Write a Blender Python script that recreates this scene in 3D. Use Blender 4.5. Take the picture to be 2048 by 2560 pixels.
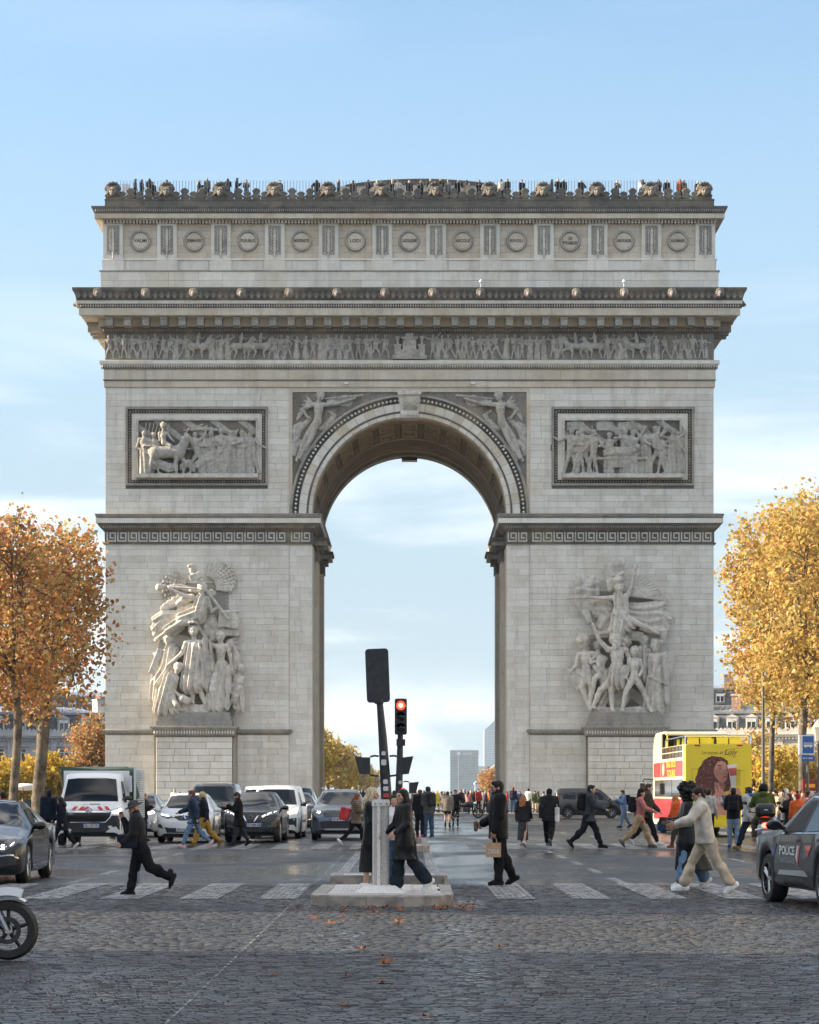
import bpy, bmesh, math, random
import numpy as np
from mathutils import Vector, Matrix
from mathutils.bvhtree import BVHTree
R = math.radians
for o in list(bpy.data.objects):
 bpy.data.objects.remove(o)
scene = bpy.context.scene
COL = scene.collection
F, HY, EYE = 5984.0, 1980.0, 1.6
cam = bpy.data.cameras.new('camera')
cam.sensor_fit = 'VERTICAL'; cam.sensor_height = 36.0; cam.sensor_width = 36.0 * 0.8
cam.lens = 36.0 * F / 2560.0
cam.shift_x = 0.0
cam.shift_y = (HY - 1280.0) / 2560.0
cam.clip_start = 0.5; cam.clip_end = 20000
camo = bpy.data.objects.new('camera', cam); COL.objects.link(camo)
camo.location = (0, 0, EYE); camo.rotation_euler = (R(90), 0, 0)
scene.camera = camo
SUN_EL, SUN_AZ = R(21), R(3.5)
tosun = Vector((-math.cos(SUN_EL) * math.cos(SUN_AZ), math.cos(SUN_EL) * math.sin(SUN_AZ), math.sin(SUN_EL)))
world = bpy.data.worlds.new('World'); scene.world = world; world.use_nodes = True
wn, wl = world.node_tree.nodes, world.node_tree.links
for n in list(wn): wn.remove(n)
wout = wn.new('ShaderNodeOutputWorld'); wbg = wn.new('ShaderNodeBackground')
sky = wn.new('ShaderNodeTexSky'); sky.sky_type = 'NISHITA'; sky.sun_disc = False
sky.sun_elevation = SUN_EL; sky.sun_rotation = math.atan2(tosun.x, tosun.y)
sky.altitude = 100; sky.air_density = 0.6; sky.dust_density = 0.9; sky.ozone_density = 1.5
wtc = wn.new('ShaderNodeTexCoord')
sep = wn.new('ShaderNodeSeparateXYZ'); wl.new(wtc.outputs['Generated'], sep.inputs[0])
def wmath(op, a, b=None, clamp=False, c=None):
 n = wn.new('ShaderNodeMath'); n.operation = op; n.use_clamp = clamp
 for i, v in enumerate((a, b, c)):
  if v is None: continue
  if isinstance(v, (int, float)): n.inputs[i].default_value = v
  else: wl.new(v, n.inputs[i])
 return n.outputs[0]
def wnoise(scale, detail, sx, sy, sz, rough=0.55, dist=0.0, off=(0, 0, 0)):
 mp = wn.new('ShaderNodeMapping'); mp.inputs['Scale'].default_value = (sx, sy, sz)
 mp.inputs['Location'].default_value = off
 wl.new(wtc.outputs['Generated'], mp.inputs['Vector'])
 n = wn.new('ShaderNodeTexNoise'); n.inputs['Scale'].default_value = scale
 n.inputs['Detail'].default_value = detail; n.inputs['Roughness'].default_value = rough
 n.inputs['Distortion'].default_value = dist
 wl.new(mp.outputs[0], n.inputs['Vector']); return n.outputs['Fac']
def wramp(v, lo, hi):
 n = wn.new('ShaderNodeMapRange'); n.interpolation_type = 'SMOOTHSTEP'
 n.inputs['From Min'].default_value = lo; n.inputs['From Max'].default_value = hi
 wl.new(v, n.inputs['Value']); return n.outputs['Result']
el = sep.outputs['Z']
cir_fill = wramp(wnoise(3.1, 6, 1.6, 1.0, 9.0, 0.5, 0.55, (3.3, 0.4, 0.35)), 0.42, 0.66)
cir_fill = wmath('MULTIPLY', cir_fill, wmath('MULTIPLY_ADD', wramp(el, 0.235, 0.10), 0.24, False, wmath('MULTIPLY', wramp(el, 0.28, 0.50), 1.0)))  # low wisps, plus unseen high cloud added to brighten the shaded arch front
cum = wramp(wnoise(13.0, 7, 1.0, 1.0, 2.0, 0.55, 0.15, (1.7, 3.0, 0.2)), 0.40, 0.62)
cum = wmath('MULTIPLY', cum, wmath('MULTIPLY', wramp(el, 0.062, 0.02), 0.28))
pale = wmath('MULTIPLY', wramp(el, 0.45, 0.06), 0.96)
mixf = wmath('MAXIMUM', cir_fill, cum, True)
tint = wn.new('ShaderNodeMix'); tint.data_type = 'RGBA'; tint.blend_type = 'MULTIPLY'; tint.inputs['Factor'].default_value = 1.0; tint.inputs['B'].default_value = (.76, .90, .83, 1); wl.new(sky.outputs[0], tint.inputs['A'])
mp0 = wn.new('ShaderNodeMix'); mp0.data_type = 'RGBA'; mp0.inputs['B'].default_value = (1.42, 1.82, 2.1, 1); wl.new(pale, mp0.inputs['Factor']); wl.new(tint.outputs['Result'], mp0.inputs['A'])
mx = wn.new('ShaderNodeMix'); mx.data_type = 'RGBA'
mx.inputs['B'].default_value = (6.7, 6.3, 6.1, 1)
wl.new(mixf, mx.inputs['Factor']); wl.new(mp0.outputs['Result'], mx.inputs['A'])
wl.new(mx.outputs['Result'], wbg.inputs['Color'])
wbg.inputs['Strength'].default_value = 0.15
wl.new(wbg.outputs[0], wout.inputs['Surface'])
sun = bpy.data.lights.new('sun', 'SUN'); sun.energy = 5.0; sun.angle = R(0.6); sun.color = (1.0, 0.83, 0.61)
suno = bpy.data.objects.new('sun', sun); COL.objects.link(suno)
suno.rotation_euler = (-tosun).to_track_quat('-Z', 'Y').to_euler(); suno.location = (-60, 40, 60)
vs = scene.view_settings
vs.view_transform = 'Standard'; vs.look = 'None'; vs.gamma = 1.0; vs.use_curve_mapping = False
vs.exposure = 1.42
scene.render.engine = 'CYCLES'
scene.cycles.max_bounces = 6; scene.cycles.diffuse_bounces = 3; scene.cycles.glossy_bounces = 3
scene.cycles.transparent_max_bounces = 8
def at(px, py, Y):
 return Vector(((px - 1024) * Y / F, Y, EYE + (HY - py) * Y / F))
def gy(py, z=0.0):
 return (EYE - z) * F / (py - HY)
def gp(px, py, z=0.0):
 Y = gy(py, z); return Vector(((px - 1024) * Y / F, Y, z))
def tag(o, label=None, cat=None, group=None, kind=None):
 if label: o['label'] = label
 if cat: o['category'] = cat
 if group: o['group'] = group
 if kind: o['kind'] = kind
 return o
def empty(name, loc=(0, 0, 0), rz=0.0, label=None, cat=None, group=None):
 o = bpy.data.objects.new(name, None); COL.objects.link(o)
 o.location = loc; o.rotation_euler = (0, 0, rz); o.empty_display_size = 0.2
 return tag(o, label, cat, group)
def link(name, me, parent=None, loc=None, rot=None):
 o = bpy.data.objects.new(name, me); COL.objects.link(o)
 if parent is not None: o.parent = parent
 if loc is not None: o.location = loc
 if rot is not None: o.rotation_euler = rot
 return o
def np_mesh(name, V, Q, mats, smooth=True):
 V = np.asarray(V, dtype=np.float32).reshape(-1, 3); Q = np.asarray(Q, dtype=np.int32)
 me = bpy.data.meshes.new(name)
 n = Q.shape[1]
 me.vertices.add(len(V)); me.vertices.foreach_set('co', V.ravel())
 me.loops.add(Q.size); me.loops.foreach_set('vertex_index', Q.ravel())
 me.polygons.add(len(Q)); me.polygons.foreach_set('loop_start', np.arange(len(Q), dtype=np.int32) * n)
 if smooth: me.polygons.foreach_set('use_smooth', np.ones(len(Q), dtype=bool))
 for m in (mats if isinstance(mats, (list, tuple)) else [mats]): me.materials.append(m)
 me.update(calc_edges=True)
 return me
class MB:
 def __init__(s): s.v = []; s.f = []
 def add(s, vs_, fs):
  n = len(s.v); s.v += [tuple(p) for p in vs_]; s.f += [tuple(i + n for i in f) for f in fs]
 def box(s, x0, x1, y0, y1, z0, z1):
  s.add([(x0, y0, z0), (x1, y0, z0), (x1, y1, z0), (x0, y1, z0), (x0, y0, z1), (x1, y0, z1), (x1, y1, z1), (x0, y1, z1)],
   [(0, 3, 2, 1), (4, 5, 6, 7), (0, 1, 5, 4), (1, 2, 6, 5), (2, 3, 7, 6), (3, 0, 4, 7)]); return s
 def cbox(s, c, h, M=None):
  vs_ = [Vector((sx * h[0], sy * h[1], sz * h[2])) for sz in (-1, 1) for sy in (-1, 1) for sx in (-1, 1)]
  if M is not None: vs_ = [M @ p for p in vs_]
  vs_ = [p + Vector(c) for p in vs_]
  s.add(vs_, [(0, 2, 3, 1), (4, 5, 7, 6), (0, 1, 5, 4), (1, 3, 7, 5), (3, 2, 6, 7), (2, 0, 4, 6)]); return s
 def block(s, x0, x1, y0, y1, z0, z1, b):
  s.add([(x0 + b, y0, z0 + b), (x1 - b, y0, z0 + b), (x1 - b, y0, z1 - b), (x0 + b, y0, z1 - b),
   (x0, y0 + b, z0), (x1, y0 + b, z0), (x1, y0 + b, z1), (x0, y0 + b, z1),
   (x0, y1, z0), (x1, y1, z0), (x1, y1, z1), (x0, y1, z1)],
   [(0, 1, 2, 3), (0, 4, 5, 1), (1, 5, 6, 2), (2, 6, 7, 3), (3, 7, 4, 0),
   (4, 8, 9, 5), (5, 9, 10, 6), (6, 10, 11, 7), (7, 11, 8, 4)]); return s
 def prism(s, poly, y0, y1):
  n = len(poly)
  s.add([(x, y0, z) for x, z in poly] + [(x, y1, z) for x, z in poly],
   [tuple(range(n)), tuple(range(2 * n - 1, n - 1, -1))] + [(i, i + n, (i + 1) % n + n, (i + 1) % n) for i in range(n)]); return s
 def hprism(s, poly, z0, z1):
  n = len(poly)
  s.add([(x, y, z0) for x, y in poly] + [(x, y, z1) for x, y in poly],
   [tuple(range(n - 1, -1, -1)), tuple(range(n, 2 * n))] + [(i, (i + 1) % n, (i + 1) % n + n, i + n) for i in range(n)]); return s
 def tube(s, pts, rad, n=8, caps=True):
  pts = [Vector(p) for p in pts]
  rad = rad if isinstance(rad, (list, tuple)) else [rad] * len(pts)
  base = len(s.v); prev = None
  for i, p in enumerate(pts):
   d = (pts[min(i + 1, len(pts) - 1)] - pts[max(i - 1, 0)])
   if d.length < 1e-9: d = Vector((0, 0, 1))
   d.normalize()
   up = Vector((0, 0, 1)) if abs(d.z) < 0.95 else Vector((0, 1, 0))
   if prev is not None: up = prev
   a = d.cross(up)
   if a.length < 1e-6: a = d.cross(Vector((1, 0, 0)))
   a.normalize(); b = a.cross(d).normalized(); prev = b
   for k in range(n):
    t = 2 * math.pi * k / n
    s.v.append(tuple(p + (a * math.cos(t) + b * math.sin(t)) * rad[i]))
  for i in range(len(pts) - 1):
   for k in range(n):
    k2 = (k + 1) % n
    s.f.append((base + i * n + k, base + (i + 1) * n + k, base + (i + 1) * n + k2, base + i * n + k2))
  if caps:
   s.f.append(tuple(base + k for k in range(n)))
   e = base + (len(pts) - 1) * n
   s.f.append(tuple(e + k for k in range(n - 1, -1, -1)))
  return s
 def lathe(s, prof, c=(0, 0, 0), n=24, axis='z', arc=None):
  base = len(s.v); full = arc is None
  a0, a1 = (0, 2 * math.pi) if full else arc
  m = n if full else n + 1
  for r, h in prof:
   for k in range(m):
    t = a0 + (a1 - a0) * k / n; x, y = r * math.cos(t), r * math.sin(t)
    p = {'z': (x, y, h), 'x': (h, x, y), 'y': (x, h, y)}[axis]
    s.v.append((p[0] + c[0], p[1] + c[1], p[2] + c[2]))
  for i in range(len(prof) - 1):
   for k in range(n):
    k2 = (k + 1) % m
    q = (base + i * m + k, base + i * m + k2, base + (i + 1) * m + k2, base + (i + 1) * m + k)
    s.f.append(q if axis != 'y' else q[::-1])
  return s
 def mesh(s, name, mat, smooth=False, ang=35, fix=False):
  me = bpy.data.meshes.new(name); me.from_pydata(s.v, [], s.f)
  for m in (mat if isinstance(mat, (list, tuple)) else [mat]): me.materials.append(m)
  if fix:
   bm = bmesh.new(); bm.from_mesh(me)
   bmesh.ops.remove_doubles(bm, verts=bm.verts, dist=1e-5)
   bmesh.ops.recalc_face_normals(bm, faces=bm.faces)
   bm.to_mesh(me); bm.free()
  me.update()
  if smooth:
   me.shade_smooth(); me.set_sharp_from_angle(angle=R(ang))
  return me
 def build(s, name, mat, parent=None, smooth=False, loc=None, rot=None, fix=False, ang=35):
  return link(name, s.mesh(name, mat, smooth, ang, fix), parent, loc, rot)
def text_mesh(txt, size, depth=0.0, align='CENTER', shear=0.0, spacing=1.0, bold=0.0, res=2):
 c = bpy.data.curves.new('txt', 'FONT'); c.body = txt; c.size = size; c.extrude = depth
 c.align_x = align; c.align_y = 'CENTER'; c.shear = shear; c.space_character = spacing
 c.offset = bold; c.resolution_u = res
 o = bpy.data.objects.new('txt', c); COL.objects.link(o)
 bpy.context.view_layer.update()
 dg = bpy.context.evaluated_depsgraph_get()
 me = bpy.data.meshes.new_from_object(o.evaluated_get(dg))
 bpy.data.objects.remove(o); bpy.data.curves.remove(c)
 return me
class SDF:
 def __init__(s, k=0.03): s.p = []; s.k = k
 def cone(s, a, b, ra, rb=None, k=None, w=None, af=None, lf=None):
  s.p.append(('c', np.array(a, float), np.array(b, float), ra, ra if rb is None else rb, s.k if k is None else k,
     np.array(w if w else (1, 1, 1), float), af, lf)); return s
 def ell(s, c, r, rot=None, k=None, sub=False, lf=None):
  s.p.append(('e', np.array(c, float), np.array(r, float), None if rot is None else np.array(rot, float), s.k if k is None else k, sub, lf)); return s
 def box(s, c, h, rot=None, r=0.01, k=None, sub=False, lf=None):
  s.p.append(('b', np.array(c, float), np.array(h, float), None if rot is None else np.array(rot, float), s.k if k is None else k, sub, r, lf)); return s
 def chain(s, pts, rad, k=None, w=None, lf=None):
  for i in range(len(pts) - 1): s.cone(pts[i], pts[i + 1], rad[i], rad[i + 1], k, w, None, lf)
  return s
 def bounds(s, q):
  if q[0] == 'c':
   m = max(q[3], q[4]) * q[6] + (q[7][1] if q[7] else 0) + (q[8][3] if q[8] else 0)
   return np.minimum(q[1], q[2]) - m, np.maximum(q[1], q[2]) + m
  m = q[2] if q[3] is None else np.full(3, np.linalg.norm(q[2]))
  return q[1] - m, q[1] + m
 def arrays(s, vox):
  bb = [s.bounds(q) for q in s.p if q[0] == 'c' or not q[5]]
  lo = np.min([b[0] for b in bb], 0) - 3 * vox; hi = np.max([b[1] for b in bb], 0) + 3 * vox
  n = np.ceil((hi - lo) / vox).astype(int) + 1
  ax = [(lo[i] + vox * np.arange(n[i])).astype(np.float32) for i in range(3)]
  D = np.full(n, 1e3, np.float32)
  for q in s.p:
   k = q[5] if q[0] == 'c' else q[4]; sub = q[0] != 'c' and q[5]
   b0, b1 = s.bounds(q); pad = k + 2 * vox
   i0 = np.clip(np.floor((b0 - pad - lo) / vox).astype(int), 0, n - 1)
   i1 = np.clip(np.ceil((b1 + pad - lo) / vox).astype(int) + 1, 1, n)
   sl = tuple(slice(i0[i], i1[i]) for i in range(3))
   X = ax[0][sl[0]][:, None, None]; Y = ax[1][sl[1]][None, :, None]; Z = ax[2][sl[2]][None, None, :]
   if X.size == 0 or Y.size == 0 or Z.size == 0: continue
   if q[0] == 'c':
    a, b, ra, rb, w = q[1], q[2], q[3], q[4], q[6]
    ba = b - a; bbq = float(ba @ ba) + 1e-12
    px, py, pz = X - a[0], Y - a[1], Z - a[2]
    t = np.clip((px * ba[0] + py * ba[1] + pz * ba[2]) / bbq, 0, 1)
    dx, dy, dz = (px - t * ba[0]) / w[0], (py - t * ba[1]) / w[1], (pz - t * ba[2]) / w[2]
    d = (np.sqrt(dx * dx + dy * dy + dz * dz) - (ra + (rb - ra) * t)) * w.min()
    if q[7]: d = d + q[7][1] * (0.25 + 0.75 * t) * np.sin(q[7][0] * np.arctan2(px, py) + 3 * t)
    lf = q[8]
   else:
    px, py, pz = X - q[1][0], Y - q[1][1], Z - q[1][2]
    if q[3] is not None:
     M = q[3]
     px, py, pz = (px * M[0, 0] + py * M[1, 0] + pz * M[2, 0], px * M[0, 1] + py * M[1, 1] + pz * M[2, 1],
        px * M[0, 2] + py * M[1, 2] + pz * M[2, 2])
    r = q[2]
    if q[0] == 'e':
     k0 = np.sqrt((px / r[0]) ** 2 + (py / r[1]) ** 2 + (pz / r[2]) ** 2)
     k1 = np.sqrt((px / r[0] ** 2) ** 2 + (py / r[1] ** 2) ** 2 + (pz / r[2] ** 2) ** 2) + 1e-9
     d = k0 * (k0 - 1) / k1
     lf = q[6]
    else:
     rr = q[6]
     qx, qy, qz = np.abs(px) - r[0] + rr, np.abs(py) - r[1] + rr, np.abs(pz) - r[2] + rr
     d = np.sqrt(np.maximum(qx, 0) ** 2 + np.maximum(qy, 0) ** 2 + np.maximum(qz, 0) ** 2) + np.minimum(np.maximum(np.maximum(qx, qy), qz), 0) - rr
     lf = q[7]
   if lf: d = d + lf[3] * np.sin(X * lf[0] + Y * lf[1] + Z * lf[2])
   E = D[sl]
   if sub:
    D[sl] = np.maximum(E, -d)
   elif k > 0:
    h = np.maximum(k - np.abs(E - d), 0) / k
    D[sl] = np.minimum(E, d) - h * h * k * 0.25
   else:
    D[sl] = np.minimum(E, d)
  return surf_net(D, lo, vox)
 def build(s, name, mat, vox, parent=None, scale=None, loc=None):
  V, Q = s.arrays(vox)
  if scale is not None: V = V * np.array(scale)
  return link(name, np_mesh(name, V, Q, mat), parent, loc)
_C = [(i, j, k) for i in (0, 1) for j in (0, 1) for k in (0, 1)]
_E = [(a, b) for a in range(8) for b in range(a + 1, 8) if sum(abs(_C[a][m] - _C[b][m]) for m in range(3)) == 1]
def surf_net(D, lo, h):
 S = D < 0
 n = D.shape
 c = np.zeros((n[0] - 1, n[1] - 1, n[2] - 1), np.int8)
 for (i, j, k) in _C: c += S[i:n[0] - 1 + i, j:n[1] - 1 + j, k:n[2] - 1 + k]
 act = (c > 0) & (c < 8)
 ii = np.argwhere(act)
 idx = np.full(act.shape, -1, np.int32); idx[act] = np.arange(len(ii))
 vals = [D[ii[:, 0] + i, ii[:, 1] + j, ii[:, 2] + k] for (i, j, k) in _C]
 acc = np.zeros((len(ii), 3)); cnt = np.zeros(len(ii))
 for a, b in _E:
  va, vb = vals[a], vals[b]
  m = (va < 0) != (vb < 0)
  t = np.where(m, va / np.where(m, va - vb, 1), 0)
  pa, pb = np.array(_C[a]), np.array(_C[b])
  acc += (pa[None] + t[:, None] * (pb - pa)[None]) * m[:, None]; cnt += m
 V = lo + h * (ii + acc / cnt[:, None])
 Q = []
 for axis in range(3):
  u, v = (axis + 1) % 3, (axis + 2) % 3
  s0 = [slice(1, -1)] * 3; s1 = [slice(1, -1)] * 3
  s0[axis] = slice(0, -1); s1[axis] = slice(1, None)
  A, B = S[tuple(s0)], S[tuple(s1)]
  I = np.argwhere(A != B)
  if not len(I): continue
  fl = A[tuple(I.T)]
  I = I + 1; I[:, axis] -= 1
  def cell(du, dv):
   J = I.copy(); J[:, u] += du; J[:, v] += dv
   return idx[tuple(J.T)]
  q = np.stack([cell(-1, -1), cell(0, -1), cell(0, 0), cell(-1, 0)], 1)
  q[~fl] = q[~fl][:, ::-1]
  Q.append(q)
 return V, np.concatenate(Q)
def mat(name, col, rough=0.6, metal=0.0, spec=0.5, noise=None, bump=None, emit=None, coat=0.0, var=0.0, coords='Object', col2=None, trans=0.0, sheen=0.0):
 m = bpy.data.materials.new(name); m.use_nodes = True
 nt = m.node_tree; b = nt.nodes['Principled BSDF']
 col = tuple(col) + ((1,) if len(col) == 3 else ())
 b.inputs['Base Color'].default_value = col
 b.inputs['Roughness'].default_value = rough; b.inputs['Metallic'].default_value = metal
 b.inputs['Specular IOR Level'].default_value = spec
 b.inputs['Coat Weight'].default_value = coat
 if sheen: b.inputs['Sheen Weight'].default_value = sheen
 if trans: b.inputs['Transmission Weight'].default_value = trans
 if emit: b.inputs['Emission Color'].default_value = tuple(emit[0]) + (1,); b.inputs['Emission Strength'].default_value = emit[1]
 if noise or bump:
  tc = nt.nodes.new('ShaderNodeTexCoord')
 if noise:
  n = nt.nodes.new('ShaderNodeTexNoise'); n.inputs['Scale'].default_value = noise[0]; n.inputs['Detail'].default_value = 5
  nt.links.new(tc.outputs[coords], n.inputs['Vector'])
  mx_ = nt.nodes.new('ShaderNodeMix'); mx_.data_type = 'RGBA'
  c2 = tuple(col2) + (1,) if col2 else tuple(max(0, c * (1 - noise[1])) for c in col[:3]) + (1,)
  mx_.inputs['A'].default_value = col if col2 else tuple(min(1, c * (1 + noise[1] * 0.6)) for c in col[:3]) + (1,)
  mx_.inputs['B'].default_value = c2
  rp = nt.nodes.new('ShaderNodeMapRange'); rp.inputs['From Min'].default_value = 0.35; rp.inputs['From Max'].default_value = 0.65
  nt.links.new(n.outputs['Fac'], rp.inputs['Value'])
  nt.links.new(rp.outputs['Result'], mx_.inputs['Factor']); nt.links.new(mx_.outputs['Result'], b.inputs['Base Color'])
 if bump:
  n2 = nt.nodes.new('ShaderNodeTexNoise'); n2.inputs['Scale'].default_value = bump[0]; n2.inputs['Detail'].default_value = 4
  nt.links.new(tc.outputs[coords], n2.inputs['Vector'])
  bp = nt.nodes.new('ShaderNodeBump'); bp.inputs['Strength'].default_value = bump[1]; bp.inputs['Distance'].default_value = bump[2] if len(bump) > 2 else 0.02
  nt.links.new(n2.outputs['Fac'], bp.inputs['Height']); nt.links.new(bp.outputs[0], b.inputs['Normal'])
 return m
def stone_mat(name, a, b_, stain, stain_amt=0.5, rough=0.85, streak=0.35, warm=(0.50, 0.40, 0.26), warm_amt=0.4, bump=0.25, fine=0.25, fs=6.0):
 m = bpy.data.materials.new(name); m.use_nodes = True
 nt = m.node_tree; N = nt.nodes.new; L = nt.links.new
 p = nt.nodes['Principled BSDF']; p.inputs['Roughness'].default_value = rough; p.inputs['Specular IOR Level'].default_value = 0.25
 geo = N('ShaderNodeNewGeometry'); oi = N('ShaderNodeObjectInfo')
 add = N('ShaderNodeMath'); add.operation = 'ADD'; L(geo.outputs['Random Per Island'], add.inputs[0]); L(oi.outputs['Random'], add.inputs[1])
 fr = N('ShaderNodeMath'); fr.operation = 'FRACT'; L(add.outputs[0], fr.inputs[0])
 m1 = N('ShaderNodeMix'); m1.data_type = 'RGBA'; m1.inputs['A'].default_value = (*a, 1); m1.inputs['B'].default_value = (*b_, 1)
 L(fr.outputs[0], m1.inputs['Factor'])
 def noise(scale, vec, det=5, lo=0.4, hi=0.65, amt=1.0):
  mp = N('ShaderNodeMapping'); mp.inputs['Scale'].default_value = vec; L(geo.outputs['Position'], mp.inputs['Vector'])
  n = N('ShaderNodeTexNoise'); n.inputs['Scale'].default_value = scale; n.inputs['Detail'].default_value = det; n.inputs['Roughness'].default_value = 0.6
  L(mp.outputs[0], n.inputs['Vector'])
  r = N('ShaderNodeMapRange'); r.inputs['From Min'].default_value = lo; r.inputs['From Max'].default_value = hi; r.inputs['To Max'].default_value = amt
  L(n.outputs['Fac'], r.inputs['Value']); return r.outputs['Result'], n.outputs['Fac']
 def mix(fac, A, col):
  x = N('ShaderNodeMix'); x.data_type = 'RGBA'; x.inputs['B'].default_value = (*col, 1); L(fac, x.inputs['Factor']); L(A, x.inputs['A']); return x.outputs['Result']
 c = m1.outputs['Result']
 c = mix(noise(0.35, (1, 1, 1), 5, 0.48, 0.72, warm_amt)[0], c, warm)
 c = mix(noise(1.0, (1.6, 1.6, 0.12), 6, 0.50, 0.72, streak)[0], c, stain)
 c = mix(noise(0.9, (1, 1, 1), 8, 0.52, 0.75, stain_amt)[0], c, stain)
 f2, raw = noise(fs, (1, 1, 1), 6, 0.42 if fine > .3 else 0.35, 0.7, fine)
 c = mix(f2, c, stain)
 L(c, p.inputs['Base Color'])
 bp = N('ShaderNodeBump'); bp.inputs['Strength'].default_value = bump; bp.inputs['Distance'].default_value = 0.05
 L(raw, bp.inputs['Height']); L(bp.outputs[0], p.inputs['Normal'])
 return m
ST = stone_mat('limestone', (0.66, 0.615, 0.535), (0.78, 0.735, 0.65), (0.36, 0.325, 0.28), 0.32, streak=.38, fine=.16, warm_amt=.45)
ST_WARM = stone_mat('limestone_ochre', (0.58, 0.51, 0.41), (0.68, 0.61, 0.50), (0.28, 0.24, 0.19), 0.35, warm=(0.46, 0.34, 0.20), warm_amt=0.6)
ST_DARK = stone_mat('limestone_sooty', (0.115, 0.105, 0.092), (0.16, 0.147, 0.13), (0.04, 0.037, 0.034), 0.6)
ST_MID = stone_mat('limestone_weathered_and_shade', (0.29, 0.27, 0.238), (0.38, 0.355, 0.315), (0.10, 0.092, 0.083), 0.6, fine=.4)  # weathered stone; behind the sculpture groups it stands in for recess shade
ST_CARVE = stone_mat('limestone_carved', (0.62, 0.57, 0.49), (0.66, 0.61, 0.53), (0.13, 0.115, 0.098), 0.45, warm_amt=0.30, fine=.42, fs=3.2, bump=.6)
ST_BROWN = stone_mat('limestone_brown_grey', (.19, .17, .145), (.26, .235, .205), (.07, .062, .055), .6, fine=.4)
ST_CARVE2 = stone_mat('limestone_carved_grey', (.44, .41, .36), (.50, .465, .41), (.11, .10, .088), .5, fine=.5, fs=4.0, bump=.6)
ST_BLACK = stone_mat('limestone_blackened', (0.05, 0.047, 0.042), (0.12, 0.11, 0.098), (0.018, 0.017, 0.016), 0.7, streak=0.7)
# ================================================================== the triumphal arch
AD = 180.0
def AX(v, p=0.0): return (v - 863.5) * (AD - p) / 5040.0
def AZ(v, p=0.0): return EYE + (1668.0 - v) * (AD - p) / 5040.0
arch = empty('triumphal_arch', (0, AD, 0), 0, 'huge pale limestone triumphal arch with carved friezes and two sculpted groups', 'monument')
HX, DEP = 22.87, 22.2
rnd = random.Random(7)
def yz_prism(mb, poly, x0, x1):
 n = len(poly)
 mb.add([(x0, y, z) for y, z in poly] + [(x1, y, z) for y, z in poly],
  [tuple(range(n)), tuple(range(2 * n - 1, n - 1, -1))] + [(i, i + n, (i + 1) % n + n, (i + 1) % n) for i in range(n)])
def ring(prof, name, m, x0=-HX, x1=HX, y0=0.0, y1=DEP, parent=arch, closed=True, kind=None, smooth=False):
 v, f = [], []
 for p, z in prof: v += [(x0 - p, y0 - p, z), (x1 + p, y0 - p, z), (x1 + p, y1 + p, z), (x0 - p, y1 + p, z)]
 n = len(prof)
 for i in range(n if closed else n - 1):
  j = (i + 1) % n
  for k in range(4):
   k2 = (k + 1) % 4
   f.append((4 * i + k, 4 * i + k2, 4 * j + k2, 4 * j + k))
 mb = MB(); mb.add(v, f)
 o = mb.build(name, m, parent, smooth=smooth, ang=40)
 if kind: o['kind'] = kind
 return o
EGG = [(1, 0, 0), (-1, 0, 0), (0, -1, 0), (0, 1, 0), (0, 0, 1), (0, 0, -1)]
EGGF = [(0, 4, 2), (4, 1, 2), (1, 5, 2), (5, 0, 2), (4, 0, 3), (1, 4, 3), (5, 1, 3), (0, 5, 3)]
def egg(mb, c, r): mb.add([(c[0] + e[0] * r[0], c[1] + e[1] * r[1], c[2] + e[2] * r[2]) for e in EGG], EGGF)
def egg_row(name, x0, x1, y, z, pitch, r, m, parent=arch, side=None):
 mb = MB(); n = max(2, int(round((x1 - x0) / pitch)))
 for i in range(n): egg(mb, (x0 + (i + 0.5) * (x1 - x0) / n, y, z), r)
 if side:
  for sx in (-1, 1):
   m2 = int(side / pitch)
   for i in range(m2): egg(mb, (sx * (max(abs(x0), abs(x1))), y + (i + 0.5) * pitch, z), (r[1], r[0], r[2]))
 o = mb.build(name, m, parent); o['kind'] = 'stuff'; return o
ZI = AZ(1083); ZT = AZ(817)
RA = 7.3
for sx in (-1, 1):
 mb = MB(); x0, x1 = sorted((sx * (HX - 0.02), sx * RA))
 mb.box(x0, x1, 0.05, 6.8, -0.1, ZI); mb.box(x0, x1, 15.2, DEP, -0.1, ZI)
 arc_ = [(11.0 + 4.2 * math.cos(math.pi * k / 16), 14.5 + 4.2 * math.sin(math.pi * k / 16)) for k in range(17)]
 yz_prism(mb, [(15.2, ZI), (15.2, 14.5)] + arc_[1:-1] + [(6.8, 14.5), (6.8, ZI)], x0, x1)
 mb.build('pier_core', ST_WARM, arch, fix=True)
mb = MB()
arc_ = [(RA * math.cos(math.pi * (1 - k / 48)), ZI + RA * math.sin(math.pi * (1 - k / 48))) for k in range(49)]
for k in range(48):
 (xa, za), (xb, zb) = arc_[k], arc_[k + 1]
 mb.add([(xa, 0.06, za), (xb, 0.06, zb), (xb, 0.06, ZT), (xa, 0.06, ZT), (xa, DEP, za), (xb, DEP, zb), (xb, DEP, ZT), (xa, DEP, ZT)],
  [(0, 1, 2, 3), (7, 6, 5, 4)])
for sx in (-1, 1):
 x0, x1 = sorted((sx * (HX - 0.02), sx * RA)); mb.box(x0, x1, 0.05, DEP, ZI, ZT)
mb.build('upper_core', ST_BROWN, arch)
blocks = []
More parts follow.
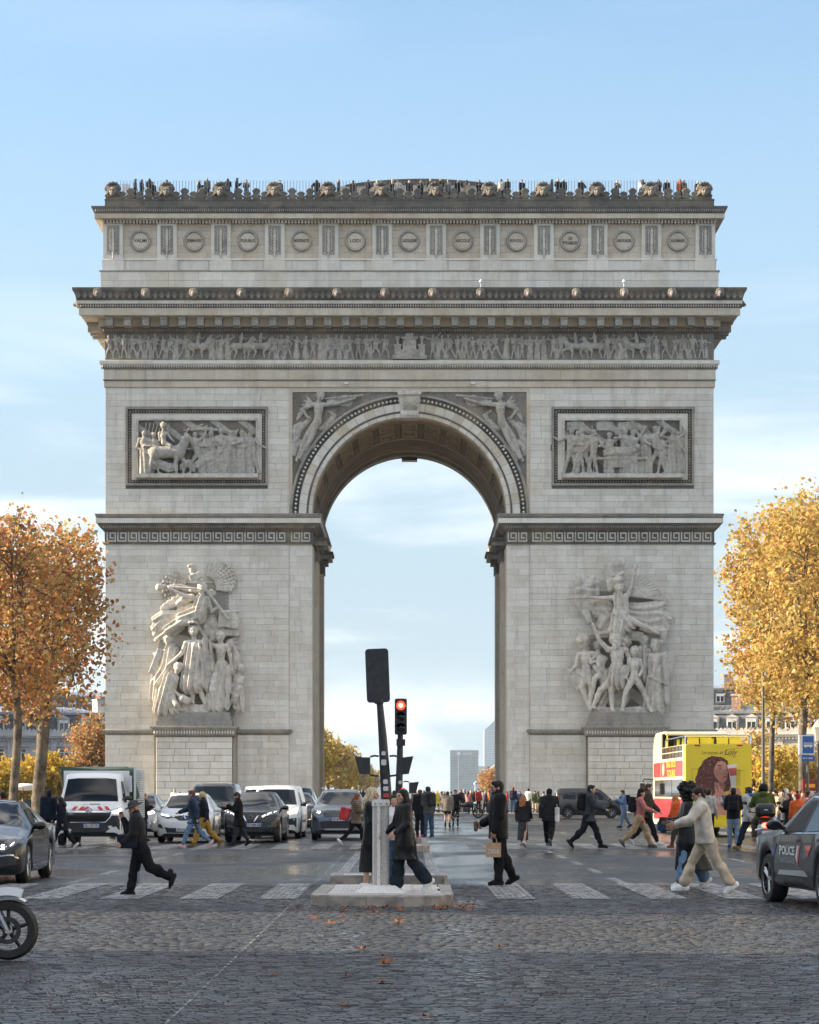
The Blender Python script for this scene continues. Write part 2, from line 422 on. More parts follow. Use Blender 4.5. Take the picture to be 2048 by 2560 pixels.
def courses(x0, x1, z0, z1, h, lmin, lmax, y=0.0, holes=(), tone=0):
 n = max(1, int(round((z1 - z0) / h))); dh = (z1 - z0) / n
 for c in range(n):
  za, zb = z0 + c * dh, z0 + (c + 1) * dh
  x = x0
  while x < x1 - 1e-4:
   L = rnd.uniform(lmin, lmax)
   if x == x0: L *= rnd.uniform(0.4, 1.0)
   xe = x + L
   if x1 - xe < lmin * 0.45: xe = x1
   segs = [(x, xe)]
   for (a, b, c0, c1) in holes:
    if zb > c0 + 0.02 and za < c1 - 0.02:
     ns = []
     for s0, s1 in segs:
      if s1 <= a or s0 >= b: ns.append((s0, s1))
      else:
       if s0 < a - 0.1: ns.append((s0, a))
       if s1 > b + 0.1: ns.append((b, s1))
     segs = ns
   for s0, s1 in segs: blocks.append(((s1 - s0) * (zb - za), s0, s1, y + rnd.uniform(-0.008, 0.008), za, zb, tone))
   x = xe
XS = AX(610)
for sx in (-1, 1):
 def sg(a, b): return tuple(sorted((sx * a, sx * b)))
 w = sg(-XS, HX)
 ped = sg(-AX(498, 1.5), -AX(322, 1.5)) if sx < 0 else sg(AX(1238, 1.5), AX(1402, 1.5))
 courses(*w, AZ(1538), AZ(1145), 0.475, 1.1, 2.2, -0.05)
 fr = (AX(266), AX(565)) if sx < 0 else (AX(1163), AX(1462))
 courses(*w, AZ(1083), AZ(817), 0.475, 1.1, 2.2, -0.05, holes=[(fr[0], fr[1], AZ(1023), AZ(858))])
 courses(*sg(RA, -XS - 0.02), 0.9, AZ(1145), 0.475, 0.7, 1.1, 0.02)
 courses(*w, .93, AZ(1548), 0.475, 1.2, 2.2, -0.06, holes=[(ped[0], ped[1], 0, 9)])
courses(-HX - 0.13, HX + 0.13, AZ(801), AZ(779), AZ(779) - AZ(801), 2.0, 3.4, -0.2, tone=1)
courses(-HX - 0.10, HX + 0.10, AZ(816), AZ(802), AZ(802) - AZ(816), 2.0, 3.4, -0.16, tone=1)
courses(-HX - 0.33, HX + 0.33, AZ(612), AZ(574), 0.66, 1.6, 2.6, -0.36)
courses(-HX + 0.05, HX - 0.05, AZ(548), AZ(471), 0.55, 1.0, 1.8, 0.0, tone=1)
courses(-HX - 0.12, HX + 0.12, AZ(571), AZ(549), 0.8, 1.5, 2.4, -0.16)
courses(-AX(1560, 1.65) * 1.0, AX(1560, 1.65), AZ(664, 1.65), AZ(649, 1.65), 0.6, 1.6, 3.0, -1.70, tone=1)
courses(AX(200, .7), AX(1527, .7), AZ(460, .73), AZ(450, .73), 0.6, 1.6, 2.8, -0.78, tone=1)
blocks.sort(key=lambda b: -b[0])
TH = 0.15
for b in blocks[:300]:
 _, x0, x1, y, z0, z1, tone = b
 mb = MB(); cx, cz = (x0 + x1) / 2, (z0 + z1) / 2; hw, hh = (x1 - x0) / 2 - 0.006, (z1 - z0) / 2 - 0.006
 mb.block(-hw, hw, 0, TH, -hh, hh, 0.007)
 mb.build('ashlar_block', ST_WARM if tone else ST, arch, loc=(cx, y, cz))
rest = (MB(), MB())
for b in blocks[300:]:
 _, x0, x1, y, z0, z1, tone = b
 rest[tone].block(x0 + 0.006, x1 - 0.006, y, y + TH, z0 + 0.005, z1 - 0.005, 0.007)
for mb, m in zip(rest, (ST, ST_WARM)):
 o = mb.build('ashlar_courses', m, arch); o['kind'] = 'stuff'
mb = MB()
for sx in (-1, 1):
 x0, x1 = sorted((sx * (HX - 0.05), sx * (HX + 0.0)))
 mb.box(x0, x1, 0.2, DEP, -0.1, ZT)
mb.build('flank_wall', ST, arch)
for sx in (-1, 1):
 x0, x1 = sorted((sx * HX, sx * RA))
 ring([(0, AZ(1546)), (0.10, AZ(1546)), (0.24, AZ(1541)), (0.28, AZ(1538)), (0.12, AZ(1536)), (0, AZ(1536))], 'base_moulding', ST_MID, x0 if sx < 0 else -XS, x1 if sx > 0 else XS)
 egg_row('bead_row', (x0 if sx < 0 else -XS), (x1 if sx > 0 else XS), -0.16, AZ(1545.5), 0.22, (0.06, 0.05, 0.06), ST_DARK)
 ring([(0, 0.95), (0.2, 0.95), (0.32, 0.70), (0.36, 0.60), (0.55, 0.52), (0.6, 0.34), (0.6, -0.1), (0, -0.1)], 'plinth', ST_MID, x0, x1)
key_mb = MB(); u = 1.0 / 8
for seg in [(0, 0, 1, 6.6), (1, 0, 7, 1), (6.0, 1, 7, 6.6), (2.2, 5.6, 6, 6.6), (2.2, 2.2, 3.2, 5.6), (3.2, 2.2, 5.2, 3.2), (0, 6.2, 1, 7)]:
 key_mb.box(seg[0] * u, seg[2] * u, -0.045, 0.03, seg[1] * u, seg[3] * u)
KEY = key_mb.mesh('meander', ST_CARVE)
for sx in (-1, 1):
 x0, x1 = sorted((sx * HX, sx * RA))
 zz = [AZ(v, 0.4) for v in (1145, 1142, 1118, 1115, 1103, 1102, 1092, 1091, 1086, 1083)]
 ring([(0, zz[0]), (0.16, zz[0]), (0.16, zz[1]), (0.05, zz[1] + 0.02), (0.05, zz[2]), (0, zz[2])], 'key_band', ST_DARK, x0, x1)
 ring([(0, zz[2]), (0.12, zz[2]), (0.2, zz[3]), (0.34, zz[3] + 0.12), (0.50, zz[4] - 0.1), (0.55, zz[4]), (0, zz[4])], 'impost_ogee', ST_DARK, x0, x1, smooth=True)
 ring([(0, zz[5]), (0.64, zz[5]), (0.64, zz[6]), (0.60, zz[6]), (0, zz[6])], 'impost_fascia', ST, x0, x1)
 ring([(0, zz[7]), (0.64, zz[7]), (0.68, zz[8]), (0.72, zz[9] - 0.05), (0.72, zz[9]), (0, zz[9] + 0.12)], 'impost_top', ST_MID, x0, x1)
 egg_row('leaf_row', x0 - 0.2, x1 + 0.2, -0.40, (zz[3] + zz[4]) / 2, 0.16, (0.07, 0.08, 0.16), ST_MID)
 egg_row('egg_row', x0 - 0.5, x1 + 0.5, -0.67, (zz[7] + zz[8]) / 2, 0.16, (0.05, 0.04, 0.06), ST_DARK)
 zk0, zk1 = AZ(1141, 0.1), AZ(1120, 0.1); sc = (zk1 - zk0) / (7 * u)
 n = 17; xa, xb = (AX(226), AX(605)) if sx < 0 else (AX(1122), AX(1502)); pit = (xb - xa) / n
 for i in range(n):
  o = link('meander', KEY, arch); o.location = (xa + i * pit, -0.05, zk0); o.scale = (pit, 1, sc)
 xa, xb = (AX(614), AX(657)) if sx < 0 else (AX(1070), AX(1114)); pit = (xb - xa) / 2
 for i in range(2):
  o = link('meander', KEY, arch); o.location = (xa + i * pit, -0.05, zk0); o.scale = (pit, 1, sc)
 s = sx * RA; d = -sx
 mb = MB()
 def bx(p, y0, y1, z0, z1): mb.box(*sorted((s - d * 0.05, s + d * p)), y0, y1, z0, z1)
 bx(0.28, 4.6, 6.7, 0.3, 19.4); mb.build('reveal_pilaster', ST_WARM, arch)
 for (p, ya, yb, z0, z1, m_, nm) in ((0.36, 4.4, 6.9, 19.4, 20.2, ST_DARK, 'reveal_key_band'), (0.62, 4.2, 7.1, 20.2, 20.55, ST_DARK, 'reveal_ogee'),
        (0.95, 3.9, 7.4, 20.55, 20.9, ST_MID, 'reveal_fascia'), (1.08, 3.8, 7.5, 20.9, 21.15, ST_DARK, 'reveal_cap')):
  mb = MB(); bx(p, ya, yb, z0, z1); mb.build(nm, m_, arch); mb = MB(); bx(p, ya + 10.8, yb + 10.8, z0, z1); mb.build(nm, m_, arch)
 mb = MB(); bx(0.28, 15.3, 17.4, 0.3, 19.4); mb.build('reveal_pilaster', ST_WARM, arch)
mb = MB(); mb.lathe([(9.02, 0.13), (9.02, -0.10), (8.86, -0.16), (8.80, -0.02), (8.36, 0.02), (8.30, 0.12)], (0, 0, ZI), 72, 'y', (0, math.pi))
mb.build('archivolt_moulding', ST_MID, arch, smooth=True)
mb = MB(); mb.lathe([(7.74, 0.1), (7.74, -0.10), (7.66, -0.13), (7.60, -0.10), (7.60, 0.1)], (0, 0, ZI), 72, 'y', (0, math.pi)); mb.build('archivolt_bead', ST_DARK, arch)
mb = MB()
for i in range(86):
 t = math.pi * (i + 0.5) / 86
 egg(mb, (8.58 * math.cos(t), -0.05, ZI + 8.58 * math.sin(t)), (0.115, 0.09, 0.115))
o = mb.build('archivolt_eggs', ST, arch); o['kind'] = 'stuff'
mb = MB(); mb.lathe([(8.80, -0.022), (8.36, -0.022)], (0, 0, ZI), 72, 'y', (0, math.pi)); mb.build('egg_ground', ST_BLACK, arch)
NV = 33
for i in range(NV):
 for (ra, rb) in ((7.74, 8.32), (7.30, 7.60)):
  mb = MB(); t0, t1 = math.pi * i / NV + 0.0014, math.pi * (i + 1) / NV - 0.0014
  mb.lathe([(rb, 0.2), (rb, -0.06), (rb - 0.02, -0.08), (ra + 0.02, -0.08), (ra, -0.06), (ra, 0.9)], (0, 0, ZI), 3, 'y', (t0, t1))
  mb.build('voussoir', ST_WARM if rnd.random() < 0.35 else ST, arch)
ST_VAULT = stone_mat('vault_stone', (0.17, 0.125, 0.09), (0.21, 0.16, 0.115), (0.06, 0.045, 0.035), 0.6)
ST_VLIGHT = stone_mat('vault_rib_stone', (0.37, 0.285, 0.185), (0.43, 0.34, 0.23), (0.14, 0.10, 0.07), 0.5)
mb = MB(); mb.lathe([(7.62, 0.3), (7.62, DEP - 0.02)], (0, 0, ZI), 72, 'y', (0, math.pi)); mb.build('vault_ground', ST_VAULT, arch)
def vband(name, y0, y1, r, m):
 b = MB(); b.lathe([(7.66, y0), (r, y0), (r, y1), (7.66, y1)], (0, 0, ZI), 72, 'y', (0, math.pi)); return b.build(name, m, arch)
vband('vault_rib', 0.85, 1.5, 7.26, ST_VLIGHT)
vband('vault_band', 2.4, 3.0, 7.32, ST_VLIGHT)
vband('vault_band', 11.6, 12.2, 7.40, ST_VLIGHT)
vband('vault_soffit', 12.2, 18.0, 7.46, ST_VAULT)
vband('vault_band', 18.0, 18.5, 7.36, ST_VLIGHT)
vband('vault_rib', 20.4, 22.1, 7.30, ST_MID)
for (ya, nm) in ((1.95, 'vault_eggs'), (19.4, 'vault_eggs')):
 mb = MB()
 for i in range(84):
  t = math.pi * (i + 0.5) / 84
  egg(mb, (7.5 * math.cos(t), ya, ZI + 7.5 * math.sin(t)), (0.13, 0.42, 0.13))
 o = mb.build(nm, ST_VLIGHT, arch); o['kind'] = 'stuff'
NC = 13
for i in range(NC):
 t0, t1 = math.pi * i / NC, math.pi * (i + 1) / NC; dt = t1 - t0
 mb = MB(); mb.lathe([(7.64, 3.0), (7.45, 3.0), (7.45, 11.6), (7.64, 11.6)], (0, 0, ZI), 2, 'y', (t0 - dt * 0.1, t0 + dt * 0.1)); mb.build('cross_rib', ST_VAULT, arch)
 for (ya, yb) in ((3.9, 6.6), (7.6, 10.6)):
  mb = MB()
  for (a, b, y0, y1) in ((.16, .84, ya, ya + .35), (.16, .84, yb - .35, yb), (.16, .24, ya + .35, yb - .35), (.76, .84, ya + .35, yb - .35)):
   mb.lathe([(7.63, y0), (7.38, y0), (7.38, y1), (7.63, y1)], (0, 0, ZI), 4, 'y', (t0 + dt * a, t0 + dt * b))
  mb.build('coffer_frame', ST_VLIGHT, arch)
  tm = (t0 + t1) / 2; mb = MB()
  for k in range(5):
   tt = tm + (k - 2) * dt * 0.1
   egg(mb, (7.5 * math.cos(tt), (ya + yb) / 2, ZI + 7.5 * math.sin(tt)), (0.16, 0.6, 0.16))
  mb.build('rosette', ST_VLIGHT, arch)
for (y, sgn, zt, zb) in ((0.0, 1, AZ(823, .6), AZ(880, .6)), (DEP, -1, ZI + 9.2, ZI + 7.0)):
 mb = MB(); xt, xb = 0.80, 0.64
 prof = [(0.05, zt), (-0.62, zt), (-0.66, zt - 0.25), (-0.5, zt - 0.4), (-0.42, zt - 0.9), (-0.34, zb + 0.65), (-0.42, zb + 0.5), (-0.5, zb + 0.25), (-0.42, zb + 0.03), (-0.2, zb), (0.9, zb)]
 v, f = [], []
 for (py, z) in prof:
  k = (z - zb) / (zt - zb); hw = xb + (xt - xb) * k + (0.1 if z > zt - 0.3 else 0)
  v += [(-hw, y + sgn * py, z), (hw, y + sgn * py, z)]
 for i in range(len(prof) - 1): f.append((2 * i, 2 * i + 1, 2 * i + 3, 2 * i + 2))
 f.append(tuple(range(0, len(v), 2))); f.append(tuple(range(len(v) - 1, 0, -2)))
 mb.add(v, f); ks = mb.build('keystone', ST_CARVE, arch, fix=True)
 if sgn > 0:
  mb = MB()
  for r_ in range(9):
   for c_ in range(5):
    egg(mb, ((c_ - 2 + 0.5 * (r_ % 2)) * 0.22, y - 0.44 + 0.012 * r_, zt - 0.5 - r_ * 0.135), (0.11, 0.05, 0.1))
  o = mb.build('keystone_scales', ST_MID, ks); o['kind'] = 'stuff'
mb = MB()
mb.box(XS, -XS, -0.05, 0.13, AZ(826), AZ(817)); mb.box(XS, XS + 0.25, -0.05, 0.13, ZI + 0.1, AZ(826)); mb.box(-XS - 0.25, -XS, -0.05, 0.13, ZI + 0.1, AZ(826))
mb.build('spandrel_frame', ST_WARM, arch)
def box_body(name, p, z0, z1, m):
 mb = MB(); mb.box(-HX - p, HX + p, -p, DEP + p, z0, z1); return mb.build(name, m, arch)
box_body('architrave', 0.06, AZ(817), AZ(777), ST_WARM)
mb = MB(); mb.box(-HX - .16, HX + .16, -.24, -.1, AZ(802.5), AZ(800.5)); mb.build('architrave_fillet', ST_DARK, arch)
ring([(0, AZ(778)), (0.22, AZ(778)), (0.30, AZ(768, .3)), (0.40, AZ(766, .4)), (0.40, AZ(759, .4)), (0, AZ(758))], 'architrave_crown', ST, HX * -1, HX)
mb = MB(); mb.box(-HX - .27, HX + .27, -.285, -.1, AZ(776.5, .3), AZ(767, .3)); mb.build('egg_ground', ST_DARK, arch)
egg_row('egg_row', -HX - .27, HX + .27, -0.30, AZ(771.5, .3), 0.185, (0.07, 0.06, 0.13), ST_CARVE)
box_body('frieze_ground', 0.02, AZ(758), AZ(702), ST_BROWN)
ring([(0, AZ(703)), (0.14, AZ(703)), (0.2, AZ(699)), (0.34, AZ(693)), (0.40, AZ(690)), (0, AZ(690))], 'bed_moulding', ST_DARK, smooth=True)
egg_row('leaf_row', -HX - .2, HX + .2, -0.30, AZ(697), 0.19, (0.08, 0.07, 0.12), ST_MID)
zs = AZ(665, 1.65)
ring([(0, AZ(690)), (0.45, AZ(690)), (0.45, zs), (0, zs)], 'modillion_wall', ST_WARM)
ring([(0.3, zs), (1.62, zs), (1.62, AZ(648, 1.65)), (0.3, AZ(648, 1.65))], 'corona', ST_WARM)
z1_, z2_, z3_, z4_, z5_ = AZ(648, 1.7), AZ(640, 1.8), AZ(633, 1.85), AZ(609, 2.2), AZ(605, 2.2)
ring([(0.3, z1_), (1.70, z1_), (1.80, z2_), (0.3, z2_)], 'corona_egg_band', ST_DARK)
ring([(0.3, z2_), (1.90, z2_), (1.90, z3_), (0.3, z3_)], 'corona_fillet', ST)
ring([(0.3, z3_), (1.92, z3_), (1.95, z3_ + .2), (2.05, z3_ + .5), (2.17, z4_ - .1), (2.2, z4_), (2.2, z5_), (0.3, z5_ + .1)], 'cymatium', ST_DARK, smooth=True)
egg_row('egg_row', -HX - 1.7, HX + 1.7, -1.80, (z1_ + z2_) / 2, 0.185, (0.065, 0.06, 0.13), ST_CARVE)
mb = MB(); n = 104
for i in range(n):
 x = -HX - 2.0 + (i + .5) * (2 * HX + 4.0) / n
 for k in range(5):
  a = (k - 2) * 0.42; L = 0.30 if k == 2 else 0.26
  mb.tube([(x + 0.02 * (k - 2), -2.0, z3_ + .14), (x + math.sin(a) * L * .6, -2.06, z3_ + .14 + math.cos(a) * L * .8), (x + math.sin(a) * L * 1.1, -2.14, z3_ + .16 + math.cos(a) * L * 1.6)], [0.03, 0.035, 0.02], 4)
o = mb.build('palmette_frieze', ST_MID, arch); o['kind'] = 'stuff'
mb = MB(); mb.prism([(0, 0), (0, 0)][:0] or [(-.26, 0), (.26, 0), (.26, .62), (-.26, .62)], -1.0, 0.05); mb.prism([(-.30, .5), (.30, .5), (.30, .64), (-.30, .64)], -1.06, 0.05)
MOD = mb.mesh('modillion', ST_MID)
nm = 34
for i in range(nm):
 o = link('modillion', MOD, arch); o.location = (AX(214, .9) + (i + .5) * (AX(1513, .9) - AX(214, .9)) / nm, -0.45, AZ(689, .8))
for sx in (-1, 1):
 for i in range(3):
  o = link('modillion', MOD, arch); o.location = (sx * (HX + .45), 1.2 + i * 1.35, AZ(689, .8)); o.rotation_euler = (0, 0, R(90) * sx)
box_body('attic_base', 0.25, z5_, AZ(573), ST)
ring([(0, AZ(574)), (0.42, AZ(574)), (0.42, AZ(572)), (0.2, AZ(570)), (0, AZ(570))], 'attic_ledge', ST_MID)
box_body('attic_wall', -0.06, AZ(573), AZ(460), ST_WARM)
ring([(0, AZ(549)), (0.24, AZ(549)), (0.2, AZ(546)), (0, AZ(546))], 'attic_string', ST)
pil = [240 + 113.27 * i for i in range(12)]; med = [297 + 113.1 * i for i in range(11)]
NAMES = ['VALMI', 'JEMMAPES', 'FLEURUS', 'MONTENOTE', 'LODI', 'CASTIGLIONE', 'ARCOLE', 'RIVOLI', 'LES\nPYRAMIDES', 'ABOUKIR', 'ALKMAER']
sw = MB()
sw.prism([(-.09, -.85), (.09, -.85), (.09, .75), (0, .98), (-.09, .75)], -.10, 0.02)
for sx in (-1, 1):
 for k in range(8):
  z = -.72 + k * .2; sw.tube([(sx * .12, -.03, z), (sx * .25, -.05, z + .1), (sx * .2, -.03, z + .22)], [.03, .055, .015], 5)
 sw.tube([(0, -.04, -.95), (sx * .18, -.04, -1.02), (sx * .3, -.04, -.95), (sx * .34, -.03, -.86)], .035, 5)
sw.tube([(0, -.05, -.85), (0, -.06, -1.3)], [.07, .05], 6)
SWORD = sw.mesh('sword_relief', ST_CARVE)
def frame4(mb, x0, x1, z0, z1, w, y0, y1):
 mb.box(x0, x1, y0, y1, z0, z0 + w); mb.box(x0, x1, y0, y1, z1 - w, z1)
 mb.box(x0, x0 + w, y0, y1, z0 + w, z1 - w); mb.box(x1 - w, x1, y0, y1, z0 + w, z1 - w)
for v in pil:
 x = AX(v); hw = 0.74
 mb = MB(); mb.box(x - hw, x + hw, -0.20, 0.05, AZ(547), AZ(471)); p_ = mb.build('attic_pilaster', ST, arch)
 mb = MB(); mb.box(x - hw - .06, x + hw + .06, -0.30, 0.02, AZ(571.5), AZ(550)); mb.build('pilaster_base', ST, arch)
 zc = AZ(509); mb = MB(); frame4(mb, x - .47, x + .47, zc - 1.0, zc + 1.15, .06, -.235, -.19); mb.build('pilaster_frame', ST_MID, p_)
 mb = MB(); mb.box(x - .40, x + .40, -.206, -.19, zc - .93, zc + 1.08); mb.build('pilaster_field', ST_MID, p_)
 o = link('sword_relief', SWORD, p_); o.location = (x, -.2, zc)
mb = MB(); mb.lathe([(.80, .02), (.80, -.1), (.74, -.16), (.66, -.16), (.60, -.1), (.58, -.05)], (0, 0, 0), 40, 'y')
WREATH = mb.mesh('wreath', ST_MID, True)
mb = MB(); mb.lathe([(.60, -.06), (.001, -.06)], (0, 0, 0), 40, 'y'); DISC = mb.mesh('medallion_face', ST_WARM)
mb = MB()
for i in range(28):
 t = 2 * math.pi * i / 28; egg(mb, (.70 * math.cos(t), -.16, .70 * math.sin(t)), (.06, .05, .06))
LEAV = mb.mesh('wreath_leaves', ST_CARVE)
INK = mat('incised_letters', (0.12, 0.11, 0.10), 0.9, spec=0.1)
for v, nme in zip(med, NAMES):
 x, z = AX(v), AZ(508)
 md = link('medallion', DISC, arch); md.location = (x, -.03, z)
 o = link('wreath', WREATH, md); o2 = link('wreath_leaves', LEAV, md); o2['kind'] = 'stuff'
 t = text_mesh(nme, 0.34 if len(nme) > 5 else 0.36, 0.012, bold=0.006); t.materials.clear(); t.materials.append(INK)
 o = link('lettering', t, md); o.rotation_euler = (R(90), 0, 0); o.location = (0, -.075, 0)
 wdt = max(p.co.x for p in t.vertices) - min(p.co.x for p in t.vertices); s_ = min(1.0, 1.08 / wdt); o.scale = (s_, 1, 1)
ring([(0, AZ(471)), (0.10, AZ(471)), (0.10, AZ(461)), (0, AZ(461))], 'dentil_wall', ST_DARK)
mb = MB(); nd = 186; xa = AX(217, .3); xb = AX(1510, .3)
for i in range(nd):
 x = xa + (i + .5) * (xb - xa) / nd; mb.box(x - .075, x + .075, -.42, 0, AZ(470, .4), AZ(462, .4))
o = mb.build('dentil_row', ST_CARVE, arch); o['kind'] = 'stuff'
zc0 = AZ(460.5, .7)
ring([(0, zc0), (0.70, zc0), (0.70, AZ(450, .73)), (0, AZ(450, .73))], 'attic_corona', ST_WARM)
ring([(0, AZ(450, .73)), (0.74, AZ(450, .73)), (0.80, AZ(445, .8)), (0.92, AZ(438, .9)), (0.95, AZ(436, .9)), (0.95, AZ(434, .9)), (0, AZ(434, .9) + .1)], 'attic_cymatium', ST_DARK, smooth=True)
egg_row('leaf_row', -HX - .7, HX + .7, -0.90, AZ(443, .9), 0.16, (0.06, 0.06, 0.15), ST_MID)
zp0 = AZ(434, .9) + .05; zp1 = AZ(419)
mb = MB(); mb.box(-HX - .03, HX + .03, -.05, .7, zp0, zp1); mb.box(-HX - .03, -HX + .7, .7, DEP, zp0, zp1); mb.box(HX - .7, HX + .03, .7, DEP, zp0, zp1)
mb.build('parapet', ST_DARK, arch)
mb = MB(); mb.box(-HX - .06, HX + .06, -.09, .74, AZ(423), AZ(420.5)); mb.build('parapet_fillet', ST_DARK, arch)
mb = MB(); mb.box(-HX, HX, .7, DEP, zp0 - .6, zp0 - .2); mb.build('roof_deck', ST_MID, arch)
S = SDF(0.06)
Sf = SDF(.03); Sf.ell((0, -.26, .52), (.25, .24, .35)); Sf.cone((0, -.46, .62), (0, -.55, .46), .04, .065); Sf.ell((0, -.44, .32), (.11, .08, .05)); Sf.cone((-.17, -.46, .65), (.17, -.46, .65), .05)
S.ell((0, 0.05, 0.55), (0.52, 0.20, 0.52))
for sx in (-1, 1):
 Sf.ell((sx * .12, -.5, .56), (.075, .12, .05), sub=True, k=0); Sf.ell((sx * .15, -.38, .42), (.07, .07, .07))
 for k in range(5):
  a = -0.2 + k * 0.45; S.cone((sx * .24 * math.cos(a * .6), -.24, .52 + .3 * math.sin(a)), (sx * (.5 + .06 * math.cos(k * 2.)), -.12, .35 + .62 * math.sin(a * .8)), .09, .06)
for k in range(7):
 a = math.pi * (0.06 + 0.88 * k / 6); S.ell((.50 * math.cos(a), -.04, .66 + .52 * math.sin(a)), (.15, .15, .15), k=.02)
S.box((0, .15, .1), (.56, .25, .14), r=.03)
ST_MASK = stone_mat('mask_stone', (.26, .23, .19), (.32, .285, .24), (.05, .045, .04), .6, fine=.7, fs=4)
V, Q = S.arrays(.045); MASK = np_mesh('mask', V, Q, ST_DARK); V, Q = Sf.arrays(.035); MFACE = np_mesh('mask_face', V, Q, ST_MASK)
def palm(h, w):
 S = SDF(0.03); S.box((0, .12, h * .2), (w * .8, .22, h * .2), r=.03)
 for k in range(5):
  a = (k - 2) * .42; S.cone((math.sin(a) * w * .3, -.02, h * .3), (math.sin(a) * w, -.02, h * .35 + math.cos(a) * h * .52), .05, .085)
 for sx in (-1, 1): S.ell((sx * w * .75, -.04, h * .26), (.12, .1, .12))
 V, Q = S.arrays(.045); return np_mesh('antefix', V, Q, ST_DARK)
PB, PS = palm(.92, .34), palm(.62, .30)
masks = [239 + 113.2 * i for i in range(12)]
for i, v in enumerate(masks):
 o = link('mask', MASK, arch); o.location = (AX(v), -.02, zp1 - .05); o.scale = (1.0, 1, 1.02); link('mask_face', MFACE, o)
 if i < 11:
  for q, k in enumerate((PS, PB, PS, PB, PS)):
   o = link('antefix', k, arch); o.location = (AX(v + 113.2 * (.17 + .165 * q + .0)) , 0, zp1 - .05)
S = SDF(0.04); S.ell((0, 0, 0), (.36, .2, .4)); S.ell((0, -.25, -.02), (.2, .2, .24)); S.ell((0, -.45, -.1), (.12, .12, .1)); S.ell((0, -.38, -.23), (.1, .12, .05))
for k in range(11):
 a = 2 * math.pi * k / 11; S.ell((.27 * math.cos(a), -.12, .3 * math.sin(a)), (.11, .14, .11))
for sx in (-1, 1): S.ell((sx * .09, -.42, .04), (.04, .05, .035), sub=True, k=0); S.ell((sx * .22, -.16, .25), (.07, .06, .08))
V, Q = S.arrays(.035); LION = np_mesh('lion_head', V, Q, ST_MASK)
for i in range(14):
 o = link('lion_head', LION, arch); o.location = (AX(207 + 100.77 * i, 2.1), -2.08, AZ(618, 2.1)); o.scale = (.95, 1, .95)
for sx in (-1, 1):
 for k in range(4):
  o = link('lion_head', LION, arch); o.location = (sx * (HX + 2.1), 1.5 + k * 3.6, AZ(618, 2.1)); o.rotation_euler = (0, 0, R(90) * sx)
def pedestal(xa, xb, name='group_pedestal'):
 P = 1.75; x0, x1 = AX(xa, P), AX(xb, P); zt = AZ(1549, P)
 core = MB(); core.box(x0 + .05, x1 - .05, -P + .05, 0, -.1, zt); pd = core.build(name, ST_MID, arch)
 n = 10; z0 = .9; dh = (zt - z0) / n
 for c in range(n):
  x = x0; first = True
  while x < x1 - .01:
   L = rnd.uniform(1.1, 2.0) * (rnd.uniform(.5, 1) if first else 1); first = False
   xe = min(x1, x + L); xe = x1 if x1 - xe < .5 else xe
   b = MB(); b.block(x + .012, xe - .012, -P, -P + .1, z0 + c * dh + .012, z0 + (c + 1) * dh - .012, .02); b.build('ashlar_block', ST, pd); x = xe
 for (nm_, p0, za, zb, m_) in (('pedestal_cornice', 1, 0, 0, 0),):
  zc = [AZ(v, P) for v in (1552, 1549, 1543, 1538, 1533, 1530)]
  ring([(-.1, zc[0]), (.05, zc[0]), (.12, zc[1]), (-.1, zc[1])], 'pedestal_astragal', ST_DARK, x0, x1, -P, 0, pd)
  ring([(-.1, zc[1]), (.15, zc[1]), (.26, zc[3]), (.36, zc[4]), (-.1, zc[4])], 'pedestal_ovolo', ST_MID, x0, x1, -P, 0, pd)
  ring([(-.1, zc[4]), (.42, zc[4]), (.42, zc[5]), (-.1, zc[5] + .06)], 'pedestal_fascia', ST_MID, x0, x1, -P, 0, pd)
  egg_row('egg_row', x0 - .2, x1 + .2, -P - .27, (zc[1] + zc[3]) / 2 + .03, .2, (.07, .07, .15), ST, pd)
 ring([(-.1, .9), (.1, .9), (.22, .62), (.4, .5), (.45, -.1), (-.1, -.1)], 'pedestal_plinth', ST_MID, x0, x1, -P, 0, pd)
 xs0, xs1 = x0 + .1, x1 - .1; zt = AZ(1530, P)
 b = MB(); b.box(xs0 - .1, xs1 + .1, -P - .1, 0, zt, AZ(1518, P)); b.box(xs0, xs1, -P, 0, AZ(1518, P), AZ(1508, P)); b.box(xs0 + .1, xs1 - .1, -P + .1, 0, AZ(1508, P), AZ(1500, P)); b.build('pedestal_steps', ST_MID, pd)
 return pd
pedestal(330, 490); pedestal(1240, 1400)
mb = MB(); prof = []
nS = 24; w_ = AX(1062, -3.2); x0 = AX(714, -3.2)
pts = [(x0, zp1 - .5)] + [(x0 + (w_ - x0) * k / nS, AZ(394, -3.2) + (AZ(377.5, -3.2) - AZ(394, -3.2)) * math.sin(math.pi * k / nS) ** 0.75) for k in range(nS + 1)] + [(w_, zp1 - .5)]
mb.prism(pts, 3.2, 8.0); mb.build('roof_pavilion', ST_WARM, arch)
mb = MB()
for k in range(5):
 mb.tube([(x0 + (w_ - x0) * (j / nS) * 1.0, 3.15, AZ(394, -3.2) + (AZ(377.5, -3.2) - AZ(394, -3.2)) * math.sin(math.pi * j / nS) ** .75 * (1 - k * .17)) for j in range(1, nS)], .03, 4)
mb.build('pavilion_battens', ST_DARK, arch)
IRON = mat('painted_iron', (0.25, 0.27, 0.30), 0.5, 0.3)
mb = MB(); nb = 190
for i in range(nb):
 x = -HX + .8 + i * (2 * HX - 1.6) / (nb - 1); z1 = AZ(380.5, -1); mb.box(x - .018, x + .018, 1.0, 1.036, zp1 - .6, z1);
o = mb.build('railing_bars', IRON, arch); o['kind'] = 'stuff'
mb = MB(); mb.box(-HX + .7, HX - .7, .99, 1.05, zp1 + .05, zp1 + .11); mb.build('railing_rail', IRON, arch)
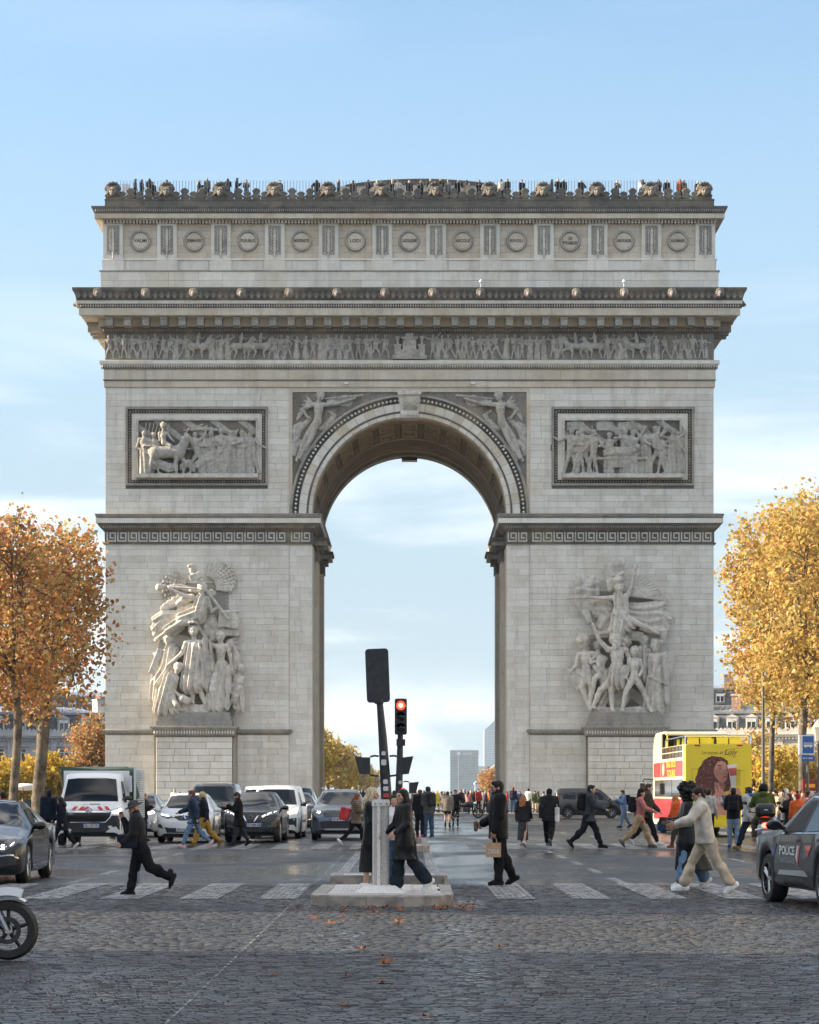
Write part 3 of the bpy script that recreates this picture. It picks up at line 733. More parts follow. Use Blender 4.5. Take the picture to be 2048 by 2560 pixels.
mb = MB(); mb.box(AX(254), AX(268), 1.3, 2.2, zp1 - .6, AZ(378)); mb.build('roof_cabinet', mat('white_sheet_metal', (.75, .76, .78), .45), arch)
WHT = mat('white_enamel', (.75, .75, .73), .4)
for v in (1013.5, 1315):
 mb = MB(); mb.tube([(0, 0, 0), (0, 0, .42)], .03, 6); mb.tube([(0, 0, .42), (0, 0, .52), (0, 0, .66)], [.14, .12, .03], 8)
 mb.build('floodlight', WHT, arch, loc=(AX(v, 2), -2.0, z5_ - .02))
for v in (731, 997):
 mb = MB(); mb.box(-.14, .14, -.3, .0, 0, .14); mb.box(-.03, .03, -.12, 0, -.12, 0); mb.build('camera_housing', WHT, arch, loc=(AX(v), -.21, AZ(811)))
# ================================================================== carved figures of the arch
def Zc(ox, oy, sc, p=0.0):
 def f(x, y, d=0.0):
  return np.array((AX((ox + x / sc) / 1.18725, p), d, AZ((oy + y / sc) / 1.18725, p)))
 return f
def sfig(S, T, J, hs, d, robe=None, k=None, nude=True, wide=1.0):
 P = {n: T(*(v[:2]), d - (v[2] if len(v) > 2 else 0)) for n, v in J.items()}
 k = hs * .05 if k is None else k
 h = P['head']; nk = P.get('neck', h - np.array((0, 0, hs * .6)))
 S.ell(h, (hs * .46, hs * .52, hs * .60), k=k); S.ell(h + np.array((0, .12 * hs, .14 * hs)), (hs * .57, hs * .54, hs * .54), k=k, lf=(19, 9, 17, .03))
 for sx in (-1, 1): S.ell(h + np.array((sx * hs * .15, -hs * .47, hs * .03)), (hs * .09, hs * .1, hs * .07), sub=True, k=0)
 S.cone(h + np.array((0, -hs * .4, .02)), h + np.array((0, -hs * .5, -hs * .12)), hs * .05, hs * .09, k=k * .5)
 S.cone(h - np.array((0, 0, hs * .3)), nk - np.array((0, 0, hs * .1)), hs * .24, hs * .27, k=k)
 a, b, hip = P['s1'], P['s2'], P['hip']
 ch = (a + b) / 2 - np.array((0, 0, hs * .55)); ww = max(.75, abs(a[0] - b[0]) / (hs * 2.0)) * wide
 S.cone(ch, (ch + hip) / 2, hs * .72, hs * .52, k=k * 2, w=(max(.8, ww), .8, 1)); S.cone((ch + hip) / 2, hip, hs * .52, hs * .64, k=k * 2, w=(max(.8, ww * .9), .8, 1))
 S.cone(a, b, hs * .30, hs * .30, k=k * 2)
 for sfx in ('1', '2'):
  if 'e' + sfx in P:
   S.chain([P['s' + sfx], P['e' + sfx], P['h' + sfx]], [hs * .27, hs * .21, hs * .14], k=k)
   S.ell(P['h' + sfx], (hs * .17, hs * .15, hs * .19), k=k)
  if 'k' + sfx in P:
   q = hip + np.array(((P['k' + sfx][0] - hip[0]) * .15, 0, -hs * .2))
   S.chain([q, P['k' + sfx], P['f' + sfx]], [hs * .45, hs * .30, hs * .19], k=k)
   S.ell((P['k' + sfx] * .55 + P['f' + sfx] * .45) + np.array((0, hs * .1, 0)), (hs * .27, hs * .27, hs * .5), k=k)
   S.cone(P['f' + sfx], P['f' + sfx] + np.array((hs * .1, -hs * .4, -hs * .1)), hs * .17, hs * .13, k=k)
 if robe:
  for (x0, y0, r0, x1, y1, r1, fr) in robe:
   A, B = T(x0, y0, d), T(x1, y1, d); dv = (B - A); n_ = np.array((dv[2], 0, -dv[0])); n_ /= (np.linalg.norm(n_) + 1e-6)
   g = fr / hs
   S.cone(A, B, hs * r0, hs * r1, k=k * 1.5, w=(1, .75, 1), lf=(n_[0] * g, .6 * g, n_[2] * g, hs * .13))
def flow(S, T, pts, r, d, k=.03):
 P = [T(x, y, d) for x, y in pts]; n = len(P); dv = P[-1] - P[0]; nv = np.array((dv[2], 0, -dv[0])) / (np.linalg.norm(dv) + 1e-6)
 for q in (-1, 0, 1): S.chain([p + nv * q * r * .95 + np.array((0, .35 * abs(q) * r, 0)) for p in P], [r * .62 * (0.5 + 1.0 * math.sin(math.pi * (i + .6) / (n + .4))) for i in range(n)], k=k, w=(1, .9, 1))
def rotp(a): return np.array(((math.cos(a), 0, -math.sin(a)), (0, 1, 0), (math.sin(a), 0, math.cos(a))))
def wing(S, T, root, tip, n, spread, r, d, back=.1):
 A = T(*root, d)
 for i in range(n):
  u = i / (n - 1.); B = T(tip[0] + spread[0] * u, tip[1] + spread[1] * u, d + back)
  m = A * .62 + B * .38; L = .72 + .28 * math.sin(math.pi * (u * .8 + .15))
  E = A + (B - A) * L
  S.cone(A * .85 + B * .15, E, r * 1.2, r * .75, k=.015, w=(1, .7, 1))
  S.cone(A * .9 + B * .1 + np.array((0, -.08, 0)), m + np.array((0, -.1, 0)), r * 1.3, r, k=.06)
T = Zc(200, 1280, 2.69531, 1.2)
S = SDF(.12)
S.box(T(785, 1335, -.6), (1.05, .9, .45), r=.12, lf=(2.1, 1.7, 2.9, .08))
G = SDF(.2); G.box(T(780, 1010, .22), (2.85, .35, 4.2), r=.3, lf=(.9, 0, 1.3, .12)); G.box(T(800, 640, .22), (2.3, .35, 2.0), r=.3); G.build('group_shade_ground', ST_MID, .1, arch)  # darker ground slab paints shade into the gaps behind the figures
sfig(S, T, dict(head=(770, 805), neck=(775, 858), s1=(718, 885), s2=(842, 880), e1=(690, 955), h1=(592, 1042, .2), e2=(872, 965), h2=(812, 938, .3), hip=(775, 1065), k1=(762, 1190), f1=(764, 1283), k2=(812, 1190), f2=(846, 1290)), .74, -1.35,
 robe=[(775, 930, .75, 752, 1165, 1.0, 10), (795, 930, .6, 805, 1150, .9, 11), (850, 880, .45, 872, 1060, .55, 9), (872, 1060, .55, 855, 1180, .42, 9)])
S.cone(T(812, 890, -1.8), T(830, 1050, -1.75), .09, .06)
for i in range(9):
 a = 2 * math.pi * i / 9; S.ell(T(766 + 34 * math.cos(a), 757 + 12 * math.sin(a), -1.35 + .3 * math.sin(a)), (.13, .13, .11))
sfig(S, T, dict(head=(948, 842), neck=(955, 885), s1=(905, 905), s2=(998, 905), e1=(862, 872), h1=(806, 775, .2), e2=(1018, 985), h2=(1032, 1085), hip=(950, 1045)), .68, -1.15,
 robe=[(950, 1050, .8, 935, 1300, 1.15, 9), (975, 1060, .6, 975, 1190, .8, 10), (905, 1080, .5, 885, 1310, .6, 9)])
S.chain([T(925, 1120, -1.5), T(905, 1200, -1.7), T(930, 1320, -1.5)], [.4, .28, .2])
wing(S, T, (985, 880), (1075, 830), 6, (10, 240), .14, -.5)
wing(S, T, (905, 870), (862, 815), 4, (50, -10), .12, -.5)
for i in range(7): S.cone(T(1030, 1090, -.9), T(1035 + 9 * i, 905 + 14 * i, -.7), .07, .10)
sfig(S, T, dict(head=(1088, 1058), neck=(1075, 1085), s1=(1050, 1110), s2=(1100, 1120), hip=(1045, 1235), k1=(1082, 1185, .4), f1=(1000, 1312), k2=(1060, 1240, .5), f2=(1040, 1318), e1=(1030, 1180), h1=(1060, 1220)), .6, -.85, robe=[(1070, 1200, .6, 1080, 1325, .55, 9)])
sfig(S, T, dict(head=(597, 862), neck=(610, 905), s1=(580, 935), s2=(655, 935), e1=(560, 985), h1=(500, 955), e2=(640, 1010), h2=(590, 1020), hip=(600, 1070)), .66, -.85,
 robe=[(615, 930, .75, 590, 1080, .85, 10), (585, 1080, .9, 530, 1150, .8, 9), (520, 1130, .65, 505, 1250, .6, 10)])
S.box(T(512, 1005, -.95), (.22, .12, .98), rotp(-.36), r=.04)
sfig(S, T, dict(head=(668, 1052, .15), neck=(650, 1090), s1=(610, 1110), s2=(660, 1120), e2=(640, 1210), h2=(725, 1270, .4), e1=(590, 1180), h1=(640, 1250), hip=(600, 1230), k1=(660, 1300, .5), f1=(690, 1335)), .64, -1.45,
 robe=[(610, 1120, .7, 560, 1330, .95, 10), (600, 1200, .7, 640, 1330, .75, 9), (545, 1200, .35, 530, 1345, .45, 8)])
for (x, y) in ((700, 1260), (730, 1275)): S.ell(T(x, y, -1.7), (.32, .35, .32))
sfig(S, T, dict(head=(826, 515), neck=(826, 560), s1=(780, 588), s2=(866, 592), e1=(700, 560), h1=(604, 516, .1), e2=(892, 672), h2=(932, 640), hip=(800, 690), k1=(690, 740, .2), f1=(512, 862)), .66, -1.2,
 robe=[(825, 600, .75, 800, 700, .9, 10), (790, 690, .9, 700, 720, .75, 9), (700, 735, .6, 590, 800, .42, 8)])
S.cone(T(815, 522, -1.4), T(560, 500, -1.1), .07, .10); S.cone(T(570, 500, -1.1), T(538, 508, -1.1), .12, .3)
for (p, r) in (([(770, 650), (660, 690), (560, 690), (495, 730)], .2), ([(740, 690), (620, 730), (540, 740), (490, 790)], .2), ([(700, 700), (600, 760), (520, 790), (500, 830)], .16),
   ([(800, 640), (720, 640), (665, 655)], .2), ([(830, 720), (840, 780), (830, 850)], .25), ([(880, 700), (900, 760), (880, 830)], .22), ([(690, 760), (640, 800), (560, 850)], .2), ([(860, 740), (930, 800), (900, 860)], .25)):
 flow(S, T, p, r, -.75)
wing(S, T, (770, 570), (640, 560), 7, (-150, 125), .16, -.8)
wing(S, T, (850, 540), (640, 478), 5, (-60, 25), .11, -.7); wing(S, T, (850, 545), (900, 520), 4, (20, 40), .12, -.8)
for (c, d0, d1, a0, a1, n) in (((790, 500), 90, 245, 2.6, 3.75, 9), ((830, 510), 90, 235, 5.0, 6.35, 11)):
 for i in range(n):
  a = a0 + (a1 - a0) * i / (n - 1); p0 = (c[0] + d0 * math.cos(a), c[1] + d0 * math.sin(a)); L = d1 * (.8 + .2 * math.sin(math.pi * i / (n - 1)))
  p1 = (c[0] + L * math.cos(a), c[1] + L * math.sin(a) * .95)
  S.cone(T(*p0, -.3), T(*p1, -.25), .09, .05, k=.02)
  for q in range(5):
   u = .25 + .17 * q; m = (p0[0] + (p1[0] - p0[0]) * u, p0[1] + (p1[1] - p0[1]) * u)
   for s_ in (-1, 1): S.cone(T(*m, -.3), T(m[0] + 26 * math.cos(a + s_ * .7), m[1] + 26 * math.sin(a + s_ * .7), -.28), .075, .03, k=.01)
S.cone(T(790, 440, -1.3), T(1003, 720, -1.3), .12, .1); S.box(T(783, 436, -1.35), (.46, .16, .24), rotp(.35), r=.03)
S.ell(T(760, 385, -1.2), (.24, .25, .4)); S.ell(T(742, 366, -1.3), (.16, .2, .14)); S.cone(T(775, 380, -1.2), T(800, 405, -1.1), .2, .1)
S.box(T(1005, 725, -1.0), (.75, .14, .62), rotp(-.05), r=.06, lf=(5, 0, 1, .06)); S.cone(T(945, 670, -1.1), T(1072, 668, -1.1), .09)
S.box(T(1010, 810, -.6), (.7, .2, .25), r=.05)
grp = S.build('sculpture_group', ST_CARVE, .046, arch)
grp['label'] = 'carved group of a robed hero crowned by a winged figure'
T = Zc(1200, 1280, 2.69531, 1.2)
S = SDF(.12)
G = SDF(.2); G.box(T(965, 1090, .22), (2.6, .35, 3.0), r=.4, lf=(.9, 0, 1.3, .1)); G.box(T(985, 660, .22), (2.3, .35, 1.6), r=.3); G.build('group_shade_ground', ST_MID, .1, arch)  # recess shade put into the slab's darker stone colour here too
S.box(T(975, 1340, -.5), (2.6, .8, .28), r=.1, lf=(2, 0, 1, .05))
sfig(S, T, dict(head=(942, 512), neck=(942, 555), s1=(898, 580), s2=(990, 572), e1=(815, 582), h1=(712, 580, .3), e2=(1030, 490), h2=(1050, 378, .1), hip=(950, 690), k1=(1058, 752, .3), f1=(1195, 815), k2=(905, 770), f2=(870, 800)), .70, -1.35,
 robe=[(945, 590, .78, 955, 690, .8, 10), (950, 690, .85, 1000, 760, .8, 9), (940, 700, .75, 930, 790, .9, 9)])
S.cone(T(712, 578, -1.7), T(590, 588, -1.7), .10, .07);
S.ell(T(935, 462, -1.35), (.42, .42, .3)); S.cone(T(900, 430, -1.2), T(965, 415, -1.4), .12, .16)
for (ex, ey) in ((1030, 362), (1048, 350), (1064, 360)): S.cone(T(1050, 385, -1.45), T(ex, ey, -1.5), .07, .05)
wing(S, T, (985, 555), (1075, 395), 13, (235, 205), .105, -.9)
wing(S, T, (885, 545), (835, 350), 11, (185, -85), .10, -.8)
for (p, r) in (([(990, 640), (1090, 650), (1190, 640), (1250, 620)], .26), ([(990, 670), (1100, 690), (1200, 680), (1290, 720)], .26), ([(1050, 720), (1150, 740), (1240, 720), (1270, 790)], .24), ([(1100, 770), (1180, 790), (1250, 800), (1250, 850)], .22),
   ([(1000, 700), (1080, 720), (1180, 700)], .2), ([(890, 620), (800, 600), (750, 620), (780, 680)], .26), ([(890, 660), (820, 660), (780, 650)], .25), ([(900, 700), (850, 720), (820, 780)], .3), ([(800, 820), (900, 810), (1000, 830), (1100, 840)], .22),
   ([(700, 500), (760, 490), (800, 470)], .22), ([(660, 540), (720, 530), (800, 530)], .25), ([(840, 640), (900, 730), (890, 780)], .25), ([(940, 760), (920, 800), (880, 800)], .25)):
 flow(S, T, p, r, -.75)
for i in range(8): S.cone(T(700 + 13 * i, 545, -.7), T(652 + 21 * i, 415 + 12 * (i % 3), -.55), .12, .05)
S.ell(T(675, 470, -.8), (.3, .3, .45)); S.ell(T(690, 520, -.8), (.4, .3, .3)); S.ell(T(770, 460, -.7), (.3, .25, .4))
for i in range(5): S.cone(T(735 + 6 * i, 740, -.8), T(630 + 22 * i, 565, -.8), .08, .07)
sfig(S, T, dict(head=(915, 870), neck=(922, 912), s1=(868, 930), s2=(985, 935), e1=(808, 872), h1=(762, 762, .1), e2=(1015, 1000), h2=(975, 1105), hip=(930, 1105), k1=(885, 1195), f1=(892, 1335, .2), k2=(815, 1200), f2=(765, 1315)), .80, -1.45, robe=[(930, 1080, .85, 925, 1130, .95, 14)], wide=1.1)
S.ell(T(918, 850, -1.4), (.5, .5, .42), lf=(14, 9, 12, .07)); S.ell(T(922, 902, -1.7), (.3, .3, .36), lf=(16, 9, 12, .06)); S.ell(T(985, 880, -1.2), (.4, .4, .45), lf=(13, 9, 11, .08))
sfig(S, T, dict(head=(1044, 945), neck=(1045, 985), s1=(1008, 1005), s2=(1075, 1005), e2=(1095, 1060), h2=(1075, 1105, .3), e1=(1000, 1070), h1=(985, 1120, .2), hip=(1040, 1110), k1=(985, 1205, .2), f1=(958, 1338, .2), k2=(1098, 1205), f2=(1152, 1342)), .68, -1.55)
sfig(S, T, dict(head=(1112, 868), neck=(1112, 910), s1=(1075, 935), s2=(1150, 935), hip=(1110, 1060), e1=(1085, 1000), h1=(1100, 1050)), .70, -.7, robe=[(1110, 950, .8, 1110, 1100, .9, 9)])
sfig(S, T, dict(head=(1190, 912), neck=(1190, 950), s1=(1150, 970), s2=(1232, 970), e1=(1145, 1050), h1=(1160, 1110, .3), e2=(1245, 1060), h2=(1215, 1120, .2), hip=(1185, 1100), f1=(1190, 1335), k1=(1185, 1220)), .68, -1.15,
 robe=[(1190, 1080, .8, 1190, 1310, 1.05, 9), (1160, 1130, .5, 1140, 1300, .6, 9), (1235, 980, .5, 1250, 1270, .5, 8)])
S.ell(T(1192, 890, -1.15), (.42, .42, .36)); S.cone(T(1165, 862, -1.1), T(1235, 880, -1.0), .12, .18)
S.ell(T(1265, 1040, -.7), (.55, .25, 1.15), rotp(-.2), lf=(5, 0, 2, .05)); S.cone(T(1150, 1115, -1.6), T(1288, 1178, -1.5), .09, .05)
sfig(S, T, dict(head=(700, 892), neck=(708, 930), s1=(672, 960), s2=(765, 955), e1=(652, 1035), h1=(612, 1078, .2), e2=(790, 965), h2=(745, 1005, .3), hip=(722, 1075), k1=(692, 1180), f1=(745, 1325), k2=(755, 1180), f2=(745, 1330, .2)), .72, -1.05)
S.ell(T(695, 868, -1.05), (.52, .45, .34), lf=(15, 9, 13, .08)); S.cone(T(612, 1075, -1.3), T(585, 1045, -1.3), .06, .04)
sfig(S, T, dict(head=(800, 905, -.3), neck=(800, 945), s1=(790, 960), s2=(850, 990), e1=(800, 1000), h1=(750, 1020, .3), hip=(820, 1090), k1=(775, 1120, .4), f1=(745, 1320), k2=(850, 1230), f2=(790, 1330)), .66, -1.1, robe=[(800, 1050, .7, 850, 1110, .7, 10)])
for (p, r) in (([(650, 1080), (700, 1100), (760, 1090)], .22), ([(640, 1100), (660, 1140), (680, 1180)], .2), ([(830, 1330), (860, 1260), (850, 1180)], .1)): flow(S, T, p, r, -1.0)
S.ell(T(935, 1230, -.5), (1.0, .35, 1.05), k=.05)
for i in range(6): S.cone(T(690 + 9 * i, 860, -.7), T(655 + 14 * i, 775 + 10 * (i % 2), -.6), .06, .03)
grp = S.build('sculpture_group', ST_CARVE, .046, arch)
grp['label'] = 'carved group of marching warriors under a winged figure with sword'
mb = MB(); a_, b_ = T(700, 577, -1.62), T(586, 588, -1.68); mb.tube([a_, b_], [.11, .06], 8); mb.build('sword_blade', mat('dark_bronze', (.05, .05, .055), .5, .6), grp)
def stand(S, x, z0, h, d, rr, walk=0.0, robe=False, face=1):
 hs = h / 7.2; lean = rr.uniform(-.12, .12) * h * .3 + walk * .06 * h * face
 H = lambda u, dx, dd=0.0: np.array((x + dx * h, d - dd, z0 + u * h))
 sp = rr.uniform(.05, .12) + walk * .10
 J = dict(head=H(.93, lean / h), hip=H(.52, 0), s1=H(.80, lean / h - .11), s2=H(.80, lean / h + .11))
 k = hs * .15
 S.ell(J['head'], (hs * .42, hs * .45, hs * .52), k=k)
 S.cone(J['head'] - np.array((0, 0, hs * .3)), H(.80, lean / h), hs * .25, hs * .3, k=k)
 S.cone(H(.74, lean / h), J['hip'], hs * .72, hs * .55, k=k * 2, w=(1.1, .8, 1)); S.cone(J['s1'], J['s2'], hs * .3, k=k)
 if robe:
  S.cone(J['hip'], H(.06, rr.uniform(-.03, .03)), hs * .75, hs * 1.05, k=k, w=(1, .7, 1), lf=(9 / hs, 0, 1, hs * .08))
 else:
  for s_ in (-1, 1):
   kn = H(.28, s_ * sp * .7 + walk * .05 * face, .02); ft = H(.03, s_ * sp + (-.05 * face * walk if s_ != face else .03 * face), 0)
   S.chain([J['hip'], kn, ft], [hs * .46, hs * .3, hs * .2], k=k); S.cone(ft, ft + np.array((hs * .45 * face, -hs * .1, 0)), hs * .17, hs * .12, k=k)
 for s_, sh in ((-1, J['s1']), (1, J['s2'])):
  a = rr.choice((rr.uniform(-.3, .3), rr.uniform(.3, 1.2), rr.uniform(1.6, 2.6))); b = a + rr.uniform(-.3, 1.4)
  e = sh + np.array((s_ * math.sin(a) * .18 * h, -rr.uniform(0, .08) * h, -math.cos(a) * .18 * h)); w_ = e + np.array((rr.choice((-1, 1)) * math.sin(b) * .16 * h, -.03 * h, -math.cos(b) * .16 * h))
  S.chain([sh, e, w_], [hs * .26, hs * .21, hs * .16], k=k)
 if rr.random() < .3: S.cone(H(.02, .2), H(1.05, .16), hs * .09, k=k)
 if rr.random() < .4: S.ell(J['head'] + np.array((0, 0, hs * .3)), (hs * .5, hs * .45, hs * .3), k=k)
def horse(S, x, z0, h, d, face=1, gallop=True):
 P = lambda dx, u, dd=0.0: np.array((x + face * dx * h, d - dd, z0 + u * h))
 S.cone(P(-.30, .56), P(.28, .58), .165 * h, .15 * h, k=.06 * h); S.ell(P(-.33, .56), (.18 * h, .15 * h, .18 * h), k=.05 * h); S.ell(P(.28, .56), (.17 * h, .15 * h, .19 * h), k=.05 * h)
 S.cone(P(.34, .62), P(.52, .93), .14 * h, .085 * h, k=.05 * h); S.cone(P(.52, .95), P(.72, .80), .085 * h, .05 * h, k=.04 * h); S.cone(P(.50, 1.0), P(.50, 1.06), .03 * h, .01 * h, k=.02)
 S.chain([P(.36, .78), P(.42, .92), P(.5, 1.0)], [.06 * h, .05 * h, .03 * h], k=.03 * h)
 legs = [(.30, .62, .36, .66, .18), (.26, .12, .30, .16, 0), (-.32, -.55, .30, -.62, .02), (-.36, -.22, .30, -.34, 0)] if gallop else [(.30, .46, .30, .40, 0), (.26, .22, .28, .24, 0), (-.34, -.30, .30, -.40, 0), (-.36, -.42, .28, -.46, 0)]
 for i, (a, b, u, c, v) in enumerate(legs):
  dd = .05 * h * (1 if i % 2 else -1)
  S.chain([P(a, .50, dd), P(b, u, dd), P(c, v + .02, dd)], [.085 * h, .05 * h, .035 * h], k=.03 * h)
 S.chain([P(-.45, .64), P(-.58, .52), P(-.60, .28)], [.04 * h, .06 * h, .03 * h], k=.03 * h)
def rider(S, x, z0, h, d, rr, face=1):
 horse(S, x, z0, h * .86, d, face)
 hs = h / 9.0; P = lambda dx, u: np.array((x + face * dx * h, d - .1 * h, z0 + u * h))
 S.ell(P(.02, .97), (hs * .45, hs * .45, hs * .52), k=.02); S.cone(P(.0, .86), P(-.03, .62), hs * .75, hs * .6, k=.03); S.chain([P(-.03, .6), P(.13, .5), P(.08, .30)], [hs * .45, hs * .3, hs * .2], k=.02)
 S.chain([P(.02, .86), P(.14, .76), P(.26, .8 + rr.uniform(-.05, .25))], [hs * .27, hs * .22, hs * .15], k=.02)
rr = random.Random(11); S = SDF(.05); z0 = AZ(757.5); h = AZ(704.5) - z0
x = -HX + .35
S.box((0, .25, z0 + .04), (HX - .02, .25, .05), r=.01)
mid0, mid1 = AX(828), AX(900)
while x < HX - .3:
 if mid0 - .3 < x < mid1 + .3: x = mid1 + .45; continue
 f_ = 1 if x < 0 else -1
 if (AX(380) < x < AX(560) or AX(1190) < x < AX(1350)) and rr.random() < .55:
  rider(S, x + .5, z0 + .05, h, -.12, rr, f_); x += 1.45
 else:
  stand(S, x, z0 + .05, h * rr.uniform(.88, .99), rr.uniform(-.10, .0), rr, rr.choice((0, .4, 1.0)), rr.random() < .3, f_ if rr.random() < .75 else -f_); x += rr.uniform(.48, .72)
  if rr.random() < .35: stand(S, x - .3, z0 + .1, h * .93, .10, rr, 0, True, f_)
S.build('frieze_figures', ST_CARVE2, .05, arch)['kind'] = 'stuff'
mb = MB(); xc = AX(863.5)
for (x0, x1, za, zb, p) in ((mid0, mid1, 758, 750, .42), (-.75, .75, 750, 738, .40), (-.5, .5, 738, 716, .36), (-.62, .62, 716, 711, .42), (-.3, .3, 711, 704, .34),
      (mid0 + .15, mid0 + .62, 750, 730, .36), (mid1 - .62, mid1 - .15, 750, 730, .36), (mid0 + .08, mid0 + .68, 730, 727, .4), (mid1 - .68, mid1 - .08, 730, 727, .4)):
 mb.box(x0, x1, -p, .05, AZ(za), AZ(zb))
for xx in (mid0 + .38, mid1 - .38): mb.lathe([(.001, AZ(727)), (.12, AZ(727)), (.08, AZ(720)), (.22, AZ(712)), (.20, AZ(710)), (.001, AZ(710))], (xx, -.2, 0), 12)
mb.build('frieze_altar', ST_CARVE2, arch)
for (x0, x1, seed) in ((266, 565, 3), (1163, 1462, 5)):
 rr = random.Random(seed); X0, X1, Z0, Z1 = AX(x0), AX(x1), AZ(1023), AZ(858)
 b = MB(); b.box(X0 + .02, X1 - .02, 0.02, .2, Z0 + .02, Z1 - .02); pn = b.build('relief_panel', ST, arch)
 b = MB(); frame4(b, X0, X1, Z0, Z1, .16, -.20, .1); b.build('panel_frame', ST_MID, pn)
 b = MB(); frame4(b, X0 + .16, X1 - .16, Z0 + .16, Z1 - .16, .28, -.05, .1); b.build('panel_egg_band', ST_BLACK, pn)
 b = MB()
 nx, nz = int((X1 - X0 - .5) / .2), int((Z1 - Z0 - .5) / .2)
 for i in range(nx):
  for zz in (Z0 + .30, Z1 - .30): egg(b, (X0 + .35 + i * (X1 - X0 - .7) / (nx - 1), -.08, zz), (.07, .07, .10))
 for i in range(nz):
  for xx in (X0 + .30, X1 - .30): egg(b, (xx, -.08, Z0 + .4 + i * (Z1 - Z0 - .8) / (nz - 1)), (.10, .07, .07))
 b.build('panel_eggs', ST_MID, pn)['kind'] = 'stuff'
 a0, a1, c0, c1 = (AX(293), AX(540), AZ(1000), AZ(886)) if seed == 3 else (AX(1190), AX(1432), AZ(1000), AZ(886))
 b = MB(); frame4(b, a0 - .16, a1 + .16, c0 - .16, c1 + .16, .16, -.16, .1); b.build('panel_inner_frame', ST_CARVE, pn)
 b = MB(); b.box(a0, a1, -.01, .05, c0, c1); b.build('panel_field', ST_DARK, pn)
 b = MB(); b.box(a0 - .2, a1 + .2, -.62, .05, c0 - .28, c0 + .02); b.build('panel_ledge', ST_CARVE, pn)
 S = SDF(.07); S.box(((a0 + a1) / 2, .06, (c0 + c1) / 2), ((a1 - a0) / 2, .06, (c1 - c0) / 2), r=.01, lf=(3, 0, 4, .02))
 if seed == 3:
  T = Zc(240, 940, 2.05357)
  for (x, hd, w_, rb) in ((255, 300, 0, 1), (300, 312, .4, 0), (600, 305, .3, 1), (650, 286, 0, 1), (690, 300, 0, 1), (715, 296, 0, 1), (755, 302, .2, 1), (790, 330, .3, 1), (805, 300, 0, 0), (530, 305, .8, 0), (565, 325, .2, 1)):
   p = T(x, 480); q = T(x, hd - 16); stand(S, p[0], c0, q[2] - c0, -.22 + rr.uniform(-.08, .08), rr, w_, bool(rb), rr.choice((1, -1)))
  p = T(372, 478); horse(S, p[0], c0, 2.9, -.35, 1, False)
  sfig(S, T, dict(head=(352, 260), neck=(352, 285), s1=(332, 300), s2=(372, 300), e1=(335, 335), h1=(365, 345), e2=(390, 325), h2=(405, 340), hip=(355, 345), k1=(392, 365, .2), f1=(398, 400)), .42, -.5)
  flow(S, T, [(290, 470), (330, 455), (380, 475), (420, 470)], .2, -.35); S.ell(T(300, 455, -.4), (.25, .25, .2)); flow(S, T, [(530, 470), (570, 440), (600, 430)], .28, -.35); flow(S, T, [(440, 470), (480, 450), (510, 480)], .16, -.3)
  for i in range(9): S.cone(T(500, 280, -.1), T(455 + 24 * i, 250 + 8 * abs(i - 4), -.12), .05, .07)
  for i in range(7): S.cone(T(250 + 16 * i, 330, -.1), T(262 + 20 * i, 244, -.1), .045)
 else:
  T = Zc(980, 940, 1.96023)
  for (x, hd, w_, rb) in ((878, 272, 0, 0), (918, 285, 0, 0), (945, 272, .5, 0), (988, 282, .3, 0), (1140, 272, 0, 1), (1190, 285, 0, 1), (1245, 262, 0, 1), (1305, 265, .4, 0), (1335, 298, .5, 0), (1375, 278, 0, 1), (1398, 285, 0, 1), (1065, 296, .3, 1)):
   p = T(x, 455); q = T(x, hd - 14); stand(S, p[0], c0, q[2] - c0, -.22 + rr.uniform(-.08, .08), rr, w_, bool(rb), rr.choice((1, -1)))
  S.box(T(1128, 410, -.35), (1.9, .25, .1), r=.03)
  for xx in (1045, 1195): S.box(T(xx, 432, -.4), (.1, .2, .38), r=.02)
  flow(S, T, [(1045, 392), (1100, 382), (1160, 385), (1210, 365)], .26, -.5); S.ell(T(1205, 358, -.55), (.2, .22, .2))
  for i in range(6): flow(S, T, [(1075 + 22 * i, 395), (1085 + 20 * i, 425), (1080 + 22 * i, 450)], .13, -.5)
  for xx in (900, 1045, 1150): S.box(T(xx, 248, 0), (.6, .06, .3), r=.02)
 S.build('relief_figures', ST_CARVE2, .045, pn)
for sx in (-1, 1):
 T0 = Zc(700, 960, 4.4921)
 T = T0 if sx < 0 else (lambda x, y, d=0.0: T0(x, y, d) * np.array((-1, 1, 1)))
 S = SDF(.06)
 sfig(S, T, dict(head=(460, 145), neck=(436, 205), s1=(382, 238), s2=(502, 238), e1=(255, 290), h1=(325, 390), e2=(640, 232), h2=(845, 165), hip=(428, 430), k1=(305, 590), f1=(195, 860), k2=(345, 640), f2=(222, 835)), .62, -.18, wide=1.05)
 S.cone(T(515, 172, -.25), T(930, 135, -.2), .05, .10)
 wing(S, T, (360, 220), (300, 130), 7, (-150, 330), .10, -.02); wing(S, T, (520, 210), (800, 110), 7, (60, 150), .09, -.02)
 for (p, r) in (([(250, 440), (190, 480), (170, 560), (200, 620)], .13), ([(300, 430), (220, 520), (180, 640), (160, 740)], .13), ([(500, 470), (580, 420), (610, 350), (560, 310)], .12), ([(440, 500), (520, 500), (560, 420)], .12), ([(260, 640), (190, 700), (165, 800)], .12), ([(350, 380), (290, 450), (230, 480)], .11), ([(400, 690), (310, 740), (250, 860)], .1)): flow(S, T, p, r, -.02)
 o = S.build('spandrel_figure', ST_CARVE2, .045, arch)
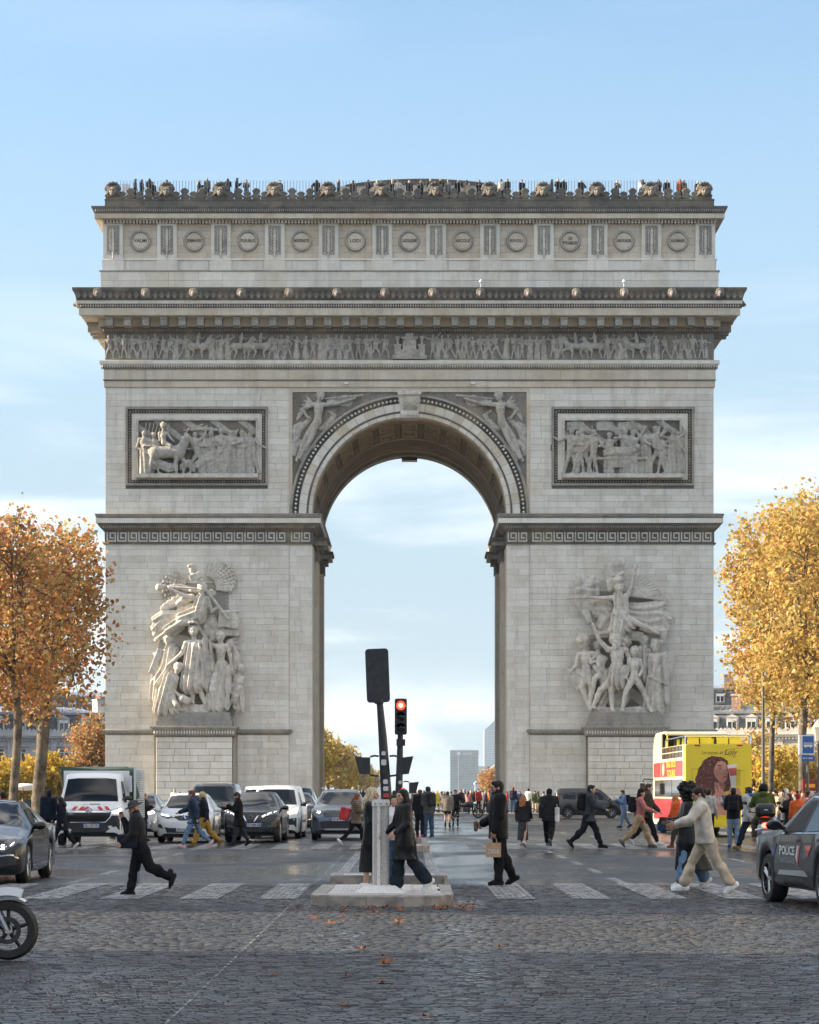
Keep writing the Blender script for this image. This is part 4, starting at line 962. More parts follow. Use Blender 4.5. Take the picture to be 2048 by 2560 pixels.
# ================================================================== ground
def road_mat(name, c0, c1, rlo, rhi, brick=True, spec=0.26):
 m = bpy.data.materials.new(name); m.use_nodes = True; nt = m.node_tree; N = nt.nodes.new; L = nt.links.new
 p = nt.nodes['Principled BSDF']; p.inputs['Specular IOR Level'].default_value = spec
 geo = N('ShaderNodeNewGeometry'); oi = N('ShaderNodeObjectInfo')
 def nz(scale, vec, lo, hi, det=5):
  mp = N('ShaderNodeMapping'); mp.inputs['Scale'].default_value = vec; L(geo.outputs['Position'], mp.inputs['Vector'])
  n = N('ShaderNodeTexNoise'); n.inputs['Scale'].default_value = scale; n.inputs['Detail'].default_value = det; L(mp.outputs[0], n.inputs['Vector'])
  r = N('ShaderNodeMapRange'); r.inputs['From Min'].default_value = lo; r.inputs['From Max'].default_value = hi; L(n.outputs['Fac'], r.inputs['Value']); return r.outputs['Result']
 a = N('ShaderNodeMath'); a.operation = 'ADD'; L(geo.outputs['Random Per Island'], a.inputs[0]); L(oi.outputs['Random'], a.inputs[1])
 fr = N('ShaderNodeMath'); fr.operation = 'FRACT'; L(a.outputs[0], fr.inputs[0])
 mx_ = N('ShaderNodeMix'); mx_.data_type = 'RGBA'; mx_.inputs['A'].default_value = (*c0, 1); mx_.inputs['B'].default_value = (*c1, 1)
 if brick:
  L(nz(0.6, (1, 1, 1), .35, .68), mx_.inputs['Factor'])
 else:
  L(fr.outputs[0], mx_.inputs['Factor'])
 wet = nz(0.28, (1, .5, 1), .38, .58, 6); fine = nz(9.0, (1, 1, 1), .3, .7)
 mr = N('ShaderNodeMapRange'); mr.inputs['To Min'].default_value = rhi; mr.inputs['To Max'].default_value = rlo; L(wet, mr.inputs['Value'])
 ad = N('ShaderNodeMath'); ad.operation = 'MULTIPLY_ADD'; ad.inputs[1].default_value = .12; L(fine, ad.inputs[0]); L(mr.outputs['Result'], ad.inputs[2]); L(ad.outputs[0], p.inputs['Roughness'])
 dk = N('ShaderNodeMix'); dk.data_type = 'RGBA'; dk.blend_type = 'MULTIPLY'; dk.inputs['B'].default_value = (.72, .74, .78, 1); L(wet, dk.inputs['Factor']); L(mx_.outputs['Result'], dk.inputs['A'])
 col = dk.outputs['Result']
 bp = N('ShaderNodeBump'); bp.inputs['Distance'].default_value = .02; bp.inputs['Strength'].default_value = .5
 if brick:
  bt = N('ShaderNodeTexBrick'); bt.inputs['Scale'].default_value = 1.0; bt.inputs['Brick Width'].default_value = .15; bt.inputs['Row Height'].default_value = .11; bt.inputs['Mortar Size'].default_value = .014
  bt.inputs['Mortar Smooth'].default_value = .6; bt.inputs['Color1'].default_value = (.8, .8, .8, 1); bt.inputs['Color2'].default_value = (1, 1, 1, 1); bt.inputs['Mortar'].default_value = (.25, .25, .25, 1)
  L(geo.outputs['Position'], bt.inputs['Vector'])
  m2 = N('ShaderNodeMix'); m2.data_type = 'RGBA'; m2.blend_type = 'MULTIPLY'; m2.inputs['Factor'].default_value = .75; L(col, m2.inputs['A']); L(bt.outputs['Color'], m2.inputs['B']); col = m2.outputs['Result']
  hh = N('ShaderNodeMath'); hh.operation = 'ADD'; L(bt.outputs['Color'], hh.inputs[0]); L(fine, hh.inputs[1]); L(hh.outputs[0], bp.inputs['Height'])
 else:
  L(fine, bp.inputs['Height'])
 L(col, p.inputs['Base Color']); L(bp.outputs[0], p.inputs['Normal'])
 return m
ROAD = road_mat('wet_setts_far', (.026, .029, .034), (.060, .059, .058), .06, .44, spec=.24)
SETT = road_mat('wet_sett', (.026, .029, .034), (.072, .070, .068), .07, .50, brick=False, spec=.2)
mb = MB(); mb.add([(-3000, -400, 0), (3000, -400, 0), (3000, 9000, 0), (-3000, 9000, 0)], [(0, 1, 2, 3)])
road = mb.build('road', ROAD); road['kind'] = 'structure'
rs = np.random.RandomState(4)
cob = []; y = 15.2
while y < 41:
 dep = rs.uniform(.075, .105); hw = .172 * (y + .1) + 2.4; x = -hw + rs.uniform(-.1, 0)
 while x < hw:
  L = rs.uniform(.085, .165); cob.append((x, y, L, dep)); x += L + rs.uniform(.006, .012)
 y += dep + rs.uniform(.006, .012)
cob = np.array(cob)
def sett_verts(L, dep, h, tx, ty, cham):
 b = [(0, 0), (1, 0), (1, 1), (0, 1)]
 V = np.zeros((8, 3))
 for i, (u, v) in enumerate(b):
  V[i] = (u * L, v * dep, 0)
  V[i + 4] = (cham + u * (L - 2 * cham), cham + v * (dep - 2 * cham), h + tx * (u - .5) + ty * (v - .5))
 return V
FQ = np.array([(4, 5, 6, 7), (0, 1, 5, 4), (1, 2, 6, 5), (2, 3, 7, 6), (3, 0, 4, 7)])
inview = np.abs(cob[:, 0] + cob[:, 2] / 2) < .169 * cob[:, 1]
first = [i for i in np.argsort(cob[:, 1], kind='stable') if inview[i] and cob[i, 1] > 16.35][:300]
fs = set(first); protos = []
for i in range(12): protos.append(np_mesh('sett', sett_verts(1, 1, 1, rs.uniform(-.2, .2), rs.uniform(-.2, .2), .09), FQ, SETT, False))
for i in first:
 x, y, L, d = cob[i]; o = link('sett', protos[i % 12], road); o.location = (x, y, -.002); o.scale = (L, d, rs.uniform(.009, .015))
VV, QQ = [], []
for i, (x, y, L, d) in enumerate(cob):
 if i in fs: continue
 V = sett_verts(L, d, rs.uniform(.008, .015), rs.normal(0, .002), rs.normal(0, .003), .010) + np.array((x, y, -.002))
 QQ.append(FQ + 8 * len(VV)); VV.append(V)
o = link('setts', np_mesh('setts', np.concatenate(VV), np.concatenate(QQ), SETT, False), road); o['kind'] = 'stuff'
def paint_mat(name, col, lo, hi):
 m = bpy.data.materials.new(name); m.use_nodes = True; nt = m.node_tree; N = nt.nodes.new; L = nt.links.new
 p = nt.nodes['Principled BSDF']; p.inputs['Base Color'].default_value = (*col, 1); p.inputs['Roughness'].default_value = .42
 geo = N('ShaderNodeNewGeometry')
 n = N('ShaderNodeTexNoise'); n.inputs['Scale'].default_value = 5.5; n.inputs['Detail'].default_value = 8; n.inputs['Roughness'].default_value = .7; L(geo.outputs['Position'], n.inputs['Vector'])
 bt = N('ShaderNodeTexBrick'); bt.inputs['Brick Width'].default_value = .17; bt.inputs['Row Height'].default_value = .12; bt.inputs['Mortar Size'].default_value = .012; bt.inputs['Scale'].default_value = 1
 bt.inputs['Color1'].default_value = bt.inputs['Color2'].default_value = (0, 0, 0, 1); bt.inputs['Mortar'].default_value = (.2, .2, .2, 1); L(geo.outputs['Position'], bt.inputs['Vector'])
 s = N('ShaderNodeMath'); s.operation = 'SUBTRACT'; L(n.outputs['Fac'], s.inputs[0]); L(bt.outputs['Color'], s.inputs[1])
 r = N('ShaderNodeMapRange'); r.inputs['From Min'].default_value = lo; r.inputs['From Max'].default_value = hi; L(s.outputs[0], r.inputs['Value'])
 L(r.outputs['Result'], p.inputs['Alpha'])
 return m
PAINT = paint_mat('worn_road_paint', (.50, .50, .48), .37, .62)
PAINT2 = paint_mat('faded_road_paint', (.40, .40, .39), .47, .62)
def stripe(name, x0, x1, y0, y1, m=PAINT, z=.024):
 mb = MB(); n = 8
 for k in range(n):
  a, b = y0 + (y1 - y0) * k / n, y0 + (y1 - y0) * (k + 1) / n
  mb.add([(x0, a, z), (x1, a, z), (x1, b, z), (x0, b, z)], [(0, 1, 2, 3)])
 o = mb.build(name, m, road); return o
for k in range(6): stripe('crossing_stripe', -1.67 - .57 - 1.17 * k, -1.67 - 1.17 * k, 35.4, 41.3)
for k in range(6): stripe('crossing_stripe', 1.30 + 1.13 * k, 1.86 + 1.13 * k, 35.4, 41.3)
for k in range(14):
 x = -13.0 + 1.13 * k
 if abs(x + .3) < 1.2: continue
 stripe('crossing_stripe', x, x + .55, 66.8, 73.5, PAINT, .006)
for k in range(10): stripe('crossing_stripe', 1.6 + 1.13 * k, 2.15 + 1.13 * k, 66.8, 73.5, PAINT, .006)
for k in range(5): stripe('lane_dash', 3.67, 3.83, 41.8 + 5.2 * k, 44.6 + 5.2 * k, PAINT, .006)
for k in range(6): stripe('lane_dash', -6.02, -5.86, 41.8 + 4.6 * k, 44.2 + 4.6 * k, PAINT, .006)
for k in range(3): stripe('lane_dash', 7.6, 7.76, 42 + 6 * k, 45.5 + 6 * k, PAINT, .006)
stripe('lane_line', -1.672, -1.65, 16, 34, PAINT2, .024); stripe('lane_line', -1.70, -1.63, 42, 61, PAINT2, .006)
stripe('lane_line', .36, .60, 43.4, 63.5, PAINT, .006); stripe('lane_line', -1.42, -1.2, 43.4, 63.5, PAINT, .006)
for k in range(4): stripe('lane_dash', -2.5 + 3.2 * k, -1.6 + 3.2 * k, 76, 76.4, PAINT2, .006)
for k in range(6): stripe('lane_dash', 5 + .3 * k, 5.12 + .3 * k, 104 - 4.0 * k, 106.5 - 4.0 * k, PAINT, .006)
SOIL = mat('far_paving', (.30, .27, .23), .8, noise=(.4, .4))
PAVE = mat('pavement_stone', (.26, .245, .22), .65, noise=(1.2, .35), bump=(8, .3))
KERB = mat('granite_kerb', (.28, .25, .22), .6, noise=(6, .4), bump=(30, .3, .01))
for (nm, x0, x1) in (('pavement_left', -33.0, -13.4), ('pavement_right', 14.2, 36.0)):
 mb = MB(); mb.box(x0, x1, 4, 136, -.1, .13); o = mb.build(nm, PAVE); o['kind'] = 'structure'
 xa = x1 if x0 < 0 else x0 - .28
 for k in range(44):
  b = MB(); b.block(xa, xa + .28, 4 + 3 * k + .01, 4 + 3 * k + 2.99, -.1, .14, .01); b.build('kerb_stone', KERB, o)
mb = MB(); nn = 96
mb.lathe([(.01, .15), (29.9, .15), (29.9, -.1)], (0, 191, 0), nn); pv = mb.build('island_pavement', PAVE); pv['kind'] = 'structure'
for k in range(60):
 b = MB(); t0, t1 = math.pi + math.pi * k / 60 + .0008, math.pi + math.pi * (k + 1) / 60 - .0008
 b.lathe([(29.9, .16), (30.2, .16), (30.22, .14), (30.22, -.05)], (0, 191, 0), 3, 'z', (t0, t1)); b.build('kerb_stone', KERB, pv)
mb = MB()
for k in range(24):
 t = math.pi * (1.18 + .64 * k / 23); r = 27.2; x, y_ = r * math.cos(t), 191 + r * math.sin(t)
 mb2 = MB(); mb2.lathe([(.001, 0), (.16, 0), (.10, .12), (.08, .5), (.10, .56), (.07, .64), (.001, .68)], (0, 0, 0), 10)
 if k == 0: BOLL = mb2.mesh('bollard', mat('stone_bollard', (.10, .095, .085), .8, noise=(5, .3)), True)
 o = link('bollard', BOLL, None, (x, y_, .15)); tag(o, 'squat stone bollard in the ring round the arch', 'bollard', 'stone bollards round the arch')
 if k < 23:
  t2 = math.pi * (1.18 + .64 * (k + 1) / 23); x2, y2 = r * math.cos(t2), 191 + r * math.sin(t2)
  mc = MB(); mc.tube([(x + (x2 - x) * u, y_ + (y2 - y_) * u, .58 - .3 * math.sin(math.pi * u)) for u in [i / 8 for i in range(9)]], .025, 4)
  o = mc.build('chain', mat('iron_chain', (.04, .04, .045), .6, .4) if k == 0 else bpy.data.materials['iron_chain']); tag(o, 'iron chain slung between two stone bollards', 'chain', 'chains between the stone bollards')
# ================================================================== traffic islands
GRAN = mat('pale_granite', (.52, .49, .45), .5, noise=(30, .25))
def slab(name, label, poly, h, kerb=.22, tiles=True):
 cx = sum(p[0] for p in poly) / len(poly); cy = sum(p[1] for p in poly) / len(poly)
 root = empty(name, (cx, cy, 0), 0, label, 'traffic island')
 P = [Vector((p[0] - cx, p[1] - cy)) for p in poly]; n = len(P)
 def inset(d):
  out = []
  for i in range(n):
   a, b, c = P[i - 1], P[i], P[(i + 1) % n]
   n1 = Vector((-(b - a).y, (b - a).x)).normalized(); n2 = Vector((-(c - b).y, (c - b).x)).normalized(); m_ = (n1 + n2); m_ = m_ / max(.3, m_.dot(n1) if m_.length else 1)
   out.append(b + m_ * d)
  return out
 I = inset(kerb)
 for i in range(n):
  a, b, c, d = P[i], P[(i + 1) % n], I[(i + 1) % n], I[i]
  L = (b - a).length; k = max(1, int(round(L / 1.1)))
  for j in range(k):
   u0, u1 = j / k + .004, (j + 1) / k - .004
   q = [a + (b - a) * u0, a + (b - a) * u1, d + (c - d) * u1, d + (c - d) * u0]
   mb = MB(); e = .015
   cen = (q[0] + q[1] + q[2] + q[3]) / 4
   top = [v + (cen - v).normalized() * e * 1.4 for v in q]
   mb.add([(v.x, v.y, -.02) for v in q] + [(v.x, v.y, h - e) for v in q] + [(v.x, v.y, h) for v in top],
    [(0, 1, 5, 4), (1, 2, 6, 5), (2, 3, 7, 6), (3, 0, 4, 7), (4, 5, 9, 8), (5, 6, 10, 9), (6, 7, 11, 10), (7, 4, 8, 11), (8, 9, 10, 11)])
   mb.build('kerb_stone', KERB, root)
 mb = MB(); mb.hprism([(p.x, p.y) for p in I], -.02, h - .012); mb.build('island_bed', GRAN, root)
 return root, I, cx, cy
isl, I1, icx, icy = slab('traffic_island', 'pale granite traffic island carrying the fluted column', [(-1.28, 33.5), (-.6, 33.2), (-.1, 33.2), (.35, 33.35), (.62, 33.8), (.64, 37.4), (-1.36, 37.4), (-1.40, 33.9)], .157)
for i in range(4):
 for j in range(4):
  x0 = -1.15 + .4 * i; y0 = 34.05 + .8 * j
  mb = MB(); mb.block(0, .39, 0, 0, 0, 0, 0) if False else mb.box(x0 - icx + .005, x0 - icx + .395, y0 - icy + .005, y0 - icy + .795, .12, .157 + .003 * ((i + j) % 2)); mb.build('paving_slab', GRAN, isl)
mb = MB()
for (xa, xb) in ((-.98, -.55), (.02, .38)):
 for i in range(8):
  for j in range(20):
   x = xa + (xb - xa) * i / 7 - icx; y_ = 34.7 + .1 * j - icy
   mb.add([(x - .018, y_ - .018, .158), (x + .018, y_ - .018, .158), (x + .018, y_ + .018, .158), (x - .018, y_ + .018, .158), (x, y_, .172)], [(0, 1, 4), (1, 2, 4), (2, 3, 4), (3, 0, 4)])
for i in range(60):
 x = -1.28 + 1.85 * i / 59 - icx; mb.add([(x - .01, 33.62 - icy, .158), (x + .01, 33.62 - icy, .158), (x + .01, 33.86 - icy, .158), (x - .01, 33.86 - icy, .158), (x, 33.74 - icy, .17)], [(0, 1, 4), (1, 2, 4), (2, 3, 4), (3, 0, 4)])
mb.build('tactile_studs', GRAN, isl)['kind'] = 'stuff'
is2, _, c2x, c2y = slab('traffic_island', 'low granite kerbed island behind the fluted column', [(-1.33, 41.4), (.60, 41.4), (.66, 41.6), (.66, 42.9), (-1.38, 42.9), (-1.38, 41.6)], .16)
is3, _, c3x, c3y = slab('traffic_island', 'long narrow island under the second signal post', [(-.70, 64.2), (.36, 64.2), (.55, 64.6), (.50, 78.5), (-.75, 78.5), (-.85, 64.6)], .16)
mb = MB(); mb.box(-.6 - c3x, .33 - c3x, 66.8 - c3y, 78 - c3y, .10, .34); mb.build('raised_step', KERB, is3)
for k in range(8): stripe('edge_dash', -1.25 + .26 * k, -1.13 + .26 * k, 33.0, 33.08, PAINT, .024)
# ================================================================== fluted column and signal posts
col_ = empty('column', (-.414, 34.55, .157), 0, 'short fluted granite column with flat cap on the island', 'column')
PINK = mat('column_granite', (.50, .44, .39), .55, noise=(40, .25)); PALE = mat('column_pale_granite', (.66, .65, .62), .5, noise=(40, .15))
mb = MB(); mb.add([(x * .36, y_ * .36, 0) for x, y_ in ((-1, -1), (1, -1), (1, 1), (-1, 1))] + [(x * .21, y_ * .21, .10) for x, y_ in ((-1, -1), (1, -1), (1, 1), (-1, 1))], [(0, 1, 5, 4), (1, 2, 6, 5), (2, 3, 7, 6), (3, 0, 4, 7), (4, 5, 6, 7)]); mb.build('base', PALE, col_)
mb = MB(); n = 48; prof = []
for k in range(n):
 t = 2 * math.pi * k / n; prof.append(((.115 - .014 * abs(math.sin(t * 6)) ** .7) * math.cos(t), (.115 - .014 * abs(math.sin(t * 6)) ** .7) * math.sin(t)))
mb.hprism(prof, .08, 1.25); mb.build('shaft', PINK, col_)
for k in range(6):
 t = 2 * math.pi * (k + .25) / 6; mb = MB(); M = Matrix.Rotation(t, 3, 'Z'); mb.cbox(M @ Vector((.104, 0, .665)), (.014, .024, .575), M); mb.build('inlay_strip', PALE, col_)
mb = MB(); mb.hprism([(.135 * math.cos(2 * math.pi * (k + .5) / 12), .135 * math.sin(2 * math.pi * (k + .5) / 12)) for k in range(12)], 1.24, 1.31); mb.hprism([(.128 * math.cos(2 * math.pi * (k + .5) / 12), .128 * math.sin(2 * math.pi * (k + .5) / 12)) for k in range(12)], 1.31, 1.335); mb.build('cap', PALE, col_)
for k in range(3):
 mb = MB(); t = -2.2 + .65 * k; mb.lathe([(.001, -.006), (.014, -.006), (.014, .004)], (0, 0, 0), 8, 'y'); o = mb.build('bolt', bpy.data.materials['painted_iron'], col_); o.location = (.134 * math.cos(t), .134 * math.sin(t), 1.275)
SIG = mat('signal_black', (.022, .024, .028), .5); SIGG = mat('signal_grey', (.024, .027, .033), .55, noise=(9, .4)); STK = mat('sticker_paper', (.55, .56, .58), .6); STKR = mat('sticker_red', (.5, .05, .04), .6)
RED_ON = mat('red_signal_lit', (.9, .02, .01), .3, emit=((1, .03, .015), 2.5)); LENS = mat('dark_lens', (.015, .017, .018), .12); HOT = mat('red_signal_core', (1, .3, .2), .3, emit=((1, .16, .09), 4.0))
def rrect(w, h, r, n=4):
 out = []
 for (cx, cz, a0) in ((w - r, h - r, 0), (-w + r, h - r, 90), (-w + r, -h + r, 180), (w - r, -h + r, 270)):
  for k in range(n + 1): a = R(a0 + 90 * k / n); out.append((cx + r * math.cos(a), cz + r * math.sin(a)))
 return out
def signal_side(parent, x, z, s, yw):
 hd = MB(); hd.box(-.05, .06, -.12, .12, -.15, .15); o = hd.build('side_signal', SIG, parent); o.location = (x, 0, z); o.scale = (s, 1, 1)
 v = MB(); v.add([(.06, -.13, .15), (.06, .13, .15), (.06, .13, -.15), (.06, -.13, -.15), (.22, -.16, .17), (.22, .16, .17), (.14, .14, -.14), (.14, -.14, -.14)], [(0, 1, 5, 4), (1, 2, 6, 5), (2, 3, 7, 6), (3, 0, 4, 7)]); v.build('visor', SIG, o)
 a = MB(); a.tube([(-.05, 0, .16), (-.12, 0, .18), (-.2, 0, .17)], .02, 6); a.tube([(-.05, 0, -.16), (-.2, 0, -.18)], .02, 6); a.build('bracket', SIG, o)
p1 = empty('signal_post', (-.452, 42.15, .16), 0, 'tall dark signal post with a blank board seen from behind', 'traffic light')
mb = MB(); mb.tube([(.06, 0, 0), (.05, 0, 1.3), (-.02, 0, 2.4), (-.075, 0, 3.05)], [.115, .10, .075, .055], 12); mb.build('post', SIGG, p1, smooth=True)
tilt = R(2.2)
mb = MB(); mb.prism(rrect(.195, .465, .05), -.02, .03); bd = mb.build('back_board', SIGG, p1); bd.location = (-.11, 0, 3.49); bd.rotation_euler = (0, -tilt, 0)
mb = MB(); frame = rrect(.195, .465, .05); mb.tube([(x, -.01, z) for x, z in frame + frame[:1]], .012, 5); mb.build('board_rim', SIG, bd)
mb = MB(); mb.lathe([(.07, -.04), (.085, -.02), (.085, .03), (.06, .05)], (-.085, 0, 3.03), 10); mb.build('collar', SIG, p1)
signal_side(p1, -.29, 1.90, -1, 0); signal_side(p1, .30, 1.90, 1, 0)
for (x, z, w, h, m_) in ((-.005, 2.12, .035, .035, STK), (0, 1.96, .045, .05, STK), (.01, 1.80, .05, .03, SIG), (.03, 1.62, .04, .04, STK), (.035, 1.5, .045, .04, STK), (.04, 1.38, .05, .035, STKR)):
 b = MB(); b.prism(rrect(w, h, min(w, h) * .5), -.118, -.05); b.build('sticker', m_, p1, loc=(x, 0, z))
p2 = empty('signal_post', (-.235, 64.9, .16), 0, 'signal post with its top lamp lit red', 'traffic light')
mb = MB(); mb.tube([(-.06, 0, 0), (-.05, 0, 1.5), (-.01, 0, 3.1)], [.12, .10, .075], 12); mb.build('post', SIGG, p2, smooth=True)
hd = MB(); hd.prism(rrect(.165, .49, .05), -.02, .03); head = hd.build('signal_board', SIG, p2); head.location = (0, -.12, 3.48)
b = MB(); b.prism(rrect(.125, .44, .05), -.12, -.02); b.build('signal_case', SIGG, head)
for i, z in enumerate((.30, .0, -.30)):
 b = MB(); b.lathe([(.12, -.121), (.10, -.135), (.001, -.145)], (0, 0, z), 20, 'y'); b.build('lamp', RED_ON if i == 0 else LENS, head, smooth=True)
 if i == 0: b = MB(); b.lathe([(.062, -.142), (.04, -.152), (.001, -.155)], (0, 0, z), 20, 'y'); b.build('lamp_core', HOT, head, smooth=True)
 b = MB(); b.lathe([(.125, -.12), (.128, -.30)], (0, 0, z), 16, 'y', (R(10), R(170))); b.lathe([(.118, -.30), (.115, -.12)], (0, 0, z), 16, 'y', (R(10), R(170))); b.build('hood', SIG, head)
o = MB(); o.box(-.12, .12, -.1, .05, -.09, .09); o.build('control_box', SIG, p2, loc=(-.0, -.02, 2.78))
signal_side(p2, .27, 1.55, 1, 0)
rep = MB(); rep.box(-.12, .12, -.14, .1, -.28, .2); r_ = rep.build('repeater', SIGG, p2, loc=(-.02, -.1, 1.35)); b = MB(); b.lathe([(.075, -.145), (.06, -.16), (.001, -.165)], (.09, 0, .13), 14, 'y'); b.build('lamp', RED_ON, r_)
b = MB(); b.prism(rrect(.05, .05, .05), -.13, -.05); b.build('sticker', STK, p2, loc=(-.02, 0, 1.7))
# ================================================================== buildings
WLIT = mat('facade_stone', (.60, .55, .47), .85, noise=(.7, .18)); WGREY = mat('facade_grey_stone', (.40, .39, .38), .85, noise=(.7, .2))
SLATE = mat('slate_roof', (.055, .062, .075), .55, noise=(2, .4)); ZINC = mat('zinc_roof', (.30, .33, .37), .4, .3, noise=(1.5, .25)); GLASSD = mat('window_glass', (.03, .04, .05), .08, spec=.8)
WFR = mat('window_frame_white', (.62, .62, .60), .5); BRICK = mat('chimney_brick', (.42, .26, .19), .85, noise=(3, .3)); POT = mat('clay_pot', (.40, .17, .10), .8)
LEAD = mat('lead_grey', (.22, .23, .25), .5, .2); SLATEG = mat('slate_roof_pale', (.13, .135, .14), .6, noise=(2, .35))
def haussmann(label, loc, rz, W, wall, roof, bays, floors, zc, zm, zr, dep=12, detail=True, first=None, group=None):
 b0 = empty('town_house', loc, rz, label, 'building', group)
 mb = MB(); mb.box(0, W, 0, dep, 0, zc); mb.build('wall', wall, b0)
 mb = MB()
 for (z0, z1, p) in ((zc - .55, zc - .35, .15), (zc - .35, zc - .12, .45), (zc - .12, zc, .55)): mb.box(-p, W + p, -p, dep + p, z0, z1)
 mb.build('cornice', wall, b0)
 if detail:
  mb = MB(); n = int(W / .45)
  for i in range(n): x = (i + .3) * W / n; mb.box(x, x + .2, -.4, 0, zc - .72, zc - .55)
  mb.build('dentils', wall, b0)['kind'] = 'stuff'
  mb = MB(); mb.box(-.1, W + .1, -.3, -.05, zc, zc + .55); mb.build('parapet', wall, b0)
  mb = MB(); n = int(W / .55)
  for i in range(n): x = (i + .5) * W / n; mb.prism([(x - .24, zc + .55), (x + .24, zc + .55), (x + .2, zc + .75), (x, zc + .88), (x - .2, zc + .75)], -.26, -.1)
  mb.build('crest', wall, b0)['kind'] = 'stuff'
  for x in (0.9, W * .5, W - .9):
   mb = MB(); mb.box(x - .35, x + .35, -.4, .2, zc, zc + 1.2); mb.lathe([(.001, zc + 1.2), (.2, zc + 1.2), (.12, zc + 1.4), (.33, zc + 1.75), (.30, zc + 1.95), (.001, zc + 2.05)], (x, -.1, 0), 12); mb.build('urn', wall, b0, smooth=True)
 ins = .55 + (zm - zc) * .28
 def frus(nm, z0, z1, i0, i1, m):
  q = MB(); v = []
  for z, i in ((z0, i0), (z1, i1)): v += [(i, i, z), (W - i, i, z), (W - i, dep - i, z), (i, dep - i, z)]
  q.add(v, [(0, 1, 5, 4), (1, 2, 6, 5), (2, 3, 7, 6), (3, 0, 4, 7), (4, 5, 6, 7)]); return q.build(nm, m, b0)
 rf = frus('steep_roof', zc, zm, .35, ins, roof); up = frus('upper_roof', zm, zr, ins - .1, min(dep / 2 - .3, ins + 3.4), ZINC)
 mb = MB(); frame4b = [(ins - .15, W - ins + .15)]
 mb.box(ins - .2, W - ins + .2, ins - .25, ins, zm - .12, zm + .18); mb.build('roof_kerb', LEAD, b0)
 if detail:
  mb = MB(); n = int((W - 2 * ins) / .38)
  for i in range(n): x = ins + (i + .5) * (W - 2 * ins) / n; mb.tube([(x - .12, ins - .2, zm + .18), (x, ins - .2, zm + .48), (x + .12, ins - .2, zm + .18)], .03, 4)
  mb.build('roof_cresting', LEAD, b0)['kind'] = 'stuff'
  mb = MB(); n = int((W - 2 * ins) / .8)
  for i in range(n): x = ins + .2 + (i + .5) * (W - 2 * ins) / n; mb.tube([(x, ins - .05, zm + .1), (x + .0, ins + 3.0, zr + .02)], .04, 4)
  mb.build('roof_seams', LEAD, up)['kind'] = 'stuff'
 for ci, (u, s) in enumerate(((.16, 1.0), (.62, 1.0), (.93, .8))):
  x = W * u; mb = MB(); mb.box(x - .65 * s, x + .65 * s, ins + .6, ins + 3.6, zm - .3, zr + 1.2 * s); ch = mb.build('chimney', BRICK if roof is not SLATE else WLIT, up); mb = MB(); mb.box(x - .75 * s, x + .75 * s, ins + .5, ins + 3.7, zr + 1.2 * s, zr + 1.42 * s); mb.build('chimney_cap', wall, ch) if False else mb.build('chimney_cap', wall, up)
  for q in range(4):
   mb = MB(); mb.lathe([(.001, 0), (.15, 0), (.12, .4), (.001, .4)], (0, 0, 0), 8); o = mb.build('chimney_pot', POT, up, loc=(x, ins + .9 + .75 * q, zr + 1.42 * s))
 bw = W / bays
 for k in range(bays):
  x = (k + .5) * bw
  for fi, (z0, z1) in enumerate(floors):
   hw = bw * .24
   mb = MB(); frame4(mb, x - hw - .2, x + hw + .2, z0 - .15, z1 + .22, .2, -.10, .06); w_ = mb.build('window', wall, b0)
   mb = MB(); mb.box(x - hw, x + hw, -.015, .05, z0, z1); mb.build('pane', GLASSD, w_)
   mb = MB(); mb.box(x - .05, x + .05, -.05, .0, z0, z1); mb.box(x - hw, x + hw, -.05, .0, z1 - .5, z1 - .42); frame4(mb, x - hw, x + hw, z0, z1, .07, -.05, 0); mb.build('sash', WFR, w_)
   if detail:
    mb = MB(); mb.box(x - hw - .3, x + hw + .3, -.32, -.10, z1 + .28, z1 + .42); mb.build('window_head', wall, w_)
    mb = MB()
    for q in range(9): xx = x - hw + q * hw / 4; mb.box(xx - .012, xx + .012, -.2, -.18, z0, z0 + .8)
    mb.box(x - hw, x + hw, -.21, -.17, z0 + .78, z0 + .83); mb.build('balcony', SIG, w_)
  hw = min(.62, bw * .27); z0, z1 = zc + .55, zc + .55 + (zm - zc) * .55; yf = .30
  mb = MB(); mb.box(x - hw - .15, x + hw + .15, yf, ins + .2, z0 - .3, z1 + .1); mb.prism([(x - hw - .3, z1 + .1), (x + hw + .3, z1 + .1), (x, z1 + .55)], yf - .1, ins + .5); dm = mb.build('dormer', wall if detail else roof, b0)
  mb = MB(); mb.box(x - hw, x + hw, yf - .03, yf + .02, z0, z1 - .1); mb.build('pane', GLASSD, dm)
  mb = MB(); frame4(mb, x - hw, x + hw, z0, z1 - .1, .07, yf - .07, yf - .02); mb.box(x - .05, x + .05, yf - .06, yf - .03, z0, z1 - .1); mb.box(x - hw, x + hw, yf - .06, yf - .04, z1 - .5, z1 - .17); mb.build('sash', WFR, dm)
 if detail:
  for k in range(0, bays + 1, 2):
   x = min(max(k * bw, .4), W - .4); mb = MB(); mb.box(x - .35, x + .35, -.18, 0, 3.9, zc - .9); mb.box(x - .45, x + .45, -.25, 0, zc - .95, zc - .72); mb.box(x - .45, x + .45, -.25, 0, 3.7, 3.95); mb.build('pilaster', wall, b0)
  mb = MB(); mb.box(-.1, W + .1, -.2, 0, 3.7 - .3, 3.7); mb.build('string_course', wall, b0)
 return b0
FL2 = [(.9, 3.0), (4.7, 7.3)]
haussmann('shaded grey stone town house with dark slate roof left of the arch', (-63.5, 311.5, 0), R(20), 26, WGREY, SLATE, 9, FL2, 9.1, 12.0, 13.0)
haussmann('sunlit cream stone town house with urns and dormers right of the arch', (39.2, 320.0, 0), R(-18), 26, WLIT, SLATEG, 10, FL2, 9.3, 12.2, 13.3)
